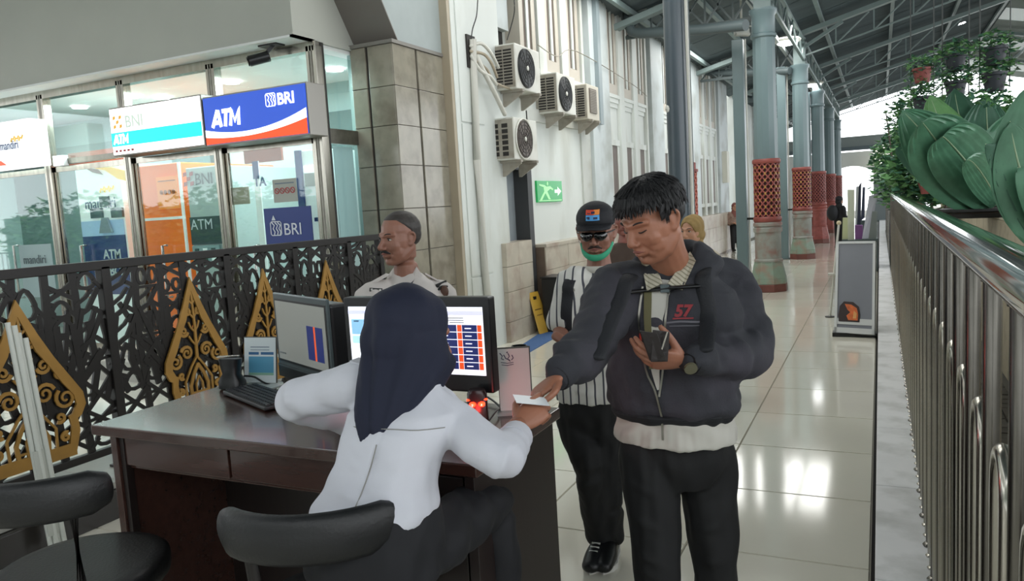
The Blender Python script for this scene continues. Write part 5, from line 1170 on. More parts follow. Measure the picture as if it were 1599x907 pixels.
# leaflet holder
a = onz(394, 600, DZ); b = onz(424, 600, DZ); t = thing('leaflet_holder', 'clear leaflet holder with a blue printed leaflet, left of the computer', 'leaflet holder', a)
TL_ = ony(384, 526, a.y+.02); u = (b-a); Wl = .15; u = Vector((1, .12, 0)).normalized(); Hl = TL_.z-DZ-.01; vv = (Vector((-.0, .12, 1))).normalized(); n = u.cross(vv)
if n.dot(FWD) > 0: n = -n
o = Vector((TL_.x, a.y-.01, DZ+.01)); 
for name, m, r, h in (('leaflet', mat('leaflet_white', 'c9d2d4', .5), (0, 0, Wl, Hl), 0), ('blue_print', mat('print_blue2', '4f8fae', .5), (.022, .03, Wl-.01, Hl*.58), .001), ('blue_print', mat('print_blue3', '34618c', .5), (.022, Hl*.62, .07, Hl*.68), .001), ('blue_print', mat('print_blue3', '34618c', .5), (.08, Hl*.62, Wl-.01, Hl*.68), .001), ('green_print', mat('print_green', '7fa893', .5), (.022, .03, Wl-.01, Hl*.22), .002), ('title_line', m_grytxt, (.03, Hl*.78, Wl-.03, Hl*.8), .001), ('title_line', m_grytxt, (.03, Hl*.72, Wl-.03, Hl*.735), .001)):
    mb = MB(); x0_, y0_, x1_, y1_ = r; mb.prism([(x0_, y0_), (x1_, y0_), (x1_, y1_), (x0_, y1_)], o+n*h, u, vv, n, .001); mb.build(name, m, t)
mb = MB(); mb.prism([(-.004, -.0), (Wl+.004, 0), (Wl+.004, Hl*1.02), (-.004, Hl*1.02)], o-n*.002, u, vv, -n, .003); mb.build('back_plate', mat('acrylic_edge', '5f5c58', .2), t)
mb = MB(); mb.lathe([(.09, 0), (.09, .006), (.08, .009)], (o.x+.1, o.y-.02, DZ), 24); mb.build('foot', mat('acrylic_foot', '9da6a4', .15), t, smooth=50)
# keyboard
kp = [onz(348, 617, DZ), onz(370, 603, DZ), onz(470, 640, DZ), onz(447, 655, DZ)]
t = thing('keyboard', 'black keyboard in front of the all-in-one computer', 'keyboard', kp[0]); ku = (kp[2]-kp[1]); KL = .40; ku = ku.normalized(); kv = Vector((-ku.y, ku.x, 0)); 
if kv.dot(FWD) < 0: kv = -kv
o = kp[0]+Vector((0, 0, .004)); kn = Vector((0, 0, 1)); mb = MB(); mb.prism([(0, 0), (KL, 0), (KL, .14), (0, .14)], o, ku, kv, kn, .014); mb.build('base', m_black, t, bevel=.004)
m_key = mat('key_black', '24262a', .45); kmesh = MB(); kmesh.prism([(0, 0), (.0155, 0), (.0155, .0155), (0, .0155)], (0, 0, 0), ku, kv, kn, .006); km = kmesh.mesh('key'); km.materials.append(m_key)
for r in range(6):
    for k in range(20):
        if r == 0 and 4 < k < 10: continue
        ob = bpy.data.objects.new('key', km); col.objects.link(ob); ob.parent = t; ob.location = o+ku*(.008+k*.0193)+kv*(.01+r*.0205)+kn*.014-wloc(t)
mb = MB(); mb.prism([(.008+5*.0193, .01), (.008+10*.0193-.004, .01), (.008+10*.0193-.004, .0255), (.008+5*.0193, .0255)], o+kn*.014, ku, kv, kn, .006); mb.build('space_bar', m_key, t)
# black phone-like webcam block left of it
c = onz(364, 606, DZ); t = thing('card_printer', 'small black desktop device with a silver lip at the left end of the desk', 'device', c)
mb = MB(); mb.loft([(c+Vector((0, 0, .002)), RGT, FWD, .05, .05), (c+Vector((0, 0, .03)), RGT, FWD, .05, .045), (c+Vector((0, 0, .06)), RGT, FWD, .032, .035), (c+Vector((0, 0, .10)), RGT, FWD, .04, .04), (c+Vector((0, 0, .12)), RGT, FWD, .042, .04)], 20, 3); mb.build('body', m_black, t, smooth=50)
mb = MB(); mb.limb([c+Vector((0, 0, .128))-RGT*.04-FWD*.02, c+Vector((0, 0, .132))+RGT*.04-FWD*.02], [(.014, .004)]*2, 10); mb.build('silver_lip', m_steel, t, smooth=50)
mb = MB(); mb.limb([c+RGT*.05+Vector((0, 0, .05)), c+RGT*.09+Vector((0, 0, .045)), c+RGT*.13+Vector((0, 0, .02)), c+RGT*.19+Vector((0, 0, .006))], .004, 6, n=4); mb.build('cable', m_black, t, smooth=60)
# red-lit scanner
c = onz(748, 664, DZ); t = thing('scanner', 'small black scanner with two glowing red lights before the large monitor', 'scanner', c)
cz = Vector((0, 0, 1)); lat = Vector((RGT.x, RGT.y, 0)).normalized(); fw = Vector((FWD.x, FWD.y, 0)).normalized()
m_redg = mat('red_light', 'ff2010', .4, emit=22, ecol='ff1808'); m_redh = mat('red_hot', 'fff0e0', .4, emit=26, ecol='ffb0a0')
mb = MB(); mb.loft([(c, lat, fw, .032, .03), (c+cz*.03, lat, fw, .032, .03), (c+cz*.10, lat, fw, .03, .026), (c+cz*.112, lat, fw, .024, .02)], 20, 4); mb.build('body', mat('scanner_black', '1c0a0b', .25), t, smooth=40)
for s in (-1, 1):
    mb = MB(); q = c+cz*.072+lat*s*.0135-fw*.027; mb.ell(q, (.0105, .0105, .008), 12); mb.build('red_lamp', m_redg, t, smooth=60)
    mb = MB(); mb.ell(q-fw*.004, (.0062, .0062, .006), 10); mb.build('red_lamp_core', m_redh, t, smooth=60)
mb = MB(); mb.limb([c+cz*.085-lat*.028-fw*.022, c+cz*.085+lat*.028-fw*.022], .003, 6); mb.build('window_rim', m_redg, t, smooth=60)
q = c+cz*.06-fw*.09; spot_point('scanner_glow', q, .55, (1, .05, .04), .02)
t2 = thing('cable', 'black cable curling on the desk beside the red-lit scanner', 'cable', c+lat*.06)
mb = MB(); mb.limb([c+lat*.03+cz*.012, onz(775, 652, DZ)+cz*.02, onz(782, 640, DZ)+cz*.006, onz(770, 632, DZ)+cz*.015, onz(760, 628, DZ)+cz*.02], .0035, 6, n=5); mb.build('cord', m_black, t2, smooth=60)
# acrylic sign with a line drawing
a = onz(782, 646, DZ); b = onz(831, 643, DZ); TL_ = ony(783, 545, a.y+.004); TR_ = ony(830, 551, b.y+.004)
t = thing('table_sign', 'white upright card in a clear stand beside the large monitor', 'sign', a); u = (b-a).normalized(); Wl = (b-a).length; Hl = TL_.z-DZ; vv = (TL_-a).normalized(); vv = (vv-u*vv.dot(u)).normalized(); n = u.cross(vv)
if n.dot(FWD) > 0: n = -n
m_card = mat('card_white', 'd3d1cd', .4)
mb = MB(); mb.prism([(0, .008), (Wl, .008), (Wl, Hl), (0, Hl)], a, u, vv, n, .002); mb.build('card', m_card, t)
mb = MB(); mb.prism([(-.002, 0), (Wl+.004, 0), (Wl+.004, Hl+.004), (-.002, Hl+.004)], a-n*.003, u, vv, -n, .003); mb.build('acrylic_back', mat('acrylic_edge', '5f5c58', .2), t)
mb = MB(); mb.prism([(-.01, 0), (Wl+.01, 0), (Wl+.01, .01), (-.01, .01)], a+n*.03, u, vv, -n, .04); mb.build('foot', mat('acrylic_foot', '9da6a4', .15), t)
mb = MB(); D_ = lambda pts, w_=.003: mb.ribbon([(x*Wl, Hl-y*Wl) for x, y in pts], w_, .0008, a+n*.0022, u, vv, n)
D_([(.08, .12), (.16, .22), (.12, .3), (.2, .34)]); D_([(.2, .18), (.26, .30), (.38, .36)]); D_([(.34, .14), (.38, .24), (.32, .32), (.4, .4)]); D_([(.46, .2), (.5, .3), (.44, .36)]); D_([(.1, .42), (.3, .46), (.5, .44)], .002); D_([(.12, .5), (.3, .53), (.5, .5)], .002); D_([(.3, .1), (.33, .12)], .005)
mb.build('line_drawing', mat('ink_violet', '3f3a55', .5), t)
# black cup behind
c = ony(811, 545, 2.213); c.z = DZ; t = thing('pen_cup', 'small black cup at the back edge of the desk', 'cup', c)
mb = MB(); mb.lathe([(.023, 0), (.026, .19), (.026, .205), (.023, .205), (.021, .02)], c, 18); mb.build('cup', m_black, t, smooth=50)
# ================================================================ PEOPLE
m_skin1 = mat('skin_tan', '99664f', .48, var=.07, scale=14, bump=.05, bscale=200); m_skin2 = mat('skin_brown', '8d6150', .48, var=.07, scale=14, bump=.05, bscale=200); m_skin3 = mat('skin_light', 'b58468', .48, var=.06, scale=14)
m_hair = mat('hair_black', '0f0e10', .6, bump=.5, bscale=90, stretch=(1, 1, .3)); m_hairg = mat('hair_greying', '37322f', .6, var=.3, scale=40)
m_lip = mat('lip', '7d4a43', .45); m_eye = mat('eye_white', 'cfc8c0', .25); m_iris = mat('iris', '1b1210', .15); m_brow = mat('brow', '1a1514', .7)
def mixv(*a): return sum((Vector(p)*w for p, w in a), Vector())
def head_prims(mb, M, ears=True, nose=1.0, jaw=1.0, fat=0.0):
    mb.m = M; s = 1
    mb.ell((0, -.018, .035), (.077, .094, .082), 20); mb.ell((0, .020, -.015), (.066+fat, .068, .088), 20)
    for q in (-1, 1):
        mb.limb([(q*.052, -.015, -.045), (q*.044*jaw, .022, -.082), (q*.012, .054, -.100)], [.026+fat, .022+fat, .018], 10, n=2)
        mb.ell((q*.036, .046, -.03), (.028+fat, .028, .030), 12); mb.ell((q*.058, .0, -.01), (.017, .045, .05), 12); mb.ell((q*.036, .022, -.055), (.030+fat, .044, .042), 14); mb.ell((q*.028, .036, -.075), (.026, .034, .026), 12)
    mb.ell((0, .060, -.098), (.02, .017, .016), 12)
    mb.limb([(-.048, .060, .022), (-.02, .078, .022), (0, .080, .016), (.02, .078, .022), (.048, .060, .022)], [.010]*5, 8, n=2)
    mb.limb([(0, .078, .016), (0, .088, -.006), (0, .103*nose+.0, -.030)], [.0075, .009, .0115], 10, n=2)
    mb.ell((0, .101*nose, -.034), (.012, .012, .010), 10)
    for q in (-1, 1): mb.ell((q*.0135, .091, -.037), (.008, .010, .0075), 8)
    mb.limb([(0, .09, -.04), (0, .086, -.052)], [.006, .008], 8)
    mb.ell((0, .072, -.062), (.028, .017, .022), 12)
    mb.limb([(-.022, .078, -.063), (-.008, .0870, -.0585), (.008, .0870, -.0585), (.022, .078, -.063)], [.003, .0050, .0050, .003], 8, n=3)
    mb.limb([(-.020, .077, -.069), (0, .0875, -.0715), (.020, .077, -.069)], [.003, .0065, .003], 8, n=3)
    if ears:
        for q in (-1, 1):
            mb.limb([(q*.076, -.002, .018), (q*.088, -.016, .024), (q*.092, -.026, .008), (q*.086, -.020, -.016), (q*.078, -.006, -.030), (q*.075, .000, -.022)], [.005, .006, .006, .006, .008, .004], 8, n=3)
            mb.ell((q*.079, -.012, -.002), (.005, .016, .024), 10)
    mb.m = Matrix.Identity(4)
def head_deform(M):
    Mi = np.array(M.inverted()); Mm = np.array(M)
    def fn(co, no):
        l = co @ Mi[:3, :3].T+Mi[:3, 3]
        for q in (-1, 1):
            d2 = ((l[:, 0]-q*.031)/.016)**2+((l[:, 2]-.002)/.0105)**2; w_ = np.exp(-d2)*(l[:, 1] > .03); l[:, 1] -= .0085*w_
            d2 = ((l[:, 0]-q*.031)/.013)**2+((l[:, 2]-.002)/.006)**2; w_ = np.exp(-d2)*(l[:, 1] > .03); l[:, 1] += .0050*w_     # closed-over eyeball bulge
        d2 = ((l[:, 2]+.0648)/.0022)**2+(l[:, 0]/.02)**4; l[:, 1] -= .0035*np.exp(-d2)*(l[:, 1] > .05)           # mouth line
        for q in (-1, 1):
            t = np.clip((-.036-l[:, 2])/.03, 0, 1); d = (l[:, 0]-q*(.021+.012*t))/.004; l[:, 1] -= .0022*np.exp(-d*d)*(l[:, 1] > .04)*(l[:, 2] < -.036)*(l[:, 2] > -.07)
        return l @ Mm[:3, :3].T+Mm[:3, 3]
    return fn
def face_parts(t, M, eyes='open', brow_m=None, moustache=None, smile=0, lip=True):
    def put(nm, m, fn, sm=70, lab=None):
        mb = MB(); mb.m = M; fn(mb); mb.m = Matrix.Identity(4); return mb.build(nm, m, t, smooth=sm, label=lab)
    for q in (-1, 1):
        if eyes == 'open':
            put('eye', m_eye, lambda mb: mb.ell((q*.031, .0655, .002), (.0125, .0115, .0062), 14))
            put('iris', m_iris, lambda mb: mb.ell((q*.031, .0735, .0015), (.0055, .0045, .0055), 10))
            put('eyelid', m_brow, lambda mb: mb.limb([(q*.018, .0725, .003), (q*.026, .0785, .0075), (q*.036, .0775, .0078), (q*.045, .0685, .003)], [.0012, .0020, .0022, .0014], 6, n=3))
        elif eyes == 'down':
            put('eyelashes', m_iris, lambda mb: mb.limb([(q*.017, .0735, -.001), (q*.026, .0785, -.0035), (q*.036, .0768, -.0035), (q*.046, .0675, .0)], [.0010, .0020, .0022, .0014], 6, n=3))
        put('eyebrow', brow_m or m_brow, lambda mb: mb.limb([(q*.014, .0845, .020), (q*.028, .0835, .0265), (q*.042, .0735, .0265), (q*.052, .0600, .020)], [(.0022, .0016), (.0034, .0024), (.003, .0022), (.0012, .001)], 8, n=3))
    if lip:
        put('lips', m_lip, lambda mb: (mb.limb([(-.022, .0795, -.0630+smile), (-.008, .0910, -.0592), (.008, .0910, -.0592), (.022, .0795, -.0630+smile)], [.001, .0032, .0032, .001], 8, n=3), mb.limb([(-.019, .0785, -.0670+smile), (0, .0890, -.0705), (.019, .0785, -.0670+smile)], [.001, .0038, .001], 8, n=3)))
    if moustache: put('moustache', moustache, lambda mb: mb.limb([(-.030, .0745, -.060), (-.014, .0895, -.0495), (0, .0925, -.0475), (.014, .0895, -.0495), (.030, .0745, -.060)], [(.003, .003), (.0045, .0065), (.0035, .005), (.0045, .0065), (.003, .003)], 8, n=3))
def make_head(M, neck_to, fat=0, nose=1, jaw=1, neck_r=.053, ears=True, vox=.0032):
    mb = MB(); head_prims(mb, M, ears, nose, jaw, fat)
    a = M @ Vector((0, -.028, -.03)); b = M @ Vector((0, -.022, -.09)); mb.limb([a, b.lerp(Vector(neck_to), .35), neck_to], [neck_r, neck_r, neck_r*1.18], 16, n=3)
    return remesh(mb, vox, 9, head_deform(M))
def hand_mesh(M, mirror=1, curl=(.5, .5, .5, .5), spread=.05, thumb=(.5, .25, .3), scale=1.0, wrist_back=.06, vox=.0026):
    """M: origin wrist, y to the fingers, z back of the hand; thumb on +x*mirror"""
    mb = MB(); S = Matrix.Scale(scale, 4); mb.m = M @ S; q = mirror
    mb.limb([(0, -wrist_back, 0), (0, 0, 0), (q*.0, .03, 0), (q*.0, .062, 0), (q*.0, .085, -.001)], [(.024, .019), (.0265, .0175), (.036, .0165), (.040, .0145), (.038, .011)], 16, up=(0, 0, 1), n=3)
    mb.ell((q*.022, .03, -.010), (.017, .028, .013), 12)
    xs = (.030, .0105, -.0100, -.0295); Ls = ((.041, .026, .021), (.045, .030, .022), (.042, .028, .021), (.033, .021, .018)); ys = (.083, .088, .085, .076)
    for k in range(4):
        p = Vector((q*xs[k], ys[k]-.012, 0)); P_ = [p.copy()]; a = 0; sp = q*spread*(1.5-k); c = curl[k]
        p = Vector((q*xs[k], ys[k], 0)); P_.append(p.copy())
        for j, L in enumerate(Ls[k]):
            a += c*(1.0, 1.15, .7)[j]; p = p+Vector((math.sin(sp)*math.cos(a), math.cos(a)*math.cos(sp), -math.sin(a)))*L; P_.append(p.copy())
        r0 = .0092 if k < 3 else .0080; mb.limb(P_, [r0, r0, r0*.95, r0*.88, r0*.72], 10, up=(q, 0, 0), n=2)
    a1, a2, a3 = thumb; p = Vector((q*.022, .018, -.006)); P_ = [p.copy()]; az = .75-.55*0
    d = Vector((q*math.sin(.85), math.cos(.85), -a1)).normalized(); p = p+d*.042; P_.append(p.copy())
    d = Vector((q*math.sin(.85-a2*1.6), math.cos(.85-a2*1.6), -a1*1.2)).normalized(); p = p+d*.032; P_.append(p.copy())
    d = Vector((q*math.sin(.85-a2*1.6-a3*1.6), math.cos(.85-a2*1.6-a3*1.6), -a1*1.3)).normalized(); p = p+d*.024; P_.append(p.copy())
    mb.limb(P_, [.0145, .0115, .0105, .0080], 10, n=2); mb.m = Matrix.Identity(4)
    return remesh(mb, vox*scale, 3)
def cloth(seed, amp=.004, freq=1.0, folds=()):
    rs = np.random.RandomState(seed); K = rs.normal(size=(7, 3))*np.array([30, 30, 19])*freq; ph = rs.uniform(0, 6, 7); K2 = rs.normal(size=(7, 3))*11*freq; A = amp*np.array([1, .9, .8, .6, .5, .4, .3])
    F_ = [(np.array(a), np.array(b), w_, h) for a, b, w_, h in folds]
    def fn(co, no):
        d = np.zeros(len(co))
        for k in range(7): d += A[k]*np.sin(co @ K[k]*(1+k*.25)+ph[k]+1.6*np.sin(co @ K2[k]))
        for a, b, w_, h in F_:
            ab = b-a; t = np.clip(((co-a) @ ab)/(ab @ ab), 0, 1); ds = np.linalg.norm(co-(a+t[:, None]*ab), axis=1); d += h*np.exp(-(ds/w_)**2)*np.sin(PI*np.clip(t, .08, .92))
        return co+no*d[:, None]
    return fn
def arm_folds(S, E, W_, up, seed, n=9, r=.055, h=.006):
    """random short ridges running across/along a sleeve"""
    rs = random.Random(seed); out = []; S, E, W_ = map(Vector, (S, E, W_))
    for i in range(n):
        a, b = (S, E) if rs.random() < .5 else (E, W_); t = rs.uniform(.15, .95); c = a.lerp(b, t); ax = (b-a).normalized()
        v = Vector((rs.uniform(-1, 1), rs.uniform(-1, 1), rs.uniform(-1, 1))); v = (v-ax*v.dot(ax)).normalized(); w2 = ax.cross(v)
        p = c+v*r; q = c+w2*r*.9+ax*rs.uniform(-.09, .09); out.append((tuple(p), tuple(q), .017, h*rs.uniform(.5, 1)*(1 if rs.random() < .7 else -1)))
    return out
def garment(name, mb, voxel, m, parent, smooth=5, deform=None, label=None, dec=None):
    me = remesh(mb, voxel, smooth, deform, dec); return link(name, me, m, parent, label=label)
def body_obj(parts, m, parent): me = join(parts, 'body'); return link('body', me, m, parent)
def hvec(v): v = Vector(v); v.z = 0; return v.normalized()
def hair_cap(mb, M, low=-.01, extra=.008, front=.055):
    mb.m = M; mb.ell((0, -.022, .040), (.079+extra, .092+extra, .080+extra), 20); mb.ell((0, -.058, .012), (.068+extra, .050+extra, .058), 16); mb.m = Matrix.Identity(4)
def cutfront(M, hairline=.05, side=-.0):
    """push hair back off the face: verts in front of the hairline are drawn inside the skull"""
    Mi = np.array(M.inverted()); Mm = np.array(M)
    def fn(co, no):
        l = co @ Mi[:3, :3].T+Mi[:3, 3]
        line = hairline-.9*np.clip(-l[:, 1]+.035, 0, .055)*1.0      # height of hairline falls towards the sides
        line = np.where(l[:, 1] < -.02, side-.6*np.clip(-.02-l[:, 1], 0, .09), line)
        inside = np.clip((line-l[:, 2])/.010, 0, 1)
        l2 = l*np.array([.86, .86, .92]); l = l*(1-inside[:, None])+l2*inside[:, None]
        return l @ Mm[:3, :3].T+Mm[:3, 3]
    return fn
def shoe(mb, ankle, fwd, L=.27, w_=.048, z0=0):
    f = hvec(fwd); a = Vector(ankle); a.z = z0; r = Vector((f.y, -f.x, 0))
    P_ = [a-f*.055+Vector((0, 0, .045)), a+f*.02+Vector((0, 0, .05)), a+f*.10+Vector((0, 0, .042)), a+f*(L-.09)+Vector((0, 0, .032))]
    mb.limb(P_, [(w_*.78, .045), (w_*.85, .052), (w_, .042), (w_*.85, .030)], 16, n=3); mb.limb([a+Vector((0, 0, .05)), a+Vector((0, 0, .12))], [.04, .042], 12)
def sole(mb, ankle, fwd, L=.27, w_=.05, z0=0):
    f = hvec(fwd); a = Vector(ankle); a.z = z0; r = Vector((f.y, -f.x, 0)); pts = []
    for x, y in ((-.09, .5), (-.1, 0), (-.09, -.5), (-.02, -.85), (.06, -.9), (.12, -1.05), (L-.11, -.8), (L-.07, 0), (L-.11, .8), (.12, 1.05), (.06, .9), (-.02, .85)): pts.append((x, y*w_))
    mb.prism(pts, a, f, r, Vector((0, 0, 1)), .026)

# ---------------------------------------------------------------- 1. man in the grey jacket
def man_jacket():
    foot = onz(1075, 1100, 0); t = thing('person', 'young man in a dark grey zip jacket with red chest logo, handing over a card', 'person', (foot.x, foot.y, 0))
    D = 2.40; hc = dep(1016, 344, 2.22)
    tf = hvec(-math.sin(.42)*RGT-math.cos(.42)*FWD); tr = Vector((tf.y, -tf.x, 0))     # torso facing; tr = his right
    hf = hvec(-math.sin(.98)*RGT-math.cos(.98)*FWD)*math.cos(.38)+Vector((0, 0, -math.sin(.38))); up = Vector((0, 0, 1))
    M = frame(hc, hf, up+hf*.2) @ Matrix.Scale(.985, 4)
    nb = dep(1050, 421, 2.35)
    head = make_head(M, nb, fat=.003, jaw=1.05, neck_r=.056, nose=.98)
    # torso
    P = dep(1052, 662, 2.43); N = nb
    SR = dep(962, 452, 2.36); SL = dep(1138, 446, 2.44)     # his right (photo left), his left
    ER = dep(925, 535, 2.20); WR = dep(880, 581, 2.08); EL = dep(1170, 548, 2.36); WL = dep(1088, 563, 2.14)
    jk = MB()
    def at(q): return P.lerp(N, q)
    secs = [(at(.10)+tf*.01, tr, tf, .185, .125), (at(.16)+tf*.015, tr, tf, .208, .145), (at(.3)+tf*.015, tr, tf, .208, .148), (at(.5), tr, tf, .205, .145), (at(.7), tr, tf, .207, .138), (at(.86), tr, tf, .19, .115), (at(.96), tr, tf, .13, .085), (at(1.03), tr, tf, .08, .075)]
    jk.loft(secs, 28, 2.2)
    jk.limb([SR.lerp(N, .25)+Vector((0, 0, .01)), SR, SR.lerp(ER, .5), ER, ER.lerp(WR, .5), WR], [.062, .084, .079, .07, .062, .043], 16, n=3)
    jk.limb([SL.lerp(N, .25)+Vector((0, 0, .01)), SL, SL.lerp(EL, .5), EL, EL.lerp(WL, .5), WL], [.062, .086, .083, .078, .066, .045], 16, n=3)
    for W_, E_ in ((WR, ER), (WL, EL)):
        a = (W_-E_).normalized(); jk.limb([W_-a*.035, W_+a*.012], [.047, .044], 14)
    # stand-up collar and hood roll round the neck
    cc = N+Vector((0, 0, .015)); 
    for rr, dz, th in ((.078, .050, .018), (.092, .025, .026), (.108, -.005, .032)):
        jk.limb([cc+Vector((0, 0, dz))+tr*rr*math.cos(a)*1.05+tf*rr*math.sin(a)*1.0-tf*.015-Vector((0, 0, .075+dz))*max(0, math.sin(a)) for a in [PI*.62+2*PI*.76*i/16 for i in range(17)]], [th]*17, 10)
    fo = arm_folds(SR, ER, WR, up, 3, 26, .074, .015)+arm_folds(SL, EL, WL, up, 4, 28, .082, .015)
    for k in range(7):
        x = -.15+.05*k; fo.append((tuple(at(.2)+tf*.14+tr*x), tuple(at(.42)+tf*.14+tr*(x*.8+.02)), .012, .004))
    jo = garment('jacket', jk, .0075, m_jacket, t, 5, cloth(5, .0030, 1, fo))
    # ribbed cuffs and hem
    for W_, E_ in ((WR, ER), (WL, EL)):
        cf = MB(); a = (W_-E_).normalized(); cf.limb([W_+a*.005, W_+a*.035], [.040, .036], 20, cap=False); cf.build('cuff', m_cuff, t, smooth=60)
    hm = MB(); hm.loft([(at(.055), tr, tf, .178, .125), (at(.075)+tf*.005, tr, tf, .190, .135), (at(.13)+tf*.012, tr, tf, .198, .142)], 32, 2.2); me = remesh(hm, .008, 3, cloth(8, .002)); link('hem_band', me, m_cuff, t)
    # shirt tail and collar
    st = MB(); st.loft([(at(-.09), tr, tf, .195, .138), (at(-.02), tr, tf, .192, .136), (at(.08), tr, tf, .182, .13)], 32, 2.2)
    fo2 = [(tuple(at(-.12)+tr*x+tf*.13), tuple(at(.06)+tr*(x*.9)+tf*.13), .011, .007*(1 if k % 2 else -1)) for k, x in enumerate([-.17+.042*i for i in range(9)])]
    link('shirt', remesh(st, .006, 3, cloth(9, .0025, 1.2, fo2)), m_shirtw, t)
    # open front: placket strip of the inner shirt, lanyard, zip
    fr = wrapper(jo, -tf, .003, .3)
    def onjk(nm, m, pts, w_, th=.0015, lab=None, off=.003):
        mb = MB(); mb.ribbon(pts, w_, th, N, tr*-1, Vector((0, 0, 1)), tf); 
        me = mb.mesh(nm); wrapper(jo, -tf, off, .3)(me) if False else None
        return mb
    def proj(p, off): # project a torso-space point (x to his left, z down from N) onto jacket front
        me = jo.data; return None
    bv = BVHTree.FromPolygons([v.co+wloc(t) for v in jo.data.vertices], [tuple(p.vertices) for p in jo.data.polygons])
    def pf(x, z, off):
        o = N-tr*x+Vector((0, 0, z))+tf*.5; h, no, i, ds = bv.ray_cast(o, -tf); return (h if h is not None else N-tr*x+Vector((0, 0, z))+tf*.12)+tf*off
    def strip3(nm, m, pts, w_, off, parent=t, n=4, lab=None):
        P2 = cr([Vector((a, b, 0)) for a, b in pts], n); mb = MB(); vs = []
        for i, p in enumerate(P2):
            a = P2[max(i-1, 0)]; b = P2[min(i+1, len(P2)-1)]; d = (b-a).normalized(); nn = Vector((-d.y, d.x, 0)); ww = (w_[0]+(w_[1]-w_[0])*i/(len(P2)-1))/2 if isinstance(w_, tuple) else w_/2
            vs += [pf(p.x+nn.x*ww, p.y+nn.y*ww, off), pf(p.x-nn.x*ww, p.y-nn.y*ww, off)]
        k = len(vs); vs2 = [v-tf*.004 for v in vs]; fs = []
        for i in range(len(P2)-1): fs += [(2*i, 2*i+2, 2*i+3, 2*i+1), (k+2*i, 2*i+k+1, k+2*i+3, k+2*i+2), (2*i, k+2*i, k+2*i+2, 2*i+2), (2*i+1, 2*i+3, k+2*i+3, k+2*i+1)]
        mb.add(vs+vs2, fs); return mb.build(nm, m, parent, smooth=60, label=lab)
    # zip line centre: opening widest at chest
    strip3('inner_shirt', m_shirtw, [(-.014, -.02), (-.034, -.16), (-.032, -.27), (-.022, -.34)], (.070, .006), .003)
    strip3('lanyard', mat('lanyard_olive', '6d6848', .7, var=.1), [(-.054, -.05), (-.048, -.16), (-.040, -.28)], (.024, .018), .005)
    strip3('zip', m_steel2, [(-.070, -.04), (-.076, -.15), (-.060, -.28), (-.026, -.36), (-.02, -.50)], .006, .006); strip3('zip', m_steel2, [(.008, -.05), (.002, -.16), (-.008, -.28), (-.019, -.36)], .006, .006)
    # white card hanging on the lanyard
    # chest logo
    p0 = (.024, -.125)
    def wr(me):
        for v in me.vertices:
            x, z = v.co.x, v.co.y; v.co = pf(p0[0]+x, p0[1]+z, .003)
    def jtext(s, size, dx, dz, m, bold=0, shear=0):
        cu = bpy.data.curves.new('t', 'FONT'); cu.body = s; cu.size = size; cu.offset = bold; cu.shear = shear; cu.resolution_u = 2; ob = bpy.data.objects.new('t', cu); col.objects.link(ob)
        dg = bpy.context.evaluated_depsgraph_get(); dg.update(); me = bpy.data.meshes.new_from_object(ob.evaluated_get(dg)); bpy.data.objects.remove(ob)
        me.transform(Matrix.Translation((dx, dz, 0))); wr(me); me.materials.clear(); link('chest_logo', me, m, t)
    jtext('57', .046, .004, 0, m_logored, .002, .15); strip3('logo_line', m_logored, [(p0[0]+.0, p0[1]-.006), (p0[0]+.058, p0[1]-.006)], .004, .003); strip3('logo_line', m_logogrey, [(p0[0]-.02, p0[1]-.018), (p0[0]+.02, p0[1]-.015), (p0[0]+.085, p0[1]-.018)], .005, .003); strip3('logo_line', m_logogrey, [(p0[0]-.01, p0[1]-.028), (p0[0]+.075, p0[1]-.027)], .0025, .003)
    # collar of the white shirt
    cm = MB()
    for s in (-1, 1):
        a = nb+Vector((0, 0, .055))-tr*s*.060+tf*.02; b = nb+tf*.112-tr*s*.010+Vector((0, 0, -.030)); c = nb+tf*.118-tr*s*.052+Vector((0, 0, -.050)); d = nb-tr*s*.082+tf*.055+Vector((0, 0, .030))
        cm.add([a, b, c, d]+[p-tf*.006+tr*s*.003 for p in (a, b, c, d)], [(0, 1, 2, 3), (7, 6, 5, 4), (0, 4, 5, 1), (1, 5, 6, 2), (2, 6, 7, 3), (3, 7, 4, 0)])
    cm.build('shirt_collar', m_check, t)
    # trousers
    tb = MB(); zc = P; hipR = dep(1012, 705, 2.44); hipL = dep(1102, 705, 2.46); kR = dep(1026, 880, 2.40); kL = dep(1116, 880, 2.46); aR = dep(1036, 1085, 2.42); aL = dep(1120, 1085, 2.48)
    tb.loft([(at(-.12)-Vector((0, 0, .13)), tr, tf, .13, .10), (at(-.1)-Vector((0, 0, .05)), tr, tf, .168, .122), (at(.05), tr, tf, .168, .12)], 24, 2.2)
    tb.limb([hipR, hipR.lerp(kR, .5), kR, kR.lerp(aR, .5), aR], [.094, .087, .074, .070, .068], 16, n=3); tb.limb([hipL, hipL.lerp(kL, .5), kL, kL.lerp(aL, .5), aL], [.094, .085, .072, .068, .066], 16, n=3)
    fo = [(tuple(hipR.lerp(kR, q)+tf*.08+tr*.06), tuple(hipR.lerp(kR, q+.12)+tf*.08-tr*.05), .012, .007) for q in (.2, .5, .8, .95)]+[(tuple(hipL.lerp(kL, q)+tf*.08-tr*.06), tuple(hipL.lerp(kL, q+.1)+tf*.08+tr*.05), .012, .007) for q in (.25, .55, .85)]
    garment('trousers', tb, .009, m_blacktr, t, 4, cloth(12, .0025, .8, fo))
    sh = MB(); shoe(sh, (aR.x, aR.y, 0), tf); shoe(sh, (aL.x, aL.y, 0), tf); garment('shoes', sh, .007, m_black, t, 3)
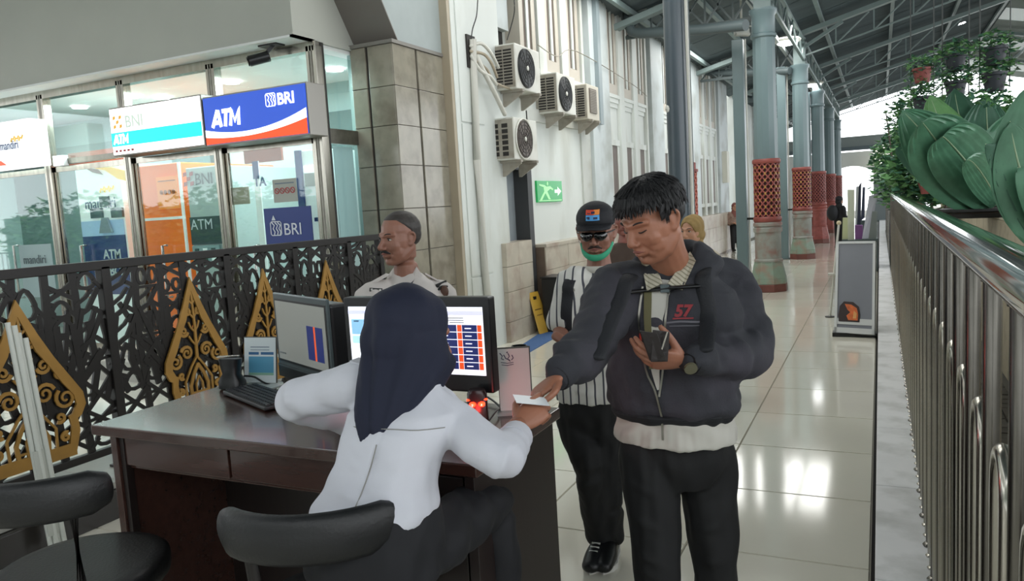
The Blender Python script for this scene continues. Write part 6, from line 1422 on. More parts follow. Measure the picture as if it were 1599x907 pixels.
    # hands: his right reaches out with the card, his left holds a wallet
    dR = (-RGT*.74+DWN*.52-FWD*.30).normalized(); palm_up = Vector((0, 0, 1)); Mh = frame(WR+dR*.038, dR, (-FWD*.45-palm_up*.3-RGT*.55))
    hr = hand_mesh(frame(dep(871, 589, 2.05), dR, -RGT*.4-DWN*.8-FWD*.2), mirror=-1, curl=(.55, .62, .66, .70), thumb=(.05, .40, .3), spread=.03, scale=.86, wrist_back=.028)
    dL = (dep(1018, 562, 2.11)-WL).normalized(); hl = hand_mesh(frame(WL+dL*.04, dL, (-FWD*.75-Vector((0, 0, 1))*.65)), mirror=1, curl=(.42, .48, .55, .62), thumb=(.55, .1, .1), spread=.015, scale=.95)
    # hidden forearms/torso core keep the body one figure
    core = MB(); core.limb([nb, at(.85), at(.2)], [.05, .07, .09], 12); core.limb([SR, SR.lerp(ER, .5), ER, ER.lerp(WR, .5), WR], [.04, .04, .035, .032, .026], 10, n=3); core.limb([SL, SL.lerp(EL, .5), EL, EL.lerp(WL, .5), WL], [.04, .04, .035, .032, .026], 10, n=3); cb = remesh(core, .015, 1)
    body_obj([head, hr, hl, cb], m_skin1, t)
    face_parts(t, M, 'down')
    # hair
    hb = MB(); hair_cap(hb, M, extra=.009); rs = random.Random(7)
    ho = link('hair', remesh(hb, .0042, 3, cutfront(M, .078, -.030)), m_hair, t)
    lk = MB(); lk.m = M
    for i in range(900):
        a = rs.uniform(0, 2*PI); q = rs.uniform(.0, 1)**.6; el_ = q*1.45; ca, sa = math.cos(a), math.sin(a)
        def sp(el, r=1.0): return Vector((.088*r*math.sin(el)*sa, -.022+.102*r*math.sin(el)*ca, .040+.088*r*math.cos(el)))
        if ca > .25 and el_ > 1.15: el_ = rs.uniform(.3, 1.1)
        sw_ = Vector((rs.uniform(-.012, .012), rs.uniform(-.004, .02), 0)); p0 = sp(el_); p1 = sp(min(el_+.22, 1.75), 1.045)+sw_*.5; p2 = sp(min(el_+.42, 1.85), 1.05)+sw_
        lk.limb([p0, p1, p2], [(.0045, .0032), (.0038, .0028), .0008], 4, n=2, cap=False)
    for i in range(130):      # fringe falling over the forehead, longer towards the left of the photo
        a = rs.uniform(-1.2, 1.2); x = .080*math.sin(a); y = -.022+.108*math.cos(a); L_ = rs.uniform(.008, .032)*(1.0 if abs(a) < .8 else .55)
        lk.limb([(x*.85, y*.86, .098), (x*1.0, y+.003, .080), (x*1.03+rs.uniform(-.006, .006), y+.007, .078-L_)], [.0045, .004, .0008], 4, n=3, cap=False)
    for s in (-1, 1):
        for k in range(16): lk.limb([(s*.083, .030-.0035*k, .055), (s*.085, .032-.0035*k, .028), (s*.081, .034-.004*k, .012-.016*(3 < k < 8))], [.004, .0036, .0008], 4, n=2, cap=False)
    lk.m = Matrix.Identity(4); lo_ = lk.build('hair_locks', m_hair, ho, smooth=80); lo_['kind'] = 'stuff'
    # watch
    wa = (WL-EL).normalized(); wc = WL+wa*.043; mb = MB(); mb.limb([wc-wa*.009, wc+wa*.009], [(.029, .024)]*2, 20, cap=False); 
    wt = mb.build('watch', m_black, t, smooth=50); mb = MB(); q = wc+(-FWD*.8-Vector((0, 0, .5))).normalized()*.027; nrm = (-FWD*.8-Vector((0, 0, .5))).normalized(); mb.cyl(q-nrm*.004, q+nrm*.004, .018, seg=20); mb.build('watch_dial', mat('dial_olive', '6d6a55', .25, .3), wt, smooth=40)
    # strap of backpack over shoulders + chest strap (children of the backpack)
    bp_ = thing('backpack', 'black backpack worn by the man in the grey jacket', 'backpack', at(.5)-tf*.25)
    bb = MB(); bc = at(.52)-tf*.235; bb.loft([(at(.02)-tf*.20, tr, tf, .13, .08), (at(.12)-tf*.235, tr, tf, .165, .11), (at(.5)-tf*.24, tr, tf, .165, .12), (at(.8)-tf*.20, tr, tf, .14, .09), (at(.9)-tf*.17, tr, tf, .09, .05)], 24, 3)
    garment('pack_body', bb, .01, m_pack, bp_, 3, cloth(21, .003))
    def strap(pts, w_, nm='shoulder_strap', m=None, off=.006):
        mb = MB(); P2 = [Vector(p) for p in pts]; mb.limb(P2, [w_]*len(P2), 10, up=tuple(tf), n=4); return mb.build(nm, m or m_pack, bp_, smooth=60)
    for s, x0 in ((1, .10), (-1, -.10)):
        pts = [at(.70)-tf*.16-tr*s*.1, at(.95)-tf*.08-tr*s*.098+Vector((0, 0, .02))]
        for z, o_ in ((-.0, .010), (-.05, .010), (-.12, .010), (-.19, .008)):
            pts.append(pf(s*(.105+.03*(-z/.2)), z-.01, o_))
        strap(pts, (.024, .009))
    strap([pf(x, -.045+.006*math.sin(x*20), .012) for x in (-.11, -.07, -.03, .01, .05, .11)], (.006, .012), 'chest_strap', m_black)
    mb = MB(); q = pf(-.0, -.045, .018); mb.bar(q-tr*.014, q+tr*.014, .012, .024); mb.build('buckle', m_dg, bp_, bevel=.002)
    # wallet in his left hand
    wl = dep(1024, 545, 2.065); wt_ = thing('wallet', 'dark leather wallet held open in the left hand of the man in the grey jacket', 'wallet', wl)
    mb = MB()
    for ang, dx, tl in ((-.5, -.006, -.30), (.15, .010, .10)):
        ex = (RGT*math.cos(ang)+FWD*math.sin(ang)).normalized(); ey = (Vector((0, 0, 1))+RGT*tl).normalized(); o_ = wl+RGT*dx-ey*.035; mb.prism([(-.022, 0), (.026, 0), (.026, .082), (-.022, .088)], o_, ex, ey, FWD, .006)
    mb.build('leather_cover', mat('wallet_leather', '231d1b', .4, bump=.2), wt_, bevel=.002)
    mb = MB(); ex = (RGT*.35+Vector((0, 0, 1))).normalized(); mb.bar(wl-FWD*.010+RGT*.014, wl-FWD*.010+ex*.05+RGT*.014, .004, .004); mb.build('metal_edge', m_steel, wt_)
    return t, (WR, dR)
m_jacket = mat('jacket_grey', '303137', .85, var=.12, scale=5, bump=.15, bscale=180, dirt='3d3b43', dscale=5); m_cuff = mat('jacket_rib', '1f2125', .8, wave=('Z', 40, '15161a', .6, 0)); m_shirtw = mat('white_shirt_cloth', 'c2bfb6', .7, var=.03, scale=8)
m_check = mat('checked_cloth', 'bdb7a4', .7, var=.08, scale=60, wave=('DIAGONAL', 30, '8d8975', .75, 1)); m_blacktr = mat('black_trouser', '090a0c', .75, var=.1, scale=6); m_pack = mat('backpack_cloth', '1a1c21', .7, bump=.2, bscale=150)
m_logored = mat('logo_red_cloth', '8e3036', .7); m_logogrey = mat('logo_grey_cloth', '68666d', .7)
man_jacket()

# ---------------------------------------------------------------- 2. seated woman in the navy headscarf
def lady():
    t = thing('person', 'seated woman officer in a white shirt and navy headscarf, seen from behind', 'person', dep(600, 880, 1.8)*1)
    tf = hvec(RGT*.30+FWD*.95); tr = Vector((tf.y, -tf.x, 0)); up = Vector((0, 0, 1))
    hc = dep(645, 524, 1.86); hf = (hvec(RGT*.82+FWD*.57)*.97+Vector((0, 0, -.25))).normalized(); M = frame(hc, hf, up) @ Matrix.Scale(1.0, 4)
    N = dep(645, 600, 1.84); P = dep(583, 797, 1.80)
    head = make_head(M, N, ears=False, jaw=.9)
    SL = dep(556, 602, 1.90); SR = dep(682, 640, 1.84)          # her left (photo left), her right
    EL = dep(462, 626, 2.02); WLp = dep(545, 660, 2.18); ER = dep(781, 714, 1.76); WR = dep(804, 685, 1.87)
    def at(q): return P.lerp(N, q)
    sh = MB(); lean = (N-P).normalized()
    sh.loft([(at(-.02), tr, tf, .150, .125), (at(.06), tr, tf, .152, .125), (at(.2), tr, tf, .136, .108), (at(.4), tr, tf, .130, .100), (at(.62), tr, tf, .142, .104), (at(.8), tr, tf, .142, .092), (at(.92), tr, tf, .095, .07), (at(1.02), tr, tf, .06, .055)], 28, 2.2)
    sh.limb([SL.lerp(N, .35), SL, SL.lerp(EL, .5), EL, EL.lerp(WLp, .5), WLp], [.050, .062, .055, .052, .044, .036], 16, n=3)
    sh.limb([SR.lerp(N, .35), SR, SR.lerp(ER, .5), ER, ER.lerp(WR, .55), WR], [.046, .058, .055, .051, .046, .040], 16, n=3)
    fo = arm_folds(SR, ER, WR, up, 13, 12, .055, .006)+arm_folds(SL, EL, WLp, up, 14, 10, .05, .006)
    bk = -tf*.11
    for a, b, x0, x1 in ((.70, .52, -.12, -.03), (.55, .42, -.12, -.02), (.66, .50, .13, .05), (.30, .22, -.12, .0), (.2, .14, .0, .12), (.12, .05, -.1, .02), (.38, .34, .12, .03), (.72, .66, -.02, .12)):
        fo.append((tuple(at(a)+bk+tr*x0), tuple(at(b)+bk+tr*x1), .011, .0055))
    fo.append((tuple(at(.93)+bk*.8), tuple(at(-.02)+bk*1.1), .006, -.0035))
    so = garment('shirt', sh, .0062, m_shirtl, t, 3, cloth(31, .0021, 1.0, [(a, b, w_, h*1.7) for a, b, w_, h in fo]))
    # cuff on her right wrist
    a = (WR-ER).normalized(); mb = MB(); mb.limb([WR-a*.03, WR+a*.018], [.0435, .0405], 20, cap=False); mb.build('cuff', m_shirtl, t, smooth=60)
    # back seam
    bv = BVHTree.FromPolygons([v.co+wloc(t) for v in so.data.vertices], [tuple(p.vertices) for p in so.data.polygons])
    def bkp(q, x, off=.0015):
        o = at(q)+tr*x-tf*.4; h, no, i, d = bv.ray_cast(o, tf); return (h if h is not None else at(q)-tf*.11)-tf*off
    mb = MB(); mb.limb([bkp(q, -.004) for q in (.06, .15, .25, .35, .45, .55, .62)], .0016, 6, n=3); mb.build('back_seam', mat('seam_grey', '8f8e8a', .8), t)
    mb = MB(); mb.limb([bkp(.74-.02*abs(x)/.1, x) for x in (-.13, -.08, -.03, .03, .08, .13)], .0013, 6, n=3); mb.build('yoke_seam', mat('seam_grey', '8f8e8a', .8), t)
    # collar
    mb = MB(); mb.limb([N+Vector((0, 0, .0))+tr*.062*math.cos(q)+tf*.06*math.sin(q) for q in [2*PI*i/20 for i in range(20)]], [(.010, .022)]*20, 8, closed=True); mb.build('collar', m_shirtl, t, smooth=60)
    for s in (-1, 1):   # epaulettes
        mb = MB(); S = SL if s < 0 else SR; a = N.lerp(S, .55); b = N.lerp(S, 1.0)
        pts = []
        for p in (a, b):
            h, no, i, d = bv.ray_cast(p+Vector((0, 0, .3)), Vector((0, 0, -1))); pts.append((h if h is not None else p+Vector((0, 0, .07)))+Vector((0, 0, .002)))
        mb.bar(pts[0], pts[1], .042, .006); o_ = mb.build('epaulette', m_shirtl if s < 0 else m_shirtl, t, bevel=.002)
    mb = MB(); a = dep(684, 590, 1.86)
    # headscarf: crown, wrap and hanging tail on the back
    hb = MB(); hb.m = M
    hb.ell((0, -.022, .030), (.090, .106, .096), 24); hb.ell((0, -.045, -.02), (.088, .085, .085), 20); hb.ell((0, .0, -.045), (.082, .080, .07), 18)
    hb.m = Matrix.Identity(4)
    hb.limb([dep(640, 540, 1.84), dep(622, 580, 1.81), dep(608, 630, 1.775), dep(592, 672, 1.755)], [(.100, .085), (.095, .062), (.070, .032), (.042, .016)], 20, up=tuple(FWD), n=4)
    hb.limb([dep(600, 540, 1.86), dep(583, 600, 1.80), dep(573, 650, 1.765), dep(570, 695, 1.755)], [(.045, .045), (.040, .035), (.030, .016), (.010, .008)], 14, up=tuple(FWD), n=4)
    hb.limb([dep(650, 590, 1.79), dep(628, 640, 1.765), dep(610, 672, 1.755), dep(600, 697, 1.75)], [(.045, .03), (.035, .018), (.02, .012), (.008, .006)], 14, up=tuple(FWD), n=4)
    hb.limb([dep(684, 560, 1.87), dep(668, 585, 1.84), dep(640, 610, 1.80)], [(.045, .04), (.05, .035), (.05, .02)], 14, up=tuple(FWD), n=3)
    fo = []
    for k, (xa, ya, xb, yb, h) in enumerate(((600, 470, 565, 690, .006), (620, 480, 582, 700, -.006), (650, 500, 596, 690, .006), (670, 520, 604, 700, .005), (690, 545, 620, 650, -.006), (635, 560, 590, 690, -.005), (590, 500, 556, 660, -.005), (690, 470, 640, 600, .004))):
        fo.append((tuple(dep(xa, ya, 1.74)), tuple(dep(xb, yb, 1.71)), .05, 0)); fo[-1] = (tuple(dep(xa, ya, 1.76)), tuple(dep(xb, yb, 1.74)), .018, h*2.4)
    def cut(co, no):
        Mi = np.array(M.inverted()); l = co @ Mi[:3, :3].T+Mi[:3, 3]; Mm = np.array(M)
        r2 = (l[:, 0]/.058)**2+((l[:, 2]+.012)/.078)**2; w_ = np.clip((1.12-r2)/.2, 0, 1)*(l[:, 1] > .02); l[:, 1] -= w_*(l[:, 1]-.02)*1.0
        co2 = l @ Mm[:3, :3].T+Mm[:3, 3]; 
        u_ = co2 @ np.array(tr); z_ = co2[:, 2]; tip = np.array(dep(588, 735, 1.76)); th_ = np.arctan2(u_-tip @ np.array(tr), z_-tip[2]); b_ = co2 @ np.array(tf)
        low = np.clip((hc.z+.10-z_)/.12, 0, 1)*np.clip((z_-tip[2])/.05, 0, 1); d_ = .0050*low*(np.sin(th_*26+.6*np.sin(th_*9))+.5*np.sin(th_*47+1))*np.clip((z_-tip[2])/.35, .25, 1)
        jw = np.array(M @ Vector((0, .06, -.11))); v_ = co2-jw; a2 = np.arctan2(v_[:, 2], -(v_ @ np.array(hf))); hi = np.clip((z_-hc.z+.02)/.08, 0, 1); d_ += .0022*hi*np.sin(a2*17+v_ @ np.array(tr)*14)
        co2 = co2+no*d_[:, None]; return cloth(33, .0009, .6)(co2, no)
    garment('headscarf', hb, .0055, mat('navy_scarf', '10162c', .8, var=.06, scale=6, bump=.06, bscale=250), t, 5, cut)
    # skirt and thighs
    sk = MB(); th = hvec(RGT*.42+FWD*.9)
    sk.loft([(P-Vector((0, 0, .14)), tr, tf, .175, .150), (P-Vector((0, 0, .06)), tr, tf, .172, .145), (P+Vector((0, 0, .02)), tr, tf, .150, .12)], 24, 2.2)
    K = []
    for s in (-1, 1):
        hip = P-Vector((0, 0, .10))+tr*s*.085; kn = hip+th*.40+tr*s*.02-Vector((0, 0, .02)); an = kn+th*.02-Vector((0, 0, .40)); K.append((kn, an)); sk.limb([hip, hip.lerp(kn, .5), kn-th*.03, kn-Vector((0, 0, .06)), kn-Vector((0, 0, .38))], [.085, .078, .066, .064, .058], 14, n=2)
    garment('skirt', sk, .009, mat('navy_skirt', '0b0c12', .75), t, 4, cloth(35, .003))
    sb = MB()
    for kn, an in K: shoe(sb, (an.x, an.y, 0), th, .24, .042, z0=max(0, .0)+.21)
    garment('shoes', sb, .007, m_black, t, 3)
    # hands
    hb_ = dep(810, 663, 1.92); d = (dep(845, 634, 1.96)-hb_).normalized(); hr = hand_mesh(frame(hb_, d, -FWD*.85-DWN*.35), mirror=-1, curl=(.50, .62, .72, .8), thumb=(.30, .50, .3), scale=.90)
    dl = (WLp-EL).normalized(); hl = hand_mesh(frame(WLp+dl*.02, dl, Vector((0, 0, 1))), mirror=1, curl=(.3, .35, .4, .45), thumb=(.4, .2, .2), scale=.92)
    core = MB(); core.limb([N, at(.8), at(.1)], [.045, .06, .07], 12); core.limb([SR, ER, WR, hb_], [.045, .036, .029, .024], 12, n=3); core.limb([SL, EL, WLp], [.045, .036, .025], 10)
    for kn, an in K: core.limb([kn-th*.05-Vector((0, 0, .03)), kn-Vector((0, 0, .08)), an+Vector((0, 0, -.06))], [.03, .03, .03], 10)
    body_obj([head, hr, hl, remesh(core, .012, 2)], m_skin1, t)
    # card between the two hands
    cpos = dep(829, 625, 1.95); ct = thing('card', 'white identity card passed between the two hands over the desk corner', 'card', cpos)
    ex = (RGT*.95+FWD*.2-Vector((0, 0, .12))).normalized(); ey = (FWD*.95+Vector((0, 0, .22))).normalized(); ey = (ey-ex*ey.dot(ex)).normalized(); nn = ex.cross(ey)
    mb = MB(); mb.prism([(-.043, -.027), (.043, -.027), (.043, .027), (-.043, .027)], cpos, ex, ey, nn, .0012); mb.build('card_face', mat('card_pale', 'd5dade', .35), ct); 
    mb = MB(); mb.prism([(-.035, .0), (.0, .0), (.0, .018), (-.035, .018)], cpos-nn*.0006, ex, ey, -nn, .0004); mb.build('card_print', mat('print_blue3', '34618c', .5), ct)
m_shirtl = mat('officer_shirt', 'c9cad2', .65, var=.02, scale=8, bump=.04, bscale=300)
lady()

# ---------------------------------------------------------------- 3. standing guard
def guard():
    gp = dep(632, 380, 3.45); t = thing('person', 'smiling moustached guard in a white uniform shirt behind the desk', 'person', (gp.x, gp.y, 0))
    hc = dep(622, 372, 3.45); hf = (hvec(-RGT*.72-FWD*.70)+Vector((0, 0, -.05))).normalized(); up = Vector((0, 0, 1)); M = frame(hc, hf, up) @ Matrix.Scale(1.0, 4)
    tf = hvec(-RGT*.35-FWD*.94); tr = Vector((tf.y, -tf.x, 0)); N = dep(636, 430, 3.50); P = N-Vector((0, 0, .58))-tf*.0
    head = make_head(M, N, fat=.002, nose=1.02)
    def at(q): return P.lerp(N, q)
    SR = dep(578, 466, 3.44); SL = dep(690, 462, 3.56); 
    sh = MB(); sh.loft([(at(0), tr, tf, .165, .125), (at(.3), tr, tf, .17, .125), (at(.6), tr, tf, .178, .122), (at(.82), tr, tf, .165, .105), (at(.94), tr, tf, .12, .08), (at(1.02), tr, tf, .06, .06)], 28, 2.2)
    ER = SR+tr*.05-Vector((0, 0, .28)); EL = SL-tr*.05-Vector((0, 0, .28)); WR = ER+tf*.22-Vector((0, 0, .1)); WL = EL+tf*.22-Vector((0, 0, .1))
    for S, E_ in ((SR, ER), (SL, EL)): sh.limb([S.lerp(N, .35), S, S.lerp(E_, .5), E_], [.05, .07, .068, .066], 16, n=3)
    so = garment('shirt', sh, .0075, m_shirtg, t, 5, cloth(41, .0022, 1, arm_folds(SR, ER, ER, up, 5, 5, .06, .005)+arm_folds(SL, EL, EL, up, 6, 5, .06, .005)))
    tb = MB(); tb.loft([(at(-.2), tr, tf, .15, .11), (at(0), tr, tf, .16, .12), (at(.08), tr, tf, .15, .115)], 24, 2.2)
    for s in (-1, 1): h = at(-.1)+tr*s*.085; a = Vector((h.x+tr.x*s*.02, h.y+tr.y*s*.02, .08)); tb.limb([h, h.lerp(a, .5), a], [.088, .072, .06], 14, n=2)
    garment('trousers', tb, .012, m_blacktr, t, 3)
    sb = MB(); 
    for s in (-1, 1): h = at(-.1)+tr*s*.105; shoe(sb, (h.x, h.y, 0), tf)
    garment('shoes', sb, .01, m_black, t, 2)
    core = MB(); core.limb([N, at(.8), at(.1)], [.05, .1, .1], 12); core.limb([SR, ER, WR], [.045, .042, .027], 10, n=2); core.limb([SL, EL, WL], [.045, .042, .027], 10, n=2)
    hr = hand_mesh(frame(WR, (WR-ER), Vector((0, 0, 1))), -1, (.3, .3, .35, .4)); hl = hand_mesh(frame(WL, (WL-EL), Vector((0, 0, 1))), 1, (.3, .3, .35, .4))
    body_obj([head, hr, hl, remesh(core, .012, 2)], m_skin2, t)
    face_parts(t, M, 'open', moustache=m_brow, smile=.003)
    hb = MB(); hair_cap(hb, M, extra=.003); link('hair', remesh(hb, .0045, 1, cutfront(M, .088, -.022)), m_hairg, t)
    # collar, epaulettes, badges
    for s in (-1, 1):
        cm = MB(); a = N+Vector((0, 0, .04))+tr*s*.058+tf*.015; b = N+tf*.085+tr*s*.008+Vector((0, 0, -.055)); c = N+tf*.088+tr*s*.065+Vector((0, 0, -.060)); d = N+tr*s*.09+tf*.025+Vector((0, 0, -.0))
        cm.add([a, b, c, d]+[p-tf*.006-tr*s*.003 for p in (a, b, c, d)], [(0, 1, 2, 3), (7, 6, 5, 4), (0, 4, 5, 1), (1, 5, 6, 2), (2, 6, 7, 3), (3, 7, 4, 0)]); cm.build('collar', m_shirtg, t)
        mb = MB(); q = (b+c)/2*.55+(a+d)/2*.45+tf*.004+tr*s*.003; dirn = (c-d).normalized(); mb.bar(q-dirn*.016, q+dirn*.016, .011, .004); mb.build('collar_pin', m_black, t)
        S = SR if s > 0 else SL; mb = MB(); a = N.lerp(S, .5)+Vector((0, 0, .058)); b = S+Vector((0, 0, .062)); mb.bar(a, b, .05, .008); mb.build('epaulette', m_shirtg, t, bevel=.002)
    bv = BVHTree.FromPolygons([v.co+wloc(t) for v in so.data.vertices], [tuple(p.vertices) for p in so.data.polygons])
    def pf(px, py, off=.004):
        d = ray(px, py).normalized(); h, no, i, ds = bv.ray_cast(C0, d); return (h if h is not None else dep(px, py, 3.35))-d*off
    mb = MB(); mb.bar(pf(577, 452), pf(597, 453), .004, .016, up=(0, 0, 1)); mb.build('name_tag', m_black, t); mb = MB(); mb.bar(pf(579, 452, .007), pf(582, 452, .007), .003, .008); mb.bar(pf(592, 453, .007), pf(595, 453, .007), .003, .008); mb.build('tag_print', m_card, t)
    mb = MB(); mb.bar(pf(681, 447), pf(697, 440), .004, .018); mb.build('shoulder_tab', m_black, t)
    mb = MB(); q = pf(694, 455); mb.ell(q, (.022, .012, .028), 12); mb.build('shoulder_badge', mat('badge_brown', '5a3f33', .5), t, smooth=60); mb = MB(); mb.limb([pf(685, 452), pf(690, 447), pf(698, 447)], .005, 6, n=3); mb.build('badge_rim', m_black, t)
    mb = MB(); 
    for py in (445, 458): mb.ell(pf(617, py, .003), (.005, .005, .005), 8)
    mb.build('buttons', m_card, t)
m_shirtg = mat('guard_shirt', 'c4bdb8', .65, var=.02, scale=8)
guard()

# ---------------------------------------------------------------- 4. man in cap, sunglasses and chin mask
def capman():
    f0 = onz(935, 838, 0); t = thing('person', 'man in a black cap, sunglasses and green chin mask, wearing a striped white shirt', 'person', (f0.x, f0.y, 0))
    up = Vector((0, 0, 1)); hc = dep(931, 362, 3.46); hf = (hvec(-RGT*.25-FWD*.97)+Vector((0, 0, -.16))).normalized(); M = frame(hc, hf, up) @ Matrix.Scale(1.0, 4)
    tf = hvec(-RGT*.30-FWD*.95); tr = Vector((tf.y, -tf.x, 0)); N = dep(936, 422, 3.52); P = dep(922, 640, 3.60)
    head = make_head(M, N, nose=1.02, jaw=1.0)
    def at(q): return P.lerp(N, q)
    SR = dep(893, 438, 3.48); SL = dep(985, 436, 3.58); ER = dep(874, 508, 3.50); EL = dep(1000, 520, 3.55); WR = dep(886, 535, 3.36); WL = dep(925, 548, 3.36)
    sh = MB(); sh.loft([(at(.08), tr, tf, .168, .13), (at(.12), tr, tf, .17, .132), (at(.4), tr, tf, .168, .13), (at(.7), tr, tf, .165, .118), (at(.88), tr, tf, .14, .095), (at(1.0), tr, tf, .06, .06)], 28, 2.2)
    sh.limb([SR.lerp(N, .35), SR, SR.lerp(ER, .5), ER.lerp(SR, .12)], [.045, .062, .064, .062], 16, n=3); sh.limb([SL.lerp(N, .35), SL, SL.lerp(EL, .5), EL.lerp(SL, .12)], [.045, .062, .064, .062], 16, n=3)
    fo = [(tuple(at(.2+.1*k)+tf*.13+tr*(.10-.05*k)), tuple(at(.14+.1*k)+tf*.13-tr*.08), .014, .006) for k in range(5)]
    # stripes follow the torso: vertical bands made by material over the girth angle
    so = garment('shirt', sh, .0075, m_stripe_shirt(tr), t, 5, cloth(51, .003, 1, fo))
    mb = MB()
    bv = BVHTree.FromPolygons([v.co+wloc(t) for v in so.data.vertices], [tuple(p.vertices) for p in so.data.polygons])
    def pf(x, z, off=.003):
        o = N+tr*x+Vector((0, 0, z))+tf*.5; h, no, i, ds = bv.ray_cast(o, -tf); return (h if h is not None else o-tf*.4)+tf*off
    for z in (-.05, -.11, -.18, -.26, -.34): mb.ell(pf(0, z, .003), (.006, .006, .006), 8)
    mb.build('buttons', m_black, t)
    mb = MB(); mb.limb([pf(0, z, .001) for z in (-.03, -.12, -.2, -.3, -.4)], .002, 6, n=2); mb.build('placket', mat('seam_grey', '8f8e8a', .8), t)
    mb = MB(); mb.limb([N+Vector((0, 0, .008))+tr*.064*math.cos(q)+tf*.062*math.sin(q) for q in [2*PI*i/20 for i in range(20)]], [(.009, .016)]*20, 8, closed=True); mb.build('collar', m_shirtw, t, smooth=60)
    tb = MB(); tb.loft([(at(-.16), tr, tf, .13, .10), (at(-.02), tr, tf, .152, .115), (at(.15), tr, tf, .145, .11)], 24, 2.2)
    hR = at(-.08)+tr*.075; hL = at(-.08)-tr*.08; kR = dep(918, 730, 3.52); aR = dep(936, 822, 3.60); aR.z = .10; kL = hL+tf*.04-Vector((0, 0, .38)); aL = kL-Vector((0, 0, .34)); aL.z = .10
    tb.limb([hR, hR.lerp(kR, .5), kR, kR.lerp(aR, .5), aR], [.086, .08, .070, .066, .064], 16, n=3); tb.limb([hL, hL.lerp(kL, .5), kL, kL.lerp(aL, .5), aL], [.086, .08, .068, .066, .064], 16, n=3)
    garment('trousers', tb, .010, m_blacktr, t, 4, cloth(54, .003))
    sb = MB(); ft = hvec(-RGT*.35-FWD*.9); shoe(sb, (aR.x, aR.y, 0), ft); shoe(sb, (aL.x, aL.y, 0), tf); garment('shoes', sb, .007, m_black, t, 3)
    sb = MB(); sole(sb, (aR.x, aR.y, 0), ft); sole(sb, (aL.x, aL.y, 0), tf); sb.build('shoe_soles', m_card, t)
    mb = MB(); fr_ = Vector((ft.y, -ft.x, 0))
    for k in range(3):
        c = Vector((aR.x, aR.y, 0))+ft*(.03+.03*k)-fr_*.047; mb.bar(c+Vector((0, 0, .03)), c+ft*-.02+Vector((0, 0, .075))+fr_*.012, .006, .014)
    mb.build('shoe_stripes', m_card, t)
    mb = MB()
    for k in range(3): c = Vector((aR.x, aR.y, 0))+ft*(.07+.025*k)+Vector((0, 0, .092-.008*k)); mb.bar(c-fr_*.02, c+fr_*.02, .006, .006)
    mb.build('shoe_laces', m_card, t)
    core = MB(); core.limb([N, at(.8), at(.1)], [.05, .1, .1], 12); core.limb([SR, ER, WR], [.045, .040, .026], 12, n=3); core.limb([SL, EL, WL], [.045, .040, .026], 12, n=3)
    hr = hand_mesh(frame(WR, dep(915, 552, 3.33)-WR, Vector((0, 0, 1))-FWD*.6), -1, (.35, .4, .45, .5), thumb=(.3, .2, .2)); hl = hand_mesh(frame(WL, dep(895, 548, 3.32)-WL, -FWD+Vector((0, 0, .4))), 1, (.4, .5, .5, .55), thumb=(.3, .2, .2))
    body_obj([head, hr, hl, remesh(core, .009, 2)], m_skin2, t); face_parts(t, M, 'none', moustache=mat('moustache_dark', '30211c', .8))
    hb = MB(); hair_cap(hb, M, extra=.002); link('hair', remesh(hb, .0045, 1, cutfront(M, .07, -.02)), m_hair, t)
    # cap
    cb = MB(); cb.m = M; cb.ell((0, -.012, .060), (.089, .104, .078), 24); cb.m = Matrix.Identity(4)
    def flat(co, no):
        Mi = np.array(M.inverted()); Mm = np.array(M); l = co @ Mi[:3, :3].T+Mi[:3, 3]; l[:, 2] = np.maximum(l[:, 2], .034+.25*np.clip(-l[:, 1], -.1, .1)*.2); return l @ Mm[:3, :3].T+Mm[:3, 3]
    co_ = garment('cap', cb, .005, mat('cap_black', '14151b', .75, bump=.1), t, 2, flat)
    cb = MB(); cb.m = M; vs = []; n = 14
    for i in range(n+1):
        a = -1.15+2.3*i/n; vs += [(.086*math.sin(a), .0+.088*math.cos(a)*1.0, .044), (.078*math.sin(a), .040+.098*math.cos(a), .034-.010*abs(math.sin(a)))]
    k = len(vs); fs = []
    for i in range(n): fs += [(2*i, 2*i+1, 2*i+3, 2*i+2)]
    cb.add(vs, fs); cb.m = Matrix.Identity(4); o_ = cb.build('cap_visor', mat('cap_black', '14151b', .75, bump=.1), co_, smooth=60); sm = o_.modifiers.new('s', 'SOLIDIFY'); sm.thickness = .005
    bvc = BVHTree.FromPolygons([v.co+wloc(t) for v in co_.data.vertices], [tuple(p.vertices) for p in co_.data.polygons])
    def patch(nm, m, x0, x1, z0, z1, off):
        mb = MB(); vs = []; n = 6
        for i in range(n+1):
            for z in (z0, z1):
                o = M @ Vector((x0+(x1-x0)*i/n, .3, z)); d = (M.to_3x3() @ Vector((0, -1, 0))).normalized(); h, no, ii, ds = bvc.ray_cast(o, d); vs.append((h if h is not None else M @ Vector((x0, .09, z)))-d*off)
        mb.add(vs, [(2*i, 2*i+2, 2*i+3, 2*i+1) for i in range(n)]); return mb.build(nm, m, co_)
    pr_ = mat('patch_red', 'd24b32', .6); po = mat('patch_orange', 'e58a3f', .6); pb = mat('patch_blue', '4f9fdd', .6)
    patch('patch', pr_, -.006, .030, .092, .112, .002); patch('patch', po, -.030, -.005, .092, .112, .002); patch('patch', pb, -.030, .030, .068, .091, .002)
    patch('patch_print', mat('patch_navy', '23284a', .6), .010, .024, .097, .100, .004); patch('patch_print', MATS['patch_navy'], -.010, .006, .097, .106, .004); patch('patch_print', MATS['patch_navy'], .012, .022, .074, .085, .004); patch('patch_print', MATS['patch_navy'], -.022, -.004, .074, .083, .004)
    # sunglasses
    mb = MB(); mb.m = M
    for q in (-1, 1): mb.limb([(q*.012, .098, .004), (q*.032, .096, -.002), (q*.052, .084, .004)], [(.010, .015), (.018, .021), (.008, .014)], 14, up=(0, 0, 1), n=4)
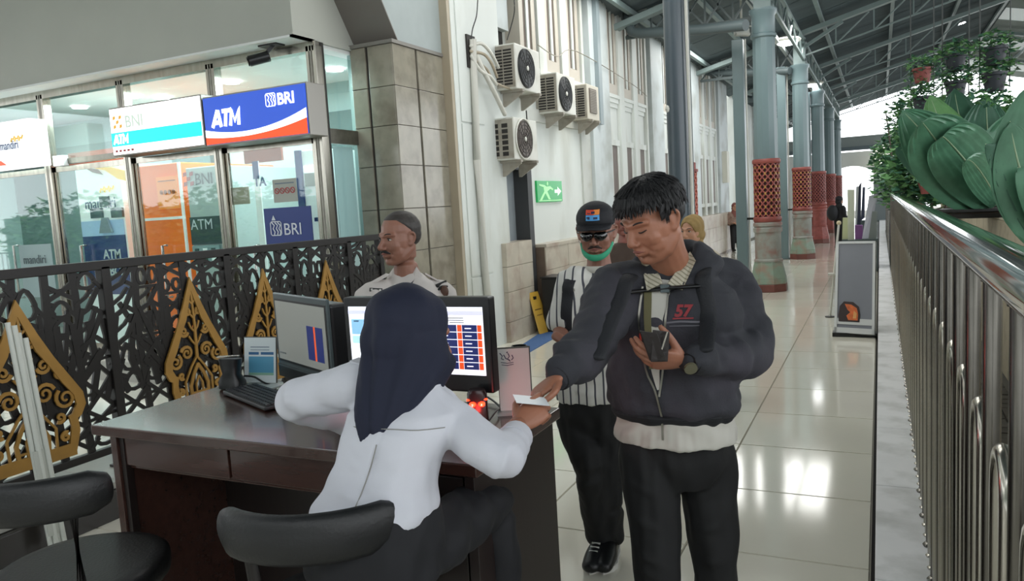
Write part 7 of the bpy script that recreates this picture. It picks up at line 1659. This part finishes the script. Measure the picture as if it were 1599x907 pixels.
    mb.m = Matrix.Identity(4); gl_ = mb.build('sunglasses', mat('dark_lens', '0c0d10', .08, coat=.5), t, smooth=70)
    mb = MB(); mb.m = M; mb.limb([(-.014, .098, .012), (.014, .098, .012)], .003, 8)
    for q in (-1, 1): mb.limb([(q*.056, .080, .010), (q*.080, .04, .010), (q*.084, -.01, .006)], [.003, .003, .0025], 6)
    mb.m = Matrix.Identity(4); mb.build('glasses_frame', m_black, gl_, smooth=60)
    # chin mask
    mb = MB(); mb.m = M; mb.limb([(-.072, .006, -.052), (-.057, .048, -.080), (-.030, .074, -.097), (0, .080, -.102), (.030, .074, -.097), (.057, .048, -.080), (.072, .006, -.052)], [(.004, .009), (.006, .012), (.008, .014), (.009, .015), (.008, .014), (.006, .012), (.004, .009)], 12, n=3); mb.m = Matrix.Identity(4)
    mk = mb.build('face_mask', mat('mask_green', '2f9c76', .6), t, smooth=60)
    mb = MB(); mb.m = M
    for q in (-1, 1): mb.limb([(q*.074, .006, -.062), (q*.083, -.01, -.04), (q*.086, -.022, -.02)], .0016, 6)
    mb.m = Matrix.Identity(4); mb.build('mask_loop', m_card, mk)
    mb = MB(); a = (WR-ER).normalized(); mb.limb([WR-a*.02, WR-a*.005], [(.031, .027)]*2, 16, cap=False); mb.build('watch', m_steel, t, smooth=50)
    bp_ = thing('backpack', 'black backpack of the man in the cap, its strap over his striped shirt', 'backpack', at(.5)-tf*.2)
    bb = MB(); bb.loft([(at(.1)-tf*.2, tr, tf, .12, .07), (at(.5)-tf*.21, tr, tf, .14, .09), (at(.85)-tf*.17, tr, tf, .11, .06)], 20, 3); garment('pack_body', bb, .012, m_pack, bp_, 3)
    for s in (-1, 1):
        mb = MB(); mb.limb([at(.8)-tf*.14+tr*s*.09, at(.99)-tf*.04+tr*s*.10+Vector((0, 0, .012)), pf(s*.108, -.035, .008), pf(s*.118, -.10, .008), pf(s*.125, -.17, .008), pf(s*.135, -.25, .004)], [(.026, .006)]*6, 10, up=tuple(tf), n=3); mb.build('shoulder_strap', m_pack, bp_, smooth=60)
    mb = MB(); mb.bar(pf(.085, -.07, .016), pf(.14, -.075, .016), .006, .012); mb.build('strap_slider', m_acg, bp_)
def m_stripe_shirt(tr):
    m = mat('striped_shirt', 'cfcdc6', .7, var=.03, scale=8); nt = m.node_tree; b = nt.nodes['Principled BSDF']
    tc = nt.nodes.new('ShaderNodeTexCoord'); d = nt.nodes.new('ShaderNodeVectorMath'); d.operation = 'DOT_PRODUCT'; d.inputs[1].default_value = tuple(tr); nt.links.new(tc.outputs['Object'], d.inputs[0])
    s = nt.nodes.new('ShaderNodeMath'); s.operation = 'MULTIPLY'; s.inputs[1].default_value = 26; nt.links.new(d.outputs['Value'], s.inputs[0])
    fr = nt.nodes.new('ShaderNodeMath'); fr.operation = 'FRACT'; nt.links.new(s.outputs[0], fr.inputs[0]); g = nt.nodes.new('ShaderNodeMath'); g.operation = 'LESS_THAN'; g.inputs[1].default_value = .2; nt.links.new(fr.outputs[0], g.inputs[0])
    mx = nt.nodes.new('ShaderNodeMix'); mx.data_type = 'RGBA'; nt.links.new(g.outputs[0], mx.inputs[0]); src = b.inputs['Base Color'].links[0].from_socket; nt.links.new(src, mx.inputs[6]); mx.inputs[7].default_value = lin('3f4048'); nt.links.new(mx.outputs[2], b.inputs['Base Color'])
    return m
capman()

# ---------------------------------------------------------------- 5-8. people farther back
def simple(label, head_px, D, Hh, face, top_m, leg_m, skin, scarf=None, hair=True, seed=1, sleeve=None, vox=.012, long=False, hold=None, turn=0):
    up = Vector((0, 0, 1)); hc = dep(*head_px, D); k = Hh/1.62; hc.z = min(hc.z, 99)
    t = thing('person', label, 'person', (hc.x, hc.y, 0)); hf = (hvec(face)+Vector((0, 0, -.08))).normalized(); M = frame(hc, hf, up) @ Matrix.Scale(1.02, 4)
    tf = hvec(face); tr = Vector((tf.y, -tf.x, 0)); N = hc+Vector((0, 0, -.165))-tf*.02; P = Vector((N.x, N.y, .86*k))
    head = make_head(M, N, ears=scarf is None, vox=.0045)
    def at(q): return P.lerp(N, q)
    SR = at(.86)+tr*.17; SL = at(.86)-tr*.17; ER = SR+tr*.05-Vector((0, 0, .27)); EL = SL-tr*.05-Vector((0, 0, .27)); WR = ER+tf*.18-tr*.10+Vector((0, 0, .02)); WL = EL+tf*.18+tr*.10+Vector((0, 0, .0))
    sh = MB(); z0 = -.15 if long else .0
    sh.loft([(at(z0), tr, tf, .185, .14), (at(.3), tr, tf, .165, .12), (at(.6), tr, tf, .17, .12), (at(.84), tr, tf, .16, .1), (at(.95), tr, tf, .11, .08), (at(1.0), tr, tf, .055, .055)], 24, 2.2)
    for S, E_, W_ in ((SR, ER, WR), (SL, EL, WL)): sh.limb([S.lerp(N, .3), S, E_, W_], [.045, .062, .052, .042], 12, n=3)
    garment('shirt' if not long else 'tunic', sh, vox, top_m, t, 4, cloth(seed, .003))
    tb = MB(); tb.loft([(at(-.25), tr, tf, .13, .1), (at(0), tr, tf, .155, .12)], 20, 2.2); sb = MB()
    for s in (-1, 1):
        h = at(-.12)+tr*s*.08; a = Vector((h.x, h.y, .09)); tb.limb([h, h.lerp(a, .5), a], [.085, .07, .06], 12, n=2); shoe(sb, (a.x, a.y, 0), tf)
    garment('trousers', tb, vox, leg_m, t, 3); garment('shoes', sb, .01, m_black, t, 2)
    core = MB(); core.limb([N, at(.8), at(.1)], [.05, .1, .1], 12); core.limb([SR, ER, WR], [.045, .038, .026], 10); core.limb([SL, EL, WL], [.045, .038, .026], 10)
    hr = hand_mesh(frame(WR, -tr*.7+tf*.7, up), -1, (.4, .4, .45, .5), vox=.0045); hl = hand_mesh(frame(WL, tr*.7+tf*.7, up), 1, (.4, .4, .45, .5), vox=.0045)
    body_obj([head, hr, hl, remesh(core, .014, 1)], skin, t); face_parts(t, M, 'open')
    if scarf:
        hb = MB(); hb.m = M; hb.ell((0, -.02, .032), (.088, .104, .092), 20); hb.ell((0, -.03, -.04), (.088, .085, .075), 18); hb.m = Matrix.Identity(4)
        hb.limb([N+Vector((0, 0, .05)), N+Vector((0, 0, -.03)), N+tf*.04-Vector((0, 0, .12))], [(.09, .08), (.13, .10), (.11, .085)], 18, up=tuple(tf), n=3)
        def cut(co, no):
            Mi = np.array(M.inverted()); l = co @ Mi[:3, :3].T+Mi[:3, 3]; Mm = np.array(M); r2 = (l[:, 0]/.056)**2+((l[:, 2]+.008)/.076)**2; w_ = np.clip((1.12-r2)/.2, 0, 1)*(l[:, 1] > .02); l[:, 1] -= w_*(l[:, 1]-.02); return cloth(seed+2, .002)(l @ Mm[:3, :3].T+Mm[:3, 3], no)
        garment('headscarf', hb, .008, scarf, t, 3, cut)
    elif hair: hb = MB(); hair_cap(hb, M, extra=.010); link('hair', remesh(hb, .006, 1, cutfront(M, .065, -.03)), m_hair, t)
    return t, N, P, tf, tr
m_brown = mat('brown_cloth', '4a3a30', .75, var=.1); m_batik = mat('batik_tan', '8e7568', .75, var=.3, scale=25); m_musty = mat('mustard_scarf', '927848', .75, var=.06, scale=8); m_cream = mat('cream_cloth', 'b8ae98', .75)
simple('person half hidden between the man in the cap and the man in the grey jacket', (977, 338), 4.95, 1.62, -RGT*.3-FWD, m_brown, m_blacktr, mat('skin_reddish', '8d5448', .5), seed=61)
simple('woman in a mustard headscarf standing behind the shoulder of the man in the grey jacket', (1080, 360), 6.2, 1.55, -RGT*.7-FWD*.6, m_cream, m_blacktr, m_skin3, scarf=m_musty, seed=64, long=True)
simple('far woman in a brown headscarf and batik top beside the wall, arms folded', (1147.5, 323), 22.3, 1.58, -FWD, m_batik, m_blacktr, m_skin3, scarf=mat('brown_scarf', '7b4740', .75), seed=67, long=True, vox=.02)
t_, N_, P_, tf_, tr_ = simple('far figure in black clothes with a backpack near the banners', (1311, 313), 21.0, 1.62, RGT*.8+FWD*.3, mat('black_cloth', '1c1b1f', .8), m_blacktr, m_skin3, scarf=mat('black_scarf', '1a191d', .8), seed=70, long=True, vox=.02)
bb = MB(); bp_ = thing('backpack', 'round black backpack carried by the far figure in black', 'backpack', P_.lerp(N_, .5)-tf_*.25)
bb.ell(P_.lerp(N_, .45)-tf_*.23, (.15, .15, .22), 16); garment('pack_body', bb, .02, m_pack, bp_, 2)
